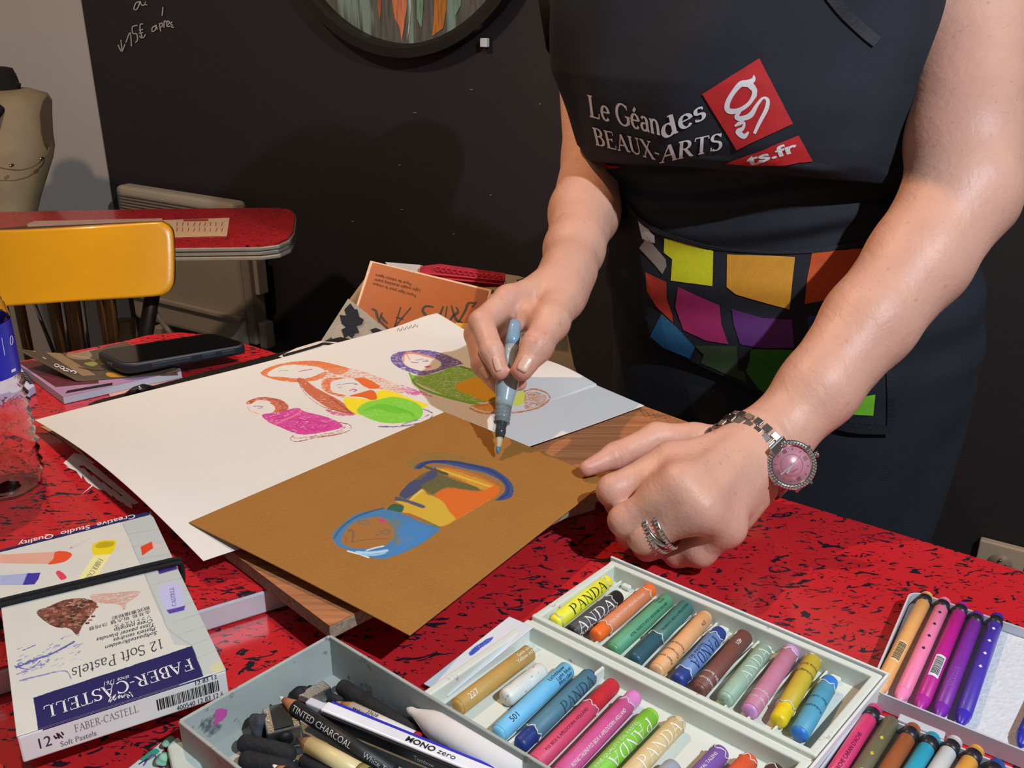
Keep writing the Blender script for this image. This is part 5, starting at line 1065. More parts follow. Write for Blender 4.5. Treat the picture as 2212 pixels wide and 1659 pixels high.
crayon(CP(1941, 1517), CP(2041, 1299), RC, '#ec84b4', '#ea7fa6', 'light pink wax crayon with dark arrow marks in the silver tin', deco='#2a2430')
crayon(CP(1984, 1535), CP(2079, 1309), RC, '#b0289a', '#b81e8a', 'magenta wax crayon with a white barcode patch in the silver tin', texts=[('bar', .034, '#dcdade')])
crayon(CP(2025, 1552), CP(2112, 1329), RC, '#7a2aa4', '#7d2f9c', 'purple wax crayon, fourth of five in the silver tin', texts=[('NEOCOLOR', .03, .003, 0, '#9a5ab4')])
crayon(CP(2073, 1567), CP(2155, 1333), RC, '#3f2aae', '#4a34a4', 'violet blue wax crayon with white arrow marks, rightmost of five in the silver tin', deco='#d8d4e4')
crayon(CP(2204, 1612), CP(2300, 1400), RC, '#2434b8', '#2434b4', 'deep blue wax crayon cut off by the right edge of the photo')
zc = ZN + .0006 + .005 + .0053
g2 = 'wax crayons in the white tin lid'
for x, y, col, wr, lab, kw in ((1892, 1530, '#d04a78', '#d43a6e', 'hot pink wax crayon, leftmost in the white lid', dict(texts=[("D'ACHE CARAN D'ACHE", .018, .0026, .0, '#4a1c2c')])),
    (1927, 1558, '#66604c', '#6c664c', 'olive grey wax crayon with yellow arrow marks in the white lid', dict(deco='#c8b43a', band=False)),
    (1975, 1572, '#9c5c34', '#9a5630', 'brown wax crayon in the white lid, between olive and turquoise', {}),
    (2017, 1592, '#2c94ac', '#2c9ab4', 'turquoise wax crayon in the white lid', {}),
    (2064, 1600, '#c9cbc8', '#c6c8c4', 'white wax crayon with a black band in the white lid', {}),
    (2111, 1620, '#e0a44c', '#dc9c40', 'orange yellow wax crayon in the white lid', {}),
    (2156, 1650, '#2c4c9c', '#2c4ca0', 'dark blue wax crayon, rightmost in the white lid', {})):
    e_ = CP(x, y); t_ = CP(x - 100, y + 158); t_ = e_ + (t_ - e_) / np.linalg.norm(t_ - e_) * .092
    crayon(t_, e_, RC, col, wr, lab, group=g2, **kw)
# hinge clip between the two tins
hc = PZ(1992, 1562, zn1 - .002)
obox('hinge_clip', PZ(1990, 1570, zn1 - .001), tu * .014, tv * .0035, (0, 0, .0012), TIN, lot, .001)

# ------------------------------------------------------------------ magazines, phone, notebook, bottle
pm = thing('magazine', 'purple and maroon booklet lying under the brown magazine and the phone', 'magazine', PZ(200, 810, ZF))
zm = ZF + .009
mq = [PZ(x, y, zm) for x, y in ((38, 785), (136, 857), (391, 800), (380, 780), (230, 750))]
prism('pages', [p[:2] for p in mq], ZF + .0006, zm - .0006, M('page_block', '#b9bfc8', .7, var=.12, scale=400, stretch=(1, 1, 30)), pm)
prism('cover', [p[:2] for p in mq], zm - .0006, zm, M('lilac_cover', '#a883a8', .35), pm)
prism('cover_photo', [PZ(x, y, zm)[:2] for x, y in ((42, 785), (66, 778), (200, 790), (214, 828), (120, 836))], zm, zm + .0002, M('maroon_print', '#5c2a34', .4, var=.3, scale=40), pm)
prism('title_strip', [PZ(x, y, zm)[:2] for x, y in ((141, 850), (243, 832), (243, 827), (146, 844))], zm, zm + .0003, M('black_ink'), pm)
bm_ = thing('magazine', 'brown magazine with a curled cover, half under the phone', 'magazine', PZ(200, 780, ZF))
q00, q10, q11, q01 = PZ(35, 752, zm + .026), PZ(165, 822, zm + .002), PZ(390, 800, zm + .004), PZ(268, 738, zm + .004)
def magf(u, v):
    u = u[:, None]; v = v[:, None]; P = (1 - u) * (1 - v) * q00 + u * (1 - v) * q10 + u * v * q11 + (1 - u) * v * q01
    P[:, 2] -= (.010 * np.sin(np.pi * v[:, 0]) * (1 - .5 * u[:, 0])); P[:, 2] = np.maximum(P[:, 2], zm + .0012); return P
bms = sheet('curled_cover', magf, 150, 150, paint_mat('brown_cover', '#54483a', .35, var=.08), bm_, .0012)
s5 = 460 / 2212
paint(bms, [('p', [(420, 740), (560, 745), (1000, 1010), (860, 1020)], '#8a7458', 1.), ('f', [(690, 790), (860, 740), (960, 800), (900, 850), (740, 840)], '#8a7860', .8), ('f', [(870, 890), (960, 870), (1020, 890), (960, 920)], '#8a8a4c', .9), ('f', [(1100, 990), (1200, 985), (1320, 1025), (1140, 1030)], '#c08a34', .95), ('f', [(1420, 980), (1460, 970), (1490, 1000), (1440, 1000)], '#b5863a', .9), ('l', [(760, 810), (900, 830), (980, 860)], '#a8947c', .8, 9), ('l', [(820, 930), (960, 960), (1100, 960)], '#322a26', .8, 14), ('f', [(1200, 960), (1420, 960), (1500, 990), (1300, 1010)], '#4a3a30', .8), ('l', [(280, 735), (370, 768)], '#aca49a', 1., 8), ('l', [(445, 825), (478, 842)], '#c9c4bc', 1., 9)], (0, 600), s5)
bmb = pxmap(bvh_of(bms), .0008)
tt_ = [ribbon_geo(catmull(c, 4), 1.6) for c in ([(117, 788), (124, 788), (128, 792), (122, 794), (117, 790)], [(130, 792), (136, 793), (139, 797), (133, 798), (129, 794)], [(139, 797), (137, 801), (148, 803)], [(142, 797), (150, 800), (156, 804)], [(152, 805), (158, 802), (165, 806), (160, 808)])]
lay('title_lettering', merge(tt_), bmb, M('white_ink'), bm_)

ph = thing('smartphone', 'black smartphone in a dark rubber case lying on the magazines', 'phone', PZ(370, 760, zm))
zp = zm + .0185
pq = [PZ(x, y, zp) for x, y in ((203, 758), (268, 789), (538, 742), (462, 718))]
def roundpoly(Q4, r, k=6):
    out = []; n = len(Q4)
    for i in range(n):
        p, a, b = Q4[i][:2], Q4[i - 1][:2], Q4[(i + 1) % n][:2]; da = (a - p) / np.linalg.norm(a - p); db = (b - p) / np.linalg.norm(b - p); s_, e_ = p + da * r, p + db * r
        for j in range(k + 1): t = j / k; out.append((1 - t) ** 2 * s_ + 2 * t * (1 - t) * p + t * t * e_)
    return out
pr = roundpoly(pq, .014); prism('case', pr, zp - .0125, zp, M('dark_rubber_case', '#23262c', .45, bump=.1), ph, .0035, 4, True)
prism('screen', inset(pr, .0035), zp, zp + .0004, M('black_glass', '#050506', .06, coat=.6), ph)
cpn = (pq[1] + pq[2]) / 2; dpn = (pq[2] - pq[1]) / np.linalg.norm(pq[2] - pq[1]); npn = np.array([dpn[1], -dpn[0], 0]); npn = npn if npn[1] < 0 else -npn
Lph = np.linalg.norm(pq[2] - pq[1])
for t, l in ((.36, .022), (.66, .008), (.82, .008)): c = pq[1] + (pq[2] - pq[1]) * t; obox('side_grip' if l > .01 else 'side_button', np.array([c[0], c[1], zp - .0062]) - npn * .0002 + npn * .0004, dpn * l, npn * .0008, (0, 0, .0026), M('grip_rubber', '#2f333b', .6), ph, .0005)
c = (pq[0] + pq[1]) / 2; de = (pq[1] - pq[0]) / np.linalg.norm(pq[1] - pq[0]); ne = np.array([de[1], -de[0], 0]); ne = ne if ne[0] < 0 else -ne
obox('charge_port', np.array([c[0], c[1], zp - .0065]) + ne * .0002, de * .0055, ne * .0004, (0, 0, .0019), M('port_steel', '#8f8f92', .3, 1), ph, .0006)

nb = thing('notebook', 'small white spiral notebook behind the water bottle', 'notebook', PZ(20, 830, ZF))
prism('pages', [PZ(x, y, ZF + .010)[:2] for x, y in ((-60, 800), (42, 790), (75, 832), (60, 842), (-60, 858))], ZF + .0006, ZF + .010, M('bluish_paper', '#b4b6d0', .6), nb, .001)
for k in range(8): tube('spiral_ring', [PZ(40 + k * 3.3, 806 + k * 3.2, ZF + .0107), PZ(55 + k * 3.0, 804 + k * 3.2, ZF + .0115)], .0007, M('black_ink'), nb, 6)

bo = thing('water_bottle', 'clear ribbed plastic water bottle with a blue label at the left edge', 'bottle', PZ(22, 1062, ZF))
bc0 = PZ(14, 1052, ZF + .0012)
PET = M('clear_plastic', '#ffffff', .03, trans=1., ior=1.33, var=0, bump=.18, bscale=90)
prof = [(.0, .012), (.0004, .024), (.003, .030)]
random.seed(2)
k = 0; z = .006
while z < .100: prof += [(z, .0312 + (.0018 if k % 2 else -.0014))]; z += .0046; k += 1
prof += [(.104, .0302), (.106, .0306), (.158, .0306), (.160, .0302), (.168, .029), (.182, .024), (.200, .016), (.208, .0125), (.220, .0125)]
n = 48; vs = []; fs = []
def botring(z, r, k): return [np.array([bc0[0] + (r + .0007 * math.sin(7 * t + z * 300) * (z < .10)) * math.cos(t), bc0[1] + (r + .0007 * math.sin(7 * t + z * 300) * (z < .10)) * math.sin(t), bc0[2] + z + .0035 * math.sin(t * 2 + 1) * (0.006 < z < .10)]) for t in [2 * math.pi * j / n for j in range(n)]]
rings = [botring(z, r, i) for i, (z, r) in enumerate(prof)]; rings += [botring(z, max(r - .0006, .001), i) for i, (z, r) in list(enumerate(prof))[::-1]][:]
for rg in rings: vs += rg
for i in range(len(rings) - 1):
    for j in range(n): a, b = i * n + j, i * n + (j + 1) % n; fs.append([a, b, b + n, a + n])
fs.append([j for j in range(n)]); fs.append([(len(rings) - 1) * n + j for j in range(n)])
fix_normals(mesh('bottle_body', vs, fs, PET, bo, True))
lb = lathe('label', bc0 + [0, 0, .109], bc0 + [0, 0, .156], [(0, .0310), (.047, .0310)], M('blue_label', '#1c24a4', .3, var=.05), bo, 48, caps=False)
lathe('cap', bc0 + [0, 0, .211], bc0 + [0, 0, .226], [(0, .0145), (.014, .0145), (.015, .0135)], M('blue_cap', '#2238b0', .4), bo, 32)
lbm = pxmap(bvh_of(lb), .0003)
lay('label_emblem', merge([ribbon_geo([(24 + 3 * math.cos(t / 8 * 6.28), 735 + 10 * math.sin(t / 8 * 6.28)) for t in range(9)], 1.8), ribbon_geo([(3, 730), (10, 768)], 1.2)]), lbm, M('white_ink'), bo)
lay('label_mark', ([np.array(p) for p in ((24, 799), (33, 795), (33, 801), (24, 805))], [[0, 1, 2, 3]]), lbm, M('white_ink'), bo)

# ------------------------------------------------------------------ tote bag with orange sketch pad
bg = thing('tote_bag', 'beige canvas tote bag with black zigzag pattern and red lace band behind the table', 'bag', (-.12, 1.42, 0))
CV = M('beige_canvas', '#a8957a', .85, var=.12, scale=60, bump=.4, bscale=600)
ZB1, ZB2 = 1.36, 1.46
front_px = [(792, 596), (905, 585), (1000, 596), (1092, 612), (1180, 632), (1225, 700), (1252, 790), (1262, 900), (1100, 1000), (760, 1000), (690, 860), (700, 745), (748, 655)]
def bagp(x, y, d, zmin=.46):
    p = PD(x, y, d); return p
fr = [PD(x, y, ZB1 + .03) for x, y in front_px]; bk = [PD(x * .97 + 30, y - 4, ZB2) for x, y in front_px]
n = len(fr); o = fix_normals(mesh('bag_body', fr + bk, [list(range(n)), list(range(n, 2 * n))[::-1]] + [[i, (i + 1) % n, n + (i + 1) % n, n + i] for i in range(n)], CV, bg, False)); bevel(o, .008, 3)
def bagpatch(name, px, d, mat, th=.001): 
    a = [PD(x, y, d) for x, y in px]; b = [PD(x, y, d + th) for x, y in px]; m_ = len(a)
    return fix_normals(mesh(name, a + b, [list(range(m_)), list(range(m_, 2 * m_))[::-1]] + [[i, (i + 1) % m_, m_ + (i + 1) % m_, m_ + i] for i in range(m_)], mat, bg, False))
# folded corner in front of the pad, left
KN = M('canvas_light', '#b3a28c', .85, var=.1, scale=80, bump=.4, bscale=600); ZK = M('black_pattern', '#26242a', .85, var=.2, scale=300, bump=.4, bscale=600)
bagpatch('front_flap', [(752, 645), (772, 660), (835, 712), (800, 800), (690, 800), (690, 742)], 1.25, KN, .004)
bagpatch('zigzag', [(757, 655), (766, 668), (772, 668), (776, 684), (786, 690), (782, 700), (770, 704), (776, 718), (768, 720), (762, 730), (754, 724), (744, 730), (738, 712), (748, 706), (738, 698), (734, 680), (748, 682), (744, 668)], 1.2485, ZK)
bagpatch('zigzag', [(800, 712), (812, 708), (826, 714), (822, 722), (812, 726)], 1.2485, ZK)
bagpatch('zigzag', [(700, 738), (716, 728), (722, 742), (712, 748), (704, 760), (695, 752)], 1.2485, M('navy_pattern', '#3a4560', .85))
# red lace band
LC = M('red_lace', '#a81c30', .8, var=.25, scale=200, bump=.5, bscale=500)
lace = bagpatch('lace_band', [(908, 575), (950, 570), (1092, 590), (1088, 620), (1000, 622), (905, 596)], ZB1 - .0, LC, .003)
for k in range(12): 
    c = PD(945 + k * 12.0, 581 + k * 1.75, ZB1 - .002); vsr = [c + np.array([.0035 * math.cos(t), 0, .0032 * math.sin(t)]) for t in [6.283 * j / 10 for j in range(11)]]; tube('lace_loop', vsr, .0009, M('lace_bright', '#c22a3e', .8), lace, 5)
for yo in (12, 20): tube('lace_cord', [PD(912, 578 + yo, ZB1 - .003), PD(1000, 586 + yo, ZB1 - .003), PD(1090, 594 + yo + 2, ZB1 - .003)], .0016, M('lace_bright'), lace, 6)
bagpatch('side_panel', [(1092, 592), (1120, 596), (1180, 614), (1185, 650), (1090, 640)], ZB1 - .002, KN, .004)
lay('printed_motif', merge([ribbon_geo([(1118, 606), (1132, 601), (1140, 604), (1130, 612), (1144, 610), (1138, 603)], 2.2), ribbon_geo([(1116, 604), (1124, 614), (1142, 612)], 2.2)]), lambda u, v: PD(u, v, ZB1 - .0035), ZK, bg)
bagpatch('dark_strap', [(1226, 720), (1242, 728), (1262, 800), (1258, 830), (1240, 790)], ZB1 - .004, ZK, .006)
bagpatch('white_lining', [(832, 566), (905, 572), (980, 590), (900, 592), (840, 578)], ZB1 + .01, M('white_lining', '#c3bcb4', .8), .002)

pd = thing('sketch_pad', 'orange sketch pad standing upside-down in the tote bag', 'sketch pad', PD(900, 700, 1.31))
def padp(x, y, o_=0): 
    # plane leaning back: pass through chosen depth points
    P0, P1, P2 = PD(803, 565, 1.335), PD(1065, 627, 1.30), PD(742, 770, 1.285); nr = np.cross(P1 - P0, P2 - P0); nr /= np.linalg.norm(nr); nr = nr if nr @ (C0 - P0) > 0 else -nr
    d = ray(x, y); t = ((P0 - C0) @ nr) / (d @ nr); return C0 + d * t + nr * o_
pc4 = [(800, 563), (1062, 626), (1020, 830), (735, 770)]
a = [padp(x, y) for x, y in pc4]; b = [padp(x, y, -.007) for x, y in ((802, 560), (1066, 622), (1022, 830), (735, 770))]
fix_normals(mesh('paper_block', a + b, [[0, 1, 2, 3], [7, 6, 5, 4]] + [[i, (i + 1) % 4, 4 + (i + 1) % 4, 4 + i] for i in range(4)], M('cream_page', '#d9b898', .8, var=.1, scale=300), pd, False))
mesh('orange_cover', [padp(x, y, .0008) for x, y in ((805, 568), (812, 569), (1055, 629), (1052, 640), (1016, 826), (740, 768))], [[0, 1, 2, 3, 4, 5]], M('orange_cover', '#9e4809', .35, var=.05), pd, False)
def padword(s, x0, y0, x1, y1, xu, yu, mat, parent, **k):
    geo = text_geo(s, k.get('shear', 0), k.get('bold', 0)); a0, a1, _, _ = extent(geo[0]); lay('lettering', geo, aff(padp(x0, y0, .0012), padp(x1, y1, .0012), padp(xu, yu, .0012), a1 - a0, .7, a0), mat, parent)
DI = M('brown_ink', '#4a2412', .6)
padword('Papel de esbozo ligero', 889, 612, 812, 592, 888, 618, DI, pd); padword('Light weight sketching paper', 908, 626, 809, 602, 907, 632, DI, pd); padword('Papier léger pour le croquis', 899, 637, 806, 611, 898, 643, DI, pd)
bigs = [[(826, 676), (812, 712)], [(822, 680), (828, 690), (838, 700)], [(803, 668), (812, 672), (818, 690), (840, 712)], [(866, 664), (850, 715)], [(888, 665), (850, 710)], [(872, 690), (856, 686)],
        [(937, 664), (920, 662), (913, 672), (920, 682), (915, 690), (903, 690)], [(958, 662), (945, 690), (925, 694)], [(966, 662), (960, 700)], [(975, 660), (985, 690), (1000, 698)], [(985, 664), (990, 674), (978, 684), (968, 700)], [(1025, 655), (1012, 656), (1005, 672), (990, 698)], [(1030, 652), (1020, 664)]]
lay('title_lettering', merge([ribbon_geo(catmull(c, 4) if len(c) > 2 else c, list(np.interp(np.linspace(0, 1, (len(c) - 1) * 4 + 1 if len(c) > 2 else 2), [0, .5, 1], [2.5, 6, 3]))) for c in bigs]), lambda u, v: padp(u, v, .0013), BINK, pd)
mesh('yellow_strip', [padp(x, y, .0012) for x, y in ((985, 698), (1032, 700), (1028, 735), (975, 722))], [[0, 1, 2, 3]], M('yellow_print', '#d89a18', .4), pd, False)
# seat of the chair that carries the bag
cs_ = thing('black_stool', 'black stool hidden in the dark behind the table carrying the tote bag', 'stool', (-.07, 1.42, 0))
low = min(min(p[2] for p in fr), min(p[2] for p in bk))
cx = np.mean([p[0] for p in fr + bk]); cy = np.mean([p[1] for p in fr + bk])
lathe('seat', (cx, cy, low - .034), (cx, cy, low - .001), [(0, .17), (.004, .175), (.028, .175), (.033, .165)], M('black_vinyl', '#100e0e', .5), cs_, 32)
for k in range(4): t = .8 + k * math.pi / 2; tube('leg', [(cx + .17 * math.cos(t), cy + .17 * math.sin(t), .001), (cx + .12 * math.cos(t), cy + .12 * math.sin(t), low - .034)], .012, DK, cs_, 10)

# ------------------------------------------------------------------ person: one continuous body surface from rounded limbs
def sd_cap(P, a, b, ra, rb):
    ab = b - a; L2 = ab @ ab + 1e-12; q = P - a; t = np.clip((q @ ab) / L2, 0, 1); d = q - t[:, None] * ab
    return np.sqrt((d * d).sum(1)) - (ra + (rb - ra) * t)
def sd_ell(P, c, ax, r):
    q = (P - c) @ ax.T; k0 = np.sqrt(((q / r) ** 2).sum(1)); k1 = np.sqrt(((q / (r * r)) ** 2).sum(1)) + 1e-9; return k0 * (k0 - 1) / k1
def smin(a, b, k):
    h = np.clip(.5 + .5 * (b - a) / k, 0, 1); return b + (a - b) * h - k * h * (1 - h)
def smax(a, b, k): return -smin(-a, -b, k)
def smin1(a, b, k): return smin(a, b, k)
class Grp:
    def __init__(s, items, k, kout): s.items, s.k, s.kout = items, k, kout
    def __call__(s, P):
        d = None
        for it in s.items:
            if isinstance(it, Grp): v, kk = it(P), it.kout
            elif it[0] == 'c': v, kk = sd_cap(P, *it[1:5]), (it[5] if len(it) > 5 else s.k)
            else: v, kk = sd_ell(P, *it[1:4]), (it[4] if len(it) > 4 else s.k)
            d = v if d is None else smin(d, v, kk)
        return d
    def pts(s):
        o = []
        for it in s.items:
            if isinstance(it, Grp): o += it.pts()
            elif it[0] == 'c': r = max(it[3], it[4]); o += [it[1] - r, it[1] + r, it[2] - r, it[2] + r]
            else: r = it[3].max(); o += [it[1] - r, it[1] + r]
        return o
def chain(pts, rs, k=.004, kout=.002, subs=None):
    P = [np.asarray(p, float) for p in pts]; return Grp([('c', P[i], P[i + 1], rs[i], rs[i + 1]) for i in range(len(P) - 1)], k, kout)
def surface(groups, h, B=8, cutz=None):
    """sparse surface-net of the union of groups. groups: list of (Grp, k) combined in order; each evaluated only near itself"""
    info = [(g, k, np.min(g.pts(), 0), np.max(g.pts(), 0)) for g, k in groups]
    def F(P):
        d = np.full(len(P), .3)
        for g, k, lo, hi in info:
            m = ((P > lo - .035 - k) & (P < hi + .035 + k)).all(1)
            if m.any(): v = g(P[m]); d[m] = smin(d[m], v, k)
        return d
    lo = np.min([i[2] for i in info], 0) - .02; hi = np.max([i[3] for i in info], 0) + .02
    bs = h * B; nb_ = np.ceil((hi - lo) / bs).astype(int)
    gi = np.stack(np.meshgrid(*[np.arange(k) for k in nb_], indexing='ij'), -1).reshape(-1, 3)
    c = lo + (gi + .5) * bs; d = np.concatenate([F(c[i:i + 200000]) for i in range(0, len(c), 200000)])
    act = gi[np.abs(d) < bs * 1.05]
    loc = np.stack(np.meshgrid(*[np.arange(B)] * 3, indexing='ij'), -1).reshape(-1, 3)
    D3 = nb_ * B + 4
    def key(I): return (I[..., 0].astype(np.int64) * D3[1] + I[..., 1]) * D3[2] + I[..., 2]
    I = (act[:, None, :] * B + loc[None]).reshape(-1, 3)
    val = np.concatenate([F(lo + I[i:i + 400000] * h) for i in range(0, len(I), 400000)]) if len(I) else np.zeros(0)
    K = key(I); o = np.argsort(K); K = K[o]; val = val[o]; I = I[o]
    def look(J):
        k = key(J); p = np.searchsorted(K, k); p = np.clip(p, 0, len(K) - 1); ok = K[p] == k; return p, ok
    near_ = np.abs(val) < h * 2.2; Ic = I[near_]
    # cells whose 8 corners are known and mixed
    offs = np.array([[a, b, c] for a in (0, 1) for b in (0, 1) for c in (0, 1)])
    cells = np.unique(key(np.concatenate([Ic - o_ for o_ in offs]))) ; cz = cells % D3[2]; cy = (cells // D3[2]) % D3[1]; cx = cells // (D3[2] * D3[1]); Cc = np.stack([cx, cy, cz], -1)
    vv = np.empty((len(Cc), 8)); ok = np.ones(len(Cc), bool)
    for j, o_ in enumerate(offs): p, k = look(Cc + o_); vv[:, j] = val[p]; ok &= k
    mix = ok & (vv.min(1) < 0) & (vv.max(1) >= 0); Cc = Cc[mix]; vv = vv[mix]; ck = cells[mix]
    s_ = np.zeros((len(Cc), 3)); cnt = np.zeros(len(Cc))
    for i in range(8):
        for j in range(i + 1, 8):
            if np.abs(offs[i] - offs[j]).sum() == 1:
                m = (vv[:, i] < 0) != (vv[:, j] < 0); t = vv[m, i] / (vv[m, i] - vv[m, j]); s_[m] += offs[i] + t[:, None] * (offs[j] - offs[i]); cnt[m] += 1
    Vt = lo + (Cc + s_ / cnt[:, None]) * h
    faces = []
    for ax in range(3):
        e = np.zeros(3, int); e[ax] = 1; u = np.zeros(3, int); u[(ax + 1) % 3] = 1; w = np.zeros(3, int); w[(ax + 2) % 3] = 1
        p, ok = look(I + e); m = ok & ((val < 0) != (val[p] < 0)); J = I[m]; neg = val[m] < 0
        q = [J, J - u, J - u - w, J - w]; idx = []; good = np.ones(len(J), bool)
        for c_ in q:
            k = key(c_); pp = np.clip(np.searchsorted(ck, k), 0, len(ck) - 1); good &= ck[pp] == k; idx.append(pp)
        idx = np.stack(idx, 1); idx[~neg] = idx[~neg][:, ::-1]; faces.append(idx[good])
    return Vt, np.concatenate(faces)

A = np.array
E1 = A([.902, -.431, 0]); NN = A([-.431, -.902, 0])
# ---- left arm (watch arm)
LS, LE, LM, LW = PD(2120, -190, 1.04), PD(2078, 415, .910), PD(1878, 695, .872), PD(1668, 950, .842)
larm = Grp([('c', LS, PD(2098, 60, .975), .054, .058), ('c', PD(2098, 60, .975), PD(2084, 300, .928), .058, .053), ('c', PD(2084, 300, .928), LE, .053, .0505),
            ('c', LE, PD(1985, 560, .892), .0505, .0455), ('c', PD(1985, 560, .892), LM, .0455, .0405), ('c', LM, PD(1768, 838, .852), .0405, .0340), ('c', PD(1768, 838, .852), LW, .0340, .0295),
            ('c', PD(2130, 395, .93), PD(2122, 440, .925), .032, .032)], .012, .02)
def JZ(x, y, z): return PZ(x, y, z)
wl = JZ(1628, 968, .822)
mI, mM, mR, mP = JZ(1452, 1000, .829), JZ(1470, 1052, .829), JZ(1512, 1098, .817), JZ(1568, 1138, .797)
lpalm = Grp([('c', LW, wl, .0275, .024), ('c', wl, mI, .021, .0135), ('c', wl, mM, .022, .0135), ('c', wl, mR, .022, .013), ('c', wl, mP, .021, .0125), ('c', JZ(1660, 1010, .80), JZ(1590, 1110, .785), .020, .016), ('c', JZ(1560, 1020, .795), JZ(1480, 1085, .79), .018, .018),
             ('c', mI, mM, .0118, .0118), ('c', mM, mR, .0118, .0112), ('c', mR, mP, .0112, .0105), ('c', mI + (JZ(1325, 1060, .812) - mI) * .45, mM + (JZ(1348, 1124, .797) - mM) * .4, .0085, .0085), ('c', mM + (JZ(1348, 1124, .797) - mM) * .4, mR + (JZ(1394, 1156, .788) - mR) * .35, .0085, .008), ('c', wl + A([-.002, .003, .0185]), mI + A([.012, .006, .0085]), .0048, .0062, .007), ('c', wl + A([0, -.001, .019]), mM + A([.01, .004, .0088]), .0045, .006, .007), ('c', wl + A([.003, -.006, .0175]), mR + A([.01, .005, .0075]), .0045, .0058, .007)], .018, .016)
lth = chain([JZ(1590, 962, .806), JZ(1500, 950, .812), JZ(1418, 945, .813), JZ(1330, 985, .806), JZ(1268, 1012, .8015)], [.0175, .0145, .0128, .0112, .0070], .006, .014)
lin = chain([mI, JZ(1325, 1060, .812), JZ(1338, 1088, .792), JZ(1385, 1098, .778)], [.0142, .0132, .0115, .009], .004, .0035)
lmi = chain([mM, JZ(1348, 1124, .797), JZ(1360, 1152, .775), JZ(1410, 1156, .764)], [.0140, .0124, .0110, .009], .004, .0035)
lri = chain([mR, JZ(1394, 1156, .788), JZ(1398, 1180, .768), JZ(1450, 1178, .762)], [.0135, .0146, .0115, .009], .004, .0035)
lpi = chain([mP, JZ(1512, 1190, .7725), JZ(1462, 1196, .7625), JZ(1440, 1182, .761)], [.0130, .0128, .0108, .0090], .004, .0035)
lfing = Grp([lin, lmi, lri, lpi], .0028, .009)
for g in (lin, lmi, lri, lpi): g.kout = .0026
lkn = Grp([('e', mI + A([0, 0, .003]), np.eye(3), A([.0125, .012, .0115])), ('e', mM + A([0, 0, .003]), np.eye(3), A([.0125, .012, .0115])), ('e', mR + A([0, 0, .002]), np.eye(3), A([.012, .012, .012]))], .004, .008)

# ---- right arm (brush arm)
RS, RE, RWr = PD(1272, -160, 1.30), PD(1290, 345, 1.20), PD(1228, 585, 1.005)
rarm = Grp([('c', RS, PD(1276, 120, 1.25), .046, .043), ('c', PD(1276, 120, 1.25), RE, .043, .041), ('c', RE, PD(1262, 460, 1.11), .042, .0385), ('c', PD(1262, 460, 1.11), PD(1240, 540, 1.04), .0385, .0305), ('c', PD(1240, 540, 1.04), RWr, .0305, .0255)], .014, .02)
rI, rM, rR, rP = PD(1098, 648, .945), PD(1082, 662, .975), PD(1082, 684, 1.0), PD(1098, 705, 1.02)
tC, tM, tI, tT = PD(1212, 648, .965), PD(1190, 696, .918), PD(1160, 748, .888), PD(1128, 800, .876)
rpalm = Grp([('c', RWr, PD(1205, 625, .985), .0245, .024), ('c', PD(1205, 625, .985), rI, .022, .0135), ('c', PD(1205, 630, .99), rM, .020, .0135), ('c', PD(1205, 640, 1.0), rR, .020, .013), ('c', PD(1210, 650, 1.0), rP, .020, .0125), ('c', RWr, tC, .023, .020)], .016, .014)
rth = chain([tC, tM, tI, tT], [.0205, .0170, .0138, .0098], .008, .010)
rin = chain([rI, PD(1040, 697, .915), PD(1062, 758, .890), PD(1080, 802, .882)], [.0142, .0122, .0108, .0080], .0045, .004)
rmi = chain([rM, PD(1028, 722, .955), PD(1042, 790, .925), PD(1082, 836, .905)], [.0140, .0112, .0102, .0084], .0045, .004)
rri = chain([rR, PD(1040, 748, .985), PD(1064, 806, .955), PD(1106, 832, .930)], [.013, .0108, .0096, .0080], .0045, .004)
rpi = chain([rP, PD(1070, 770, 1.0), PD(1100, 815, .965), PD(1122, 828, .940)], [.0120, .0098, .0088, .0075], .0045, .004)
for g in (rin, rmi, rri, rpi): g.kout = .0024
rfing = Grp([rin, rmi, rri, rpi], .0028, .008)
rweb = Grp([('c', PD(1128, 668, .945), PD(1165, 700, .925), .010, .012), ('c', PD(1112, 668, .95), PD(1126, 706, .93), .0085, .0055)], .008, .009)

# ---- torso, neck, head, legs
def cz(z):   # centre of the trunk at height z
    zs = [.0, .50, .80, .93, 1.10, 1.25, 1.40]; xs = [.34, .335, .335, .315, .250, .235, .215]; ys = [1.13, 1.13, 1.12, 1.12, 1.12, 1.13, 1.09]
    return A([np.interp(z, zs, xs), np.interp(z, zs, ys), z])
AX = A([E1, NN, A([0, 0, 1.])])
shL, shR = cz(1.24) + E1 * .165, cz(1.24) - E1 * .165
torso = Grp([('e', cz(.84), AX, A([.175, .105, .13])), ('e', cz(.98) + NN * .0, AX, A([.150, .085, .17])), ('e', cz(1.15), AX, A([.155, .095, .15])),
             ('c', shL, LS, .055, .050), ('c', shR, RS, .055, .046), ('c', shL, shR, .060, .060)], .05, .03)
nk, hd = cz(1.33) + NN * .015, cz(1.475) + NN * .105
HN = NN * .80 - A([0, 0, .60]); HZ = A([0, 0, .80]) + NN * .60; HX = A([E1, HN, HZ])
head = Grp([('c', cz(1.27), nk + NN * .02 + A([0, 0, .06]), .055, .048), ('e', hd, HX, A([.072, .090, .100])), ('e', hd + HN * .045 - HZ * .055, HX, A([.050, .048, .050])),
            ('c', hd + HN * .088 + HZ * .012, hd + HN * .108 - HZ * .022, .006, .010, .008), ('c', hd + HN * .088 - HZ * .052 - E1 * .018, hd + HN * .088 - HZ * .052 + E1 * .018, .006, .006, .006),
            ('e', hd + E1 * .074 - HZ * .01, HX, A([.008, .016, .030])), ('e', hd - E1 * .074 - HZ * .01, HX, A([.008, .016, .030]))], .025, .03)
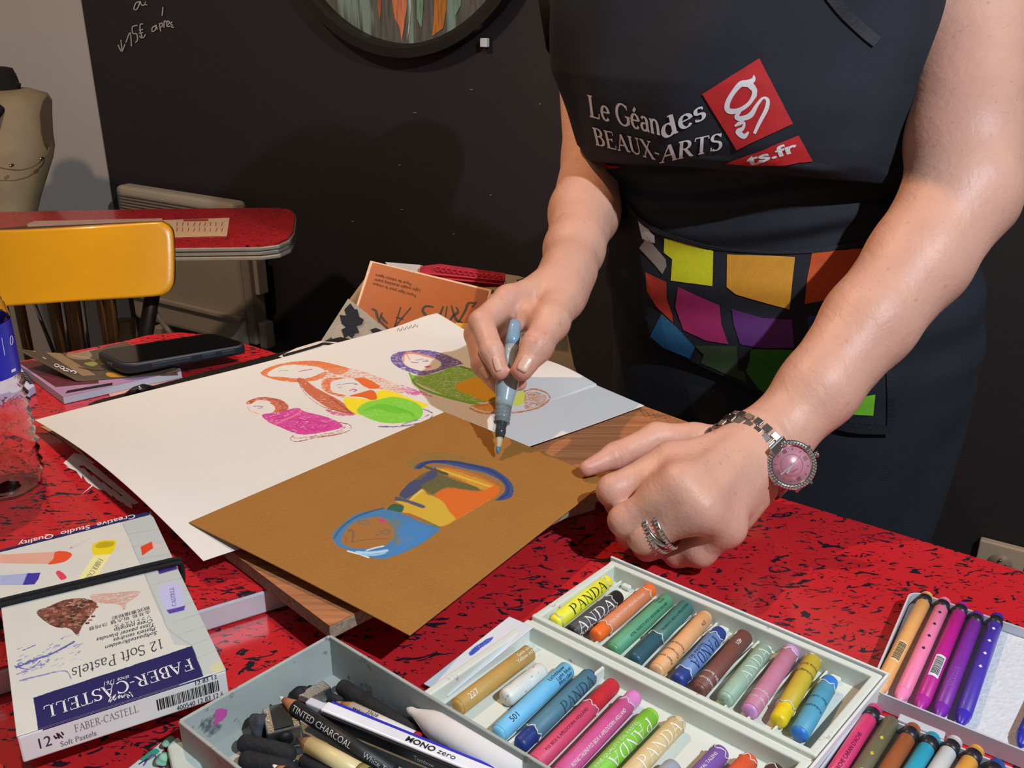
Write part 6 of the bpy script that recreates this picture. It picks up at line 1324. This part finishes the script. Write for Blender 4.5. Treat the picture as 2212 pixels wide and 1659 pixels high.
legs = Grp([('c', cz(.78) + E1 * .09, cz(.42) + E1 * .09, .085, .058), ('c', cz(.42) + E1 * .09, cz(.09) + E1 * .09, .052, .036), ('c', cz(.78) - E1 * .09, cz(.42) - E1 * .09, .085, .058), ('c', cz(.42) - E1 * .09, cz(.09) - E1 * .09, .052, .036),
            ('c', cz(.06) + E1 * .09 - NN * .03, cz(.035) + E1 * .09 + NN * .12, .034, .026), ('c', cz(.06) - E1 * .09 - NN * .03, cz(.035) - E1 * .09 + NN * .12, .034, .026)], .03, .05)
QUICK = False
Vt, Ft = surface([(torso, .03), (legs, .05), (head, .03), (larm, .03), (lpalm, .016), (lth, .016), (lfing, .008), (lkn, .008), (rarm, .03), (rpalm, .014), (rth, .010), (rfing, .007), (rweb, .008)], .0017)

def skin_mat():
    m = M('skin', '#d3a08a', .46, var=.10, scale=16, sss=.12, spec=.42); nt = m.node_tree; b = nt.nodes['Principled BSDF']
    base = b.inputs['Base Color'].links[0].from_socket; tc = [n for n in nt.nodes if n.type == 'TEX_COORD'][0]
    at = nt.nodes.new('ShaderNodeAttribute'); at.attribute_name = 'flush'
    mx = nt.nodes.new('ShaderNodeMix'); mx.data_type = 'RGBA'; nt.links.new(at.outputs['Fac'], mx.inputs[0]); nt.links.new(base, mx.inputs[6]); mx.inputs[7].default_value = srgb('#cc8478') + (1,)
    fr_ = nt.nodes.new('ShaderNodeTexNoise'); fr_.inputs['Scale'].default_value = 130; fr_.inputs['Detail'].default_value = 2; nt.links.new(tc.outputs['Object'], fr_.inputs[0])
    rf = nt.nodes.new('ShaderNodeValToRGB'); rf.color_ramp.elements[0].position = .66; rf.color_ramp.elements[1].position = .74; nt.links.new(fr_.outputs['Fac'], rf.inputs[0])
    k = nt.nodes.new('ShaderNodeMath'); k.operation = 'MULTIPLY'; k.inputs[1].default_value = .35; nt.links.new(rf.outputs[0], k.inputs[0])
    m2 = nt.nodes.new('ShaderNodeMix'); m2.data_type = 'RGBA'; nt.links.new(k.outputs[0], m2.inputs[0]); nt.links.new(mx.outputs[2], m2.inputs[6]); m2.inputs[7].default_value = srgb('#b0704f') + (1,)
    nt.links.new(m2.outputs[2], b.inputs['Base Color'])
    # fine crossing lines of older skin
    prev = None
    for sc_, stt, dist, stg in ((170, (1, 1, 1), .0006, .55), (60, (2.2, .5, 1.6), .0011, .55), (420, (1, 1, 1), .0003, .5)):
        mp = nt.nodes.new('ShaderNodeMapping'); mp.inputs['Scale'].default_value = stt; mp.inputs['Rotation'].default_value = (.3, .2, .7); nt.links.new(tc.outputs['Object'], mp.inputs[0])
        n = nt.nodes.new('ShaderNodeTexNoise'); n.inputs['Scale'].default_value = sc_; n.inputs['Detail'].default_value = 4; n.inputs['Distortion'].default_value = .6; nt.links.new(mp.outputs[0], n.inputs[0])
        bp = nt.nodes.new('ShaderNodeBump'); bp.inputs['Strength'].default_value = stg; bp.inputs['Distance'].default_value = dist; nt.links.new(n.outputs['Fac'], bp.inputs['Height'])
        if prev: nt.links.new(prev, bp.inputs['Normal'])
        prev = bp.outputs[0]
    # creases across the knuckles and wrist
    vc = nt.nodes.new('ShaderNodeAttribute'); vc.attribute_name = 'crease'
    bp = nt.nodes.new('ShaderNodeBump'); bp.inputs['Strength'].default_value = 1; bp.inputs['Distance'].default_value = .0014; nt.links.new(vc.outputs['Fac'], bp.inputs['Height']); nt.links.new(prev, bp.inputs['Normal'])
    nt.links.new(bp.outputs[0], b.inputs['Normal']); return m
SKIN = skin_mat()
person = thing('person', 'person in black apron leaning over the table, holding a water brush, left hand resting', 'person', cz(0.))
bodyo = fastmesh('body', Vt, Ft, SKIN, person)
# knuckle flush and creases as point attributes
fl_ = np.zeros(len(Vt)); cr_ = np.full(len(Vt), .5)
def flush(p, r, a):
    global fl_; d2 = ((Vt - p) ** 2).sum(1); fl_ = np.maximum(fl_, a * np.exp(-d2 / (r * r)))
for p in (mI, mM, mR, mP): flush(p, .014, .55)
for g in (lin, lmi, lri, lpi, rin, rmi, rri): 
    flush(g.items[0][2], .013, .6); flush(g.items[-1][2], .014, .5)
for p in (rI, rM, tI, tT, JZ(1268, 1012, .8015), JZ(1330, 985, .806)): flush(p, .015, .6)
flush(JZ(1560, 1130, .80), .03, .45); flush(PD(2060, 200, .93), .05, .35)
def crease(p, axis, half, n, r, amp=.5):
    """n shallow grooves across the limb at p"""
    global cr_; ax = axis / np.linalg.norm(axis); q = Vt - p; t = q @ ax; rad = np.linalg.norm(q - t[:, None] * ax, axis=1)
    m = (np.abs(t) < half * 1.3) & (rad < r); w = np.exp(-(t[m] / half) ** 2 * 2); cr_[m] += .45 * amp * w * np.cos(t[m] / half * math.pi * n + .6 * np.sin(rad[m] * 900))
crease(wl + (LW - wl) * .2, LW - wl, .016, 2.6, .04, .9)
for g in (rin, rmi, lth, rth): crease(g.items[1][1], g.items[1][2] - g.items[0][1], .006, 1.6, .02, .30)
for p, q in ((rth.items[2][1], tT), (lth.items[2][2], JZ(1268, 1012, .8015)), (lth.items[3][1], lth.items[3][2])): crease(p, q - p, .006, 2, .02, .3)
crease(PD(2010, 405, .90), PD(2085, 440, .912) - PD(2096, 330, .928), .006, 1.0, .035, .5)
for nm, arr in (('flush', fl_), ('crease', cr_)):
    at = bodyo.data.attributes.new(nm, 'FLOAT', 'POINT'); at.data.foreach_set('value', arr.astype(np.float32)); 
bb_ = BVHTree.FromPolygons([tuple(v) for v in Vt], [tuple(f) for f in Ft])
# nails
NAIL = M('fingernail', '#d6ab93', .42, var=.05, coat=.1)
def nail(cpx, tip_dir_px, w, l, parent=bodyo, name='fingernail'):
    """grid laid over the skin round the pixel point, bulged outward"""
    o0 = V(C0); c = A(cpx, float); t = A(tip_dir_px, float); t = t / np.linalg.norm(t); s = A([-t[1], t[0]]); vs = []; nx, ny = 7, 9
    for i in range(ny):
        for j in range(nx):
            a = (i / (ny - 1) - .5) * l; b2 = (j / (nx - 1) - .5) * w * (1 - .35 * (2 * i / (ny - 1) - 1) ** 4 - .0); p = c + t * a + s * b2
            h = bb_.ray_cast(o0, V(ray(*p)).normalized())
            vs.append(np.array(h[0] + h[1] * .0005) if h[0] is not None else None)
    good = [v for v in vs if v is not None]
    if len(good) < len(vs): 
        m_ = np.mean(good, 0) if good else None
        vs = [v if v is not None else m_ for v in vs]
        if m_ is None: return
    fs = [[i * nx + j, i * nx + j + 1, (i + 1) * nx + j + 1, (i + 1) * nx + j] for i in range(ny - 1) for j in range(nx - 1)]
    o = mesh(name, vs, fs, NAIL, parent, True); md = o.modifiers.new('t', 'SOLIDIFY'); md.thickness = .0006; md.offset = 0; return o
nail((1134, 786), (-24, 42), 26, 36); nail((1074, 786), (12, 42), 15, 32); nail((1048, 806), (26, 34), 12, 28)

# ------------------------------------------------------------------ clothes (children of the person)
APR = M('black_apron_cotton', '#22242b', .82, var=.14, scale=18, bump=.35, bscale=900, spec=.35)
SHT = M('black_shirt_cotton', '#101014', .85, var=.12, scale=14, bump=.25, bscale=700, spec=.3)
TRO = M('black_trouser_cloth', '#111116', .85, var=.12, scale=14, bump=.25, bscale=700, spec=.3)
HEM = M('black_hem_tape', '#1b1b20', .7, var=.2, scale=90, bump=.6, bscale=400)
def aw(z): return np.interp(z, [.45, .60, .75, .85, .93, 1.0, 1.08, 1.2, 1.3, 1.38], [.185, .200, .212, .215, .205, .196, .203, .210, .200, .15])
prof_ = [(1.40, .060), (1.36, .095), (1.30, .122), (1.22, .142), (1.14, .158), (1.08, .168), (1.045, .170), (1.028, .166), (1.018, .156), (1.022, .138), (1.026, .122), (1.012, .116), (.990, .119), (.960, .124), (.93, .129), (.89, .136), (.84, .141), (.78, .142), (.70, .138), (.60, .132), (.48, .128)]
ps = np.cumsum([0] + [math.hypot(prof_[i + 1][0] - prof_[i][0], prof_[i + 1][1] - prof_[i][1]) for i in range(len(prof_) - 1)]); ps = ps / ps[-1]
def trunk(th, s, off=0., fold=1.):
    z = np.interp(s, ps, [p[0] for p in prof_]); b = np.interp(s, ps, [p[1] for p in prof_]); a = aw(z)
    cs, sn = np.cos(th), np.sin(th)
    w1 = np.exp(-((z - .975) / .040) ** 2); w2 = np.exp(-((z - .86) / .08) ** 2); w3 = (z < .80)
    f = fold * (.0050 * w1 * np.sin((z - .02 * np.sin(th * 2 + .4)) * 190 + th * 1.6) * np.abs(sn) + .0030 * w1 * np.sin(th * 9 + z * 60) + .0025 * w2 * np.sin(z * 95 + th * 3) + .005 * w3 * np.sin(th * 7 + z * 12) * np.clip((.80 - z) / .1, 0, 1)
                + .0040 * np.exp(-((z - 1.14) / .07) ** 2) * np.sin(th * 6 + z * 26 + .8) + .002 * np.sin(th * 13 + z * 33) * (z > 1.03))
    zz = z - .022 * (cs ** 2) * np.exp(-((z - 1.02) / .03) ** 2)
    C = np.stack([np.interp(z, [.0, .50, .80, .93, 1.10, 1.25, 1.40], [.34, .335, .335, .315, .250, .235, .215]), np.interp(z, [.0, .50, .80, .93, 1.10, 1.25, 1.40], [1.13, 1.13, 1.12, 1.12, 1.12, 1.13, 1.09]), zz], -1)
    sc_ = np.where(sn > 0, sn, sn * .8)
    return C + E1 * ((a + off + f) * cs)[:, None] + NN * ((b + off + f) * sc_)[:, None]
# shirt
shirt = sheet('t_shirt', lambda u, v: trunk(u * 2 * math.pi, .0 + v * .62, -.010, .0), 121, 70, SHT, person, .002)
vs, fs = tube_geo([shL - E1 * .09, shL - E1 * .01, LS, PD(2112, -110, 1.012)], [.072, .088, .082, .076], 28, False)
vs2, fs2 = tube_geo([shR + E1 * .09, shR + E1 * .01, RS, PD(1274, -40, 1.285), PD(1276, 92, 1.262)], [.072, .088, .078, .070, .057], 28, False)
o = mesh('shirt_sleeve', vs, fs, SHT, shirt, True); o.modifiers.new('t', 'SOLIDIFY').thickness = .002
o = mesh('shirt_sleeve', vs2, fs2, SHT, shirt, True); o.modifiers.new('t', 'SOLIDIFY').thickness = .002
# trousers and shoes
tr_ = []
for sg in (1, -1):
    c0, c1, c2 = cz(.76) + E1 * .09 * sg, cz(.42) + E1 * .09 * sg, cz(.075) + E1 * .09 * sg
    v, f = tube_geo([c0, c1, c2], [.105, .078, .060], 24, True); tr_.append((v, f))
loft('trousers', [(cz(z), E1 * a, NN * b, 1) for z, a, b in ((.66, .17, .10), (.72, .195, .125), (.80, .202, .128), (.90, .192, .122), (.96, .182, .112))], TRO, person)
vs, fs = merge(tr_); o = fix_normals(mesh('trouser_leg', vs, fs, TRO, person, True))
for sg in (1, -1):
    c = cz(.0) + E1 * .09 * sg; loft('shoe', [(c + NN * .045 + A([0, 0, .001]), E1 * .045, NN * .135, .8), (c + NN * .045 + A([0, 0, .03]), E1 * .044, NN * .132, .85), (c + NN * .03 + A([0, 0, .06]), E1 * .043, NN * .11, 1), (c - A([0, 0, -.09]) - NN * .01, E1 * .045, NN * .055, 1)], M('black_leather', '#141112', .4), person)
# apron
def apf(u, v): return trunk(math.radians(168) - u * math.radians(196), .13 + v * .87, .004)
apron = sheet('apron', apf, 260, 330, APR, person, .0015)
apb = bvh_of(apron); apm = pxmap(apb, .0012)
# neckband trim at the upper right of the bib
def strap(name, pts, w, lift, mat, parent):
    P = [p for p in catmull(pts, 8)]; vs, fs = ribbon_geo(P, w); mp = pxmap(apb, lift); return lay(name, (vs, fs), mp, mat, parent, 12)
strap('bib_trim', [(1770, -40), (1815, 20), (1860, 65), (1893, 92)], 26, .0025, HEM, apron)
#strap('bib_hem', [(1896, 92), (1890, 200), (1876, 330)], 5, .0018, HEM, apron)
# pocket
pkm = pxmap(apb, .0045)
pocket_px = [(1362, 436), (1395, 478), (1440, 500), (1520, 524), (1600, 537), (1680, 543), (1760, 540), (1840, 528), (1925, 512), (1930, 700), (1926, 840), (1922, 922), (1830, 915), (1740, 880), (1640, 852), (1540, 805), (1470, 770), (1410, 742), (1396, 680), (1390, 600), (1378, 520)]
pocket = lay('pocket', (pocket_px, [list(range(len(pocket_px)))]), pkm, APR, apron, 14)
if pocket: pocket.modifiers.new('t', 'SOLIDIFY').thickness = .0012
pm5 = pxmap(apb, .0053); pm6 = pxmap(apb, .0060)
def hemline(pts, w=7):
    vs, fs = ribbon_geo(catmull(pts, 6), w); lay('pocket_hem', (vs, fs), pm6, HEM, pocket, 10)
hemline([(1362, 438), (1395, 480), (1440, 502), (1520, 526), (1600, 539), (1680, 545), (1760, 542), (1840, 530), (1925, 514)], 8)
hemline([(1740, 884), (1830, 918), (1920, 924)], 20); hemline([(1918, 800), (1921, 860), (1920, 925)], 16)
PATCH = [('pale_patch', '#cfc9c8', [(1384, 472), (1420, 506), (1421, 522), (1394, 512)]), ('taupe_patch', '#94877c', [(1404, 508), (1444, 560), (1446, 575), (1437, 592), (1388, 534)]),
 ('yellow_patch', '#d8d420', [(1441, 511), (1545, 540), (1543, 616), (1455, 605), (1458, 560), (1440, 545)]), ('amber_patch', '#d8952c', [(1574, 549), (1718, 555), (1712, 610), (1706, 664), (1592, 632), (1573, 618)]),
 ('orange_patch', '#c4501e', [(1754, 546), (1875, 534), (1872, 640), (1800, 640), (1738, 652), (1744, 600)]), ('red_patch', '#b03322', [(1401, 588), (1446, 608), (1446, 640), (1459, 680), (1460, 696), (1425, 660), (1404, 625)]),
 ('magenta_patch', '#a52560', [(1470, 617), (1558, 655), (1562, 700), (1577, 740), (1530, 733), (1482, 712), (1464, 660)]), ('purple_patch', '#5f2a6c', [(1584, 663), (1650, 685), (1711, 689), (1717, 747), (1650, 748), (1602, 740), (1588, 700)]),
 ('navy_patch', '#24366f', [(1745, 682), (1800, 670), (1850, 660), (1850, 740), (1748, 740)]), ('blue_patch', '#23608f', [(1436, 676), (1470, 708), (1506, 746), (1495, 770), (1440, 748), (1411, 724)]),
 ('dark_green_patch', '#37482c', [(1505, 742), (1594, 744), (1598, 795), (1612, 800), (1615, 824), (1560, 800), (1518, 780), (1525, 762)]), ('green_patch', '#347a22', [(1624, 750), (1730, 752), (1740, 900), (1640, 836), (1614, 800), (1622, 770)]),
 ('lime_patch', '#7bc42c', [(1780, 865), (1888, 848), (1884, 893), (1838, 890), (1780, 885)])]
for nm, col, pts in PATCH:
    o = lay('colour_patch', (pts, [list(range(len(pts)))]), pm5, M('print_' + nm, col, .7, var=.06, scale=120, bump=.3, bscale=900), pocket, 12)
    if o: o['label'] = col and nm.replace('_', ' ') + ' of printed cloth'
# bib print
LWH = M('white_screen_print', '#d6d6d6', .6, var=.05, scale=200, bump=.2, bscale=900); LRD = M('red_screen_print', '#b51f22', .65, var=.08, scale=120, bump=.2, bscale=900)
bpm, bpm2 = pxmap(apb, .0016), pxmap(apb, .0022)
def bibword(s, p0, p1, pu, th=.13, tn=.05):
    geo = serif_geo(s, th, tn); a0, a1, _, _ = extent(geo[0]); p0, p1, pu = A(p0, float), A(p1, float), A(pu, float)
    lay('lettering', geo, lambda u, v: bpm(*(p0 + (p1 - p0) * (u - a0) / (a1 - a0) + (pu - p0) * v / .7)), LWH, apron, .12)
bibword('Le Géan', (1277, 250), (1428, 290), (1271, 205)); bibword('des', (1433, 300), (1527, 252), (1424, 262))
bibword('BEAUX-', (1290, 311), (1428, 344), (1282, 275)); bibword('ARTS', (1426, 349), (1561, 320), (1428, 315))
lay('red_square', ([(1640, 126), (1712, 267), (1592, 323), (1517, 203)], [[0, 1, 2, 3]]), bpm, LRD, apron, 14)
lay('red_banner', ([(1568, 351), (1640, 326), (1724, 292), (1755, 347), (1700, 356), (1620, 356)], [[0, 1, 2, 3, 4, 5]]), bpm, LRD, apron, 10)
lay('red_banner', ([(1300, 350), (1320, 357), (1342, 359), (1332, 364), (1312, 364)], [[0, 1, 2, 3, 4]]), bpm, LRD, apron, 10)
gl = text_geo('ts.fr', 0, .03); a0, a1, _, _ = extent(gl[0]); lay('lettering', gl, lambda u, v: bpm2(*(A([1618, 356]) + A([106, -32]) * (u - a0) / (a1 - a0) + A([-8, -20]) * v / .7)), LWH, apron, .1)
logo = [([(1628, 163), (1628, 172), (1616, 180), (1600, 182), (1584, 200), (1573, 220), (1572, 235), (1582, 240), (1600, 236), (1618, 224), (1628, 208), (1630, 195), (1622, 185), (1616, 180)], [2, 9, 15, 12, 10, 11, 12, 12, 9, 8, 9, 12, 14, 12]),
        ([(1626, 192), (1632, 205), (1618, 224), (1602, 236), (1592, 252), (1604, 255), (1622, 248), (1636, 226), (1648, 212), (1658, 216), (1656, 234), (1642, 262), (1630, 288)], [6, 7, 5, 6, 10, 11, 12, 7, 5, 8, 9, 8, 6]),
        ([(1588, 272), (1598, 266), (1608, 264), (1606, 276), (1596, 284), (1608, 294), (1618, 284)], [3, 9, 5, 7, 13, 11, 3])]
g_ = []
for pts, ws in logo:
    P = catmull(pts, 5); W_ = np.interp(np.linspace(0, 1, len(P)), np.linspace(0, 1, len(ws)), ws); g_.append(ribbon_geo(P, list(W_)))
lay('emblem', merge(g_), bpm2, LWH, apron, 8)
# hair and face
HR = M('short_blond_hair', '#b59a70', .6, var=.25, scale=60, bump=1., bscale=300, stretch=(6, 6, 1))
vs = []; fs = []; bm = bmesh.new(); bmesh.ops.create_icosphere(bm, subdivisions=4, radius=1)
for v in bm.verts:
    q = A(v.co); p = hd + E1 * q[0] * .082 - HN * (q[1] * .102 + .012) + HZ * (q[2] * .108 + .014); vs.append(p + A([0, 0, .002]) * math.sin(q[0] * 40))
cut = {v.index for v in bm.verts if -v.co.y > .35 and v.co.z < .55 or v.co.z < -.75}
fs = [[v.index for v in f.verts] for f in bm.faces if not any(v.index in cut for v in f.verts)]; bm.free()
mesh('hair', vs, fs, HR, person, True).modifiers.new('t', 'SOLIDIFY').thickness = .004
for sg in (1, -1):
    ec = hd + HN * .0810 + E1 * .030 * sg + HZ * .008; lathe('eye', ec - HN * .008, ec + HN * .0035, [(0, .008), (.006, .008), (.0100, .005), (.0115, .001)], M('eye_white', '#d8d4cc', .2), person, 16)
    lathe('iris', ec + HN * .001, ec + HN * .004, [(0, .0045), (.0025, .004), (.003, .001)], M('iris_brown', '#3b2a1c', .2), person, 14)
tube('lips', [hd + HN * .090 - HZ * .052 - E1 * .020, hd + HN * .096 - HZ * .052, hd + HN * .090 - HZ * .052 + E1 * .020], [.0025, .005, .0025], M('lip_pink', '#a85a55', .4), person, 10)

# ------------------------------------------------------------------ water brush held in the right hand
bT, bB = PD(1113, 690, .928), PD(1075, 980, .868)
wb = thing('water_brush', 'translucent grey-blue water brush held upright by the right hand above the brown card', 'brush', bB)
db = (bT - bB) / np.linalg.norm(bT - bB); Lb = np.linalg.norm(bT - bB)
def bt_(y): return (980 - y) / 290 * Lb
def seg(name, prof, mat, n=28): return lathe(name, bB + db * bt_(prof[0][0]), bB + db * bt_(prof[-1][0]), [(bt_(y) - bt_(prof[0][0]), r) for y, r in prof], mat, wb, n)
seg('bristles', [(980, .0006), (972, .0016), (960, .0026), (948, .0032)], M('cream_bristle', '#b9ad8a', .6, bump=.3))
seg('wet_tip', [(981, .0005), (974, .0017), (967, .0022)], M('blue_wet_tip', '#3f7f96', .3))
seg('dark_collar', [(948, .0034), (946, .0042), (940, .0046), (938, .0050), (930, .0050), (928, .0046), (922, .0052), (914, .0052)], M('smoky_plastic', '#34383c', .15, coat=.5))
CLR = M('frosted_clear_plastic', '#8b979c', .18, var=.03, trans=.35, ior=1.4, coat=.4)
seg('feed_section', [(916, .0050), (914, .0068), (905, .0072), (895, .0073), (884, .0074)], CLR)
seg('barrel', [(884, .0074), (872, .0082), (858, .0094), (844, .0104), (830, .0108), (816, .0105), (800, .0094), (784, .0082), (768, .0073), (752, .0069)], M('milky_grey_barrel', '#9aabb0', .22, var=.03, coat=.5, sss=.0))
seg('blue_end', [(752, .0069), (735, .0068), (712, .0064), (696, .0056)], M('blue_grey_end', '#7f9fb8', .25, coat=.4))
for y in (916, 908, 900, 892, 884): seg('thread_ring', [(y + .8, .0074), (y - .8, .0075)], CLR)

# ------------------------------------------------------------------ watch on the left wrist
wc = PD(1664, 950, .843); dax = (LW - LM) / np.linalg.norm(LW - LM); dax = (wl - PD(1765, 838, .852)); dax /= np.linalg.norm(dax)
_, wu, ww = frame(dax)
def wr_pt(phi, s, lift):
    v = wu * math.cos(phi) + ww * math.sin(phi); c = wc + dax * s
    h = bb_.ray_cast(V(c + v * .09), V(-v)); r = .09 - h[3] if h[0] is not None else .03
    return c + v * (min(r, .042) + lift), v
h_ = bb_.ray_cast(V(C0), V(ray(1690, 988)).normalized()); hc_ = PD(1707, 1004, (np.array(h_[0]) - C0) @ F_ - .009)
wc = wc + dax * ((hc_ - wc) @ dax); ph0 = math.atan2((hc_ - wc) @ ww, (hc_ - wc) @ wu)
wt = thing('wristwatch', 'silver link wristwatch with pink dial and crystal bezel on the left wrist', 'watch', wc)
SIL = M('polished_steel', '#c4c0bb', .16, 1, var=.06)
rad0 = np.mean([np.linalg.norm(wr_pt(p, 0, 0)[0] - wc) for p in np.linspace(0, 6.28, 24)])
NLK = 30; links = {'outer_link': [], 'centre_link': []}
for k in range(NLK):
    phi = ph0 + (k + .5) / NLK * 2 * math.pi
    rel = (phi - ph0 + math.pi) % (2 * math.pi) - math.pi
    if abs(rel) < .50: continue
    wd = 1.0 if abs(rel) > 1.0 else 1.12
    for s, nm, dp in ((-.0075, 'outer_link', 0), (.0075, 'outer_link', 0), (0, 'centre_link', .5)):
        p, v = wr_pt(phi + dp / NLK * 2 * math.pi * 1, s * wd, .0016); pp, _ = wr_pt(phi + .05, s * wd, .0016); tng = np.cross(dax, v)
        hl = rad0 * math.pi / NLK * .86; links[nm].append(box_geo(p, tng * hl, dax * (.0030 if nm == 'outer_link' else .0040), v * (.0013 if nm == 'outer_link' else .0017)))
        if nm == 'centre_link': links['outer_link'].append(box_geo(p - v * .0007 + tng * hl * 1.05, tng * hl * .28, dax * .0072, v * .0009))
for nm, gs in links.items():
    for g in gs: o = fix_normals(mesh(nm, g[0], g[1], SIL, wt, False)); bevel(o, .0005, 2)
hv = wr_pt(ph0, 0, 0)[1]
hv = hv * .35 + (C0 - hc_) / np.linalg.norm(C0 - hc_) * .8; hv /= np.linalg.norm(hv)
def wl_(name, prof, mat, parent=wt, n=48): return lathe(name, hc_ + hv * prof[0][0], hc_ + hv * (prof[-1][0] + 1e-6), [(t - prof[0][0], r) for t, r in prof], mat, parent, n)
case = wl_('case', [(-.003, .0165), (-.001, .0195), (.004, .0205), (.0055, .0203), (.0065, .0196), (.0066, .0155), (.0050, .0155)], SIL)
wl_('dial', [(.0058, .0158), (.0060, .0158)], M('pink_dial', '#d2909e', .28, .25, var=.04, coat=.5))
dpx = A([19, 30], float)   # direction of twelve in the picture
sP = np.array(topx(hc_)); 
def tangent(target):
    t = PD(*(sP + target), np.linalg.norm((hc_ - C0)) ) ; d = ray(*(sP + target)); k = ((hc_ + hv * .006 - C0) @ hv) / (d @ hv); t = C0 + d * k - (hc_ + hv * .006); return t / np.linalg.norm(t)
tw = tangent(dpx); tr3 = np.cross(tw, hv); 
def dial(u, v, h=.0064): return hc_ + hv * h + tr3 * u + tw * v
def dgeo(name, polys, mat, h=.0064): return lay(name, merge([(list(map(A, p)), [list(range(len(p)))]) for p in polys]), lambda u, v: dial(u, v, h), mat, wt)
DG = M('dial_grey', '#6b4650', .4)
rot = lambda p, a: (p[0] * math.cos(a) - p[1] * math.sin(a), p[0] * math.sin(a) + p[1] * math.cos(a))
def bar(w, r0, r1, a, x=0): return [rot(q, a) for q in ((x - w, r0), (x + w, r0), (x + w, r1), (x - w, r1))]
pol = []
for k in range(12):
    a = -k * math.pi / 6
    if k % 3 == 0: 
        for x in (-.0012, 0, .0012): pol.append(bar(.00028, .0108, .0138, a, x))
    elif k % 3 == 1 or k % 3 == 2: pol.append(bar(.00035, .0124, .0138, a))
dgeo('roman_numerals', pol, DG)
dgeo('watch_hand', [bar(.0007, -.002, .0080, -1.05)], M('white_hand', '#e6e2e0', .2, .6), .0071); dgeo('watch_hand', [bar(.0005, -.002, .0118, -1.35)], M('white_hand'), .0074); dgeo('second_hand', [bar(.0002, -.004, .0125, 1.9)], M('white_hand'), .0077)
rg = ribbon_geo([(.0088 * math.cos(t), .0088 * math.sin(t)) for t in np.linspace(0, 6.2832, 49)], .0002); lay('dial_circle', rg, lambda u, v: dial(u, v, .0063), DG, wt)
gg = text_geo('GUESS'); a0, a1, _, _ = extent(gg[0]); lay('lettering', gg, lambda u, v: dial((u - a0) / (a1 - a0) * .0062 - .0031, .0044 + v * .0016), DG, wt)
bz_ = []
for rr_, cnt in ((.0172, 44), (.0190, 50)):
    for k in range(cnt):
        a = 2 * math.pi * k / cnt
        if (k * 6 // cnt) != ((k * 6 + 5) // cnt) and False: continue
        c = dial(rr_ * math.cos(a), rr_ * math.sin(a), .0068); v, f = [], []
        bm = bmesh.new(); bmesh.ops.create_icosphere(bm, subdivisions=1, radius=.00085); v = [c + A(q.co) for q in bm.verts]; f = [[q.index for q in ff.verts] for ff in bm.faces]; bm.free(); bz_.append((v, f))
vs, fs = merge(bz_); CRY = M('crystals', '#e8e4e4', .08, .75, var=.2, scale=900); mesh('bezel_crystals', vs, fs, CRY, wt, False)
for k in range(4):
    a = .35 + k * math.pi / 2; c = dial(.0186 * math.cos(a), .0186 * math.sin(a), .0068); tt = tr3 * math.cos(a) + tw * math.sin(a); obox('bezel_bar', c, tt * .0028, np.cross(tt, hv) * .0010, hv * .0009, SIL, wt, .0003)
lathe('crown', dial(-.0205, .002, .003), dial(-.0238, .002, .003), [(0, .0022), (.003, .0026), (.0033, .002)], SIL, wt, 16)
for sg in (1, -1):
    tv_ = np.cross(dax, wr_pt(ph0, 0, 0)[1]) * sg; obox('lug', hc_ + tv_ * .0195 - hv * .001, tv_ * .0045, dax * .0085, hv * .0018, SIL, wt, .001)

# ------------------------------------------------------------------ ring
a_, b_ = mR, JZ(1392, 1158, .785); rc = a_ + (b_ - a_) * .70; rd = (b_ - a_) / np.linalg.norm(b_ - a_)
rgt = thing('ring', 'wide silver ring of crossed crystal bands on the left ring finger', 'ring', rc)
_, ru, rw = frame(rd)
def ringpath(tilt, ph, off, r=.0174):
    P = []
    for t in np.linspace(0, 2 * math.pi, 41): P.append(rc + rd * (off + tilt * math.cos(t + ph)) + (ru * math.cos(t) + rw * math.sin(t)) * r)
    return P
for tl, ph_, of, nm in ((.0030, .6, -.0035, 'crystal_band'), (.0030, 2.8, .0015, 'crystal_band'), (.0040, 4.4, .0, 'plain_band')):
    o = tube(nm, ringpath(tl, ph_, of), .0019 if nm == 'crystal_band' else .0021, SIL, rgt, 8)
    if nm == 'crystal_band':
        bz_ = []
        for row in (-.0010, .0, .0010):
            for p in ringpath(tl, ph_, of + row, .0193)[::1]:
                bm = bmesh.new(); bmesh.ops.create_icosphere(bm, subdivisions=1, radius=.00062); bz_.append(([p + A(q.co) for q in bm.verts], [[q.index for q in ff.verts] for ff in bm.faces])); bm.free()
        vs, fs = merge(bz_); mesh('ring_crystals', vs, fs, CRY, o, False)
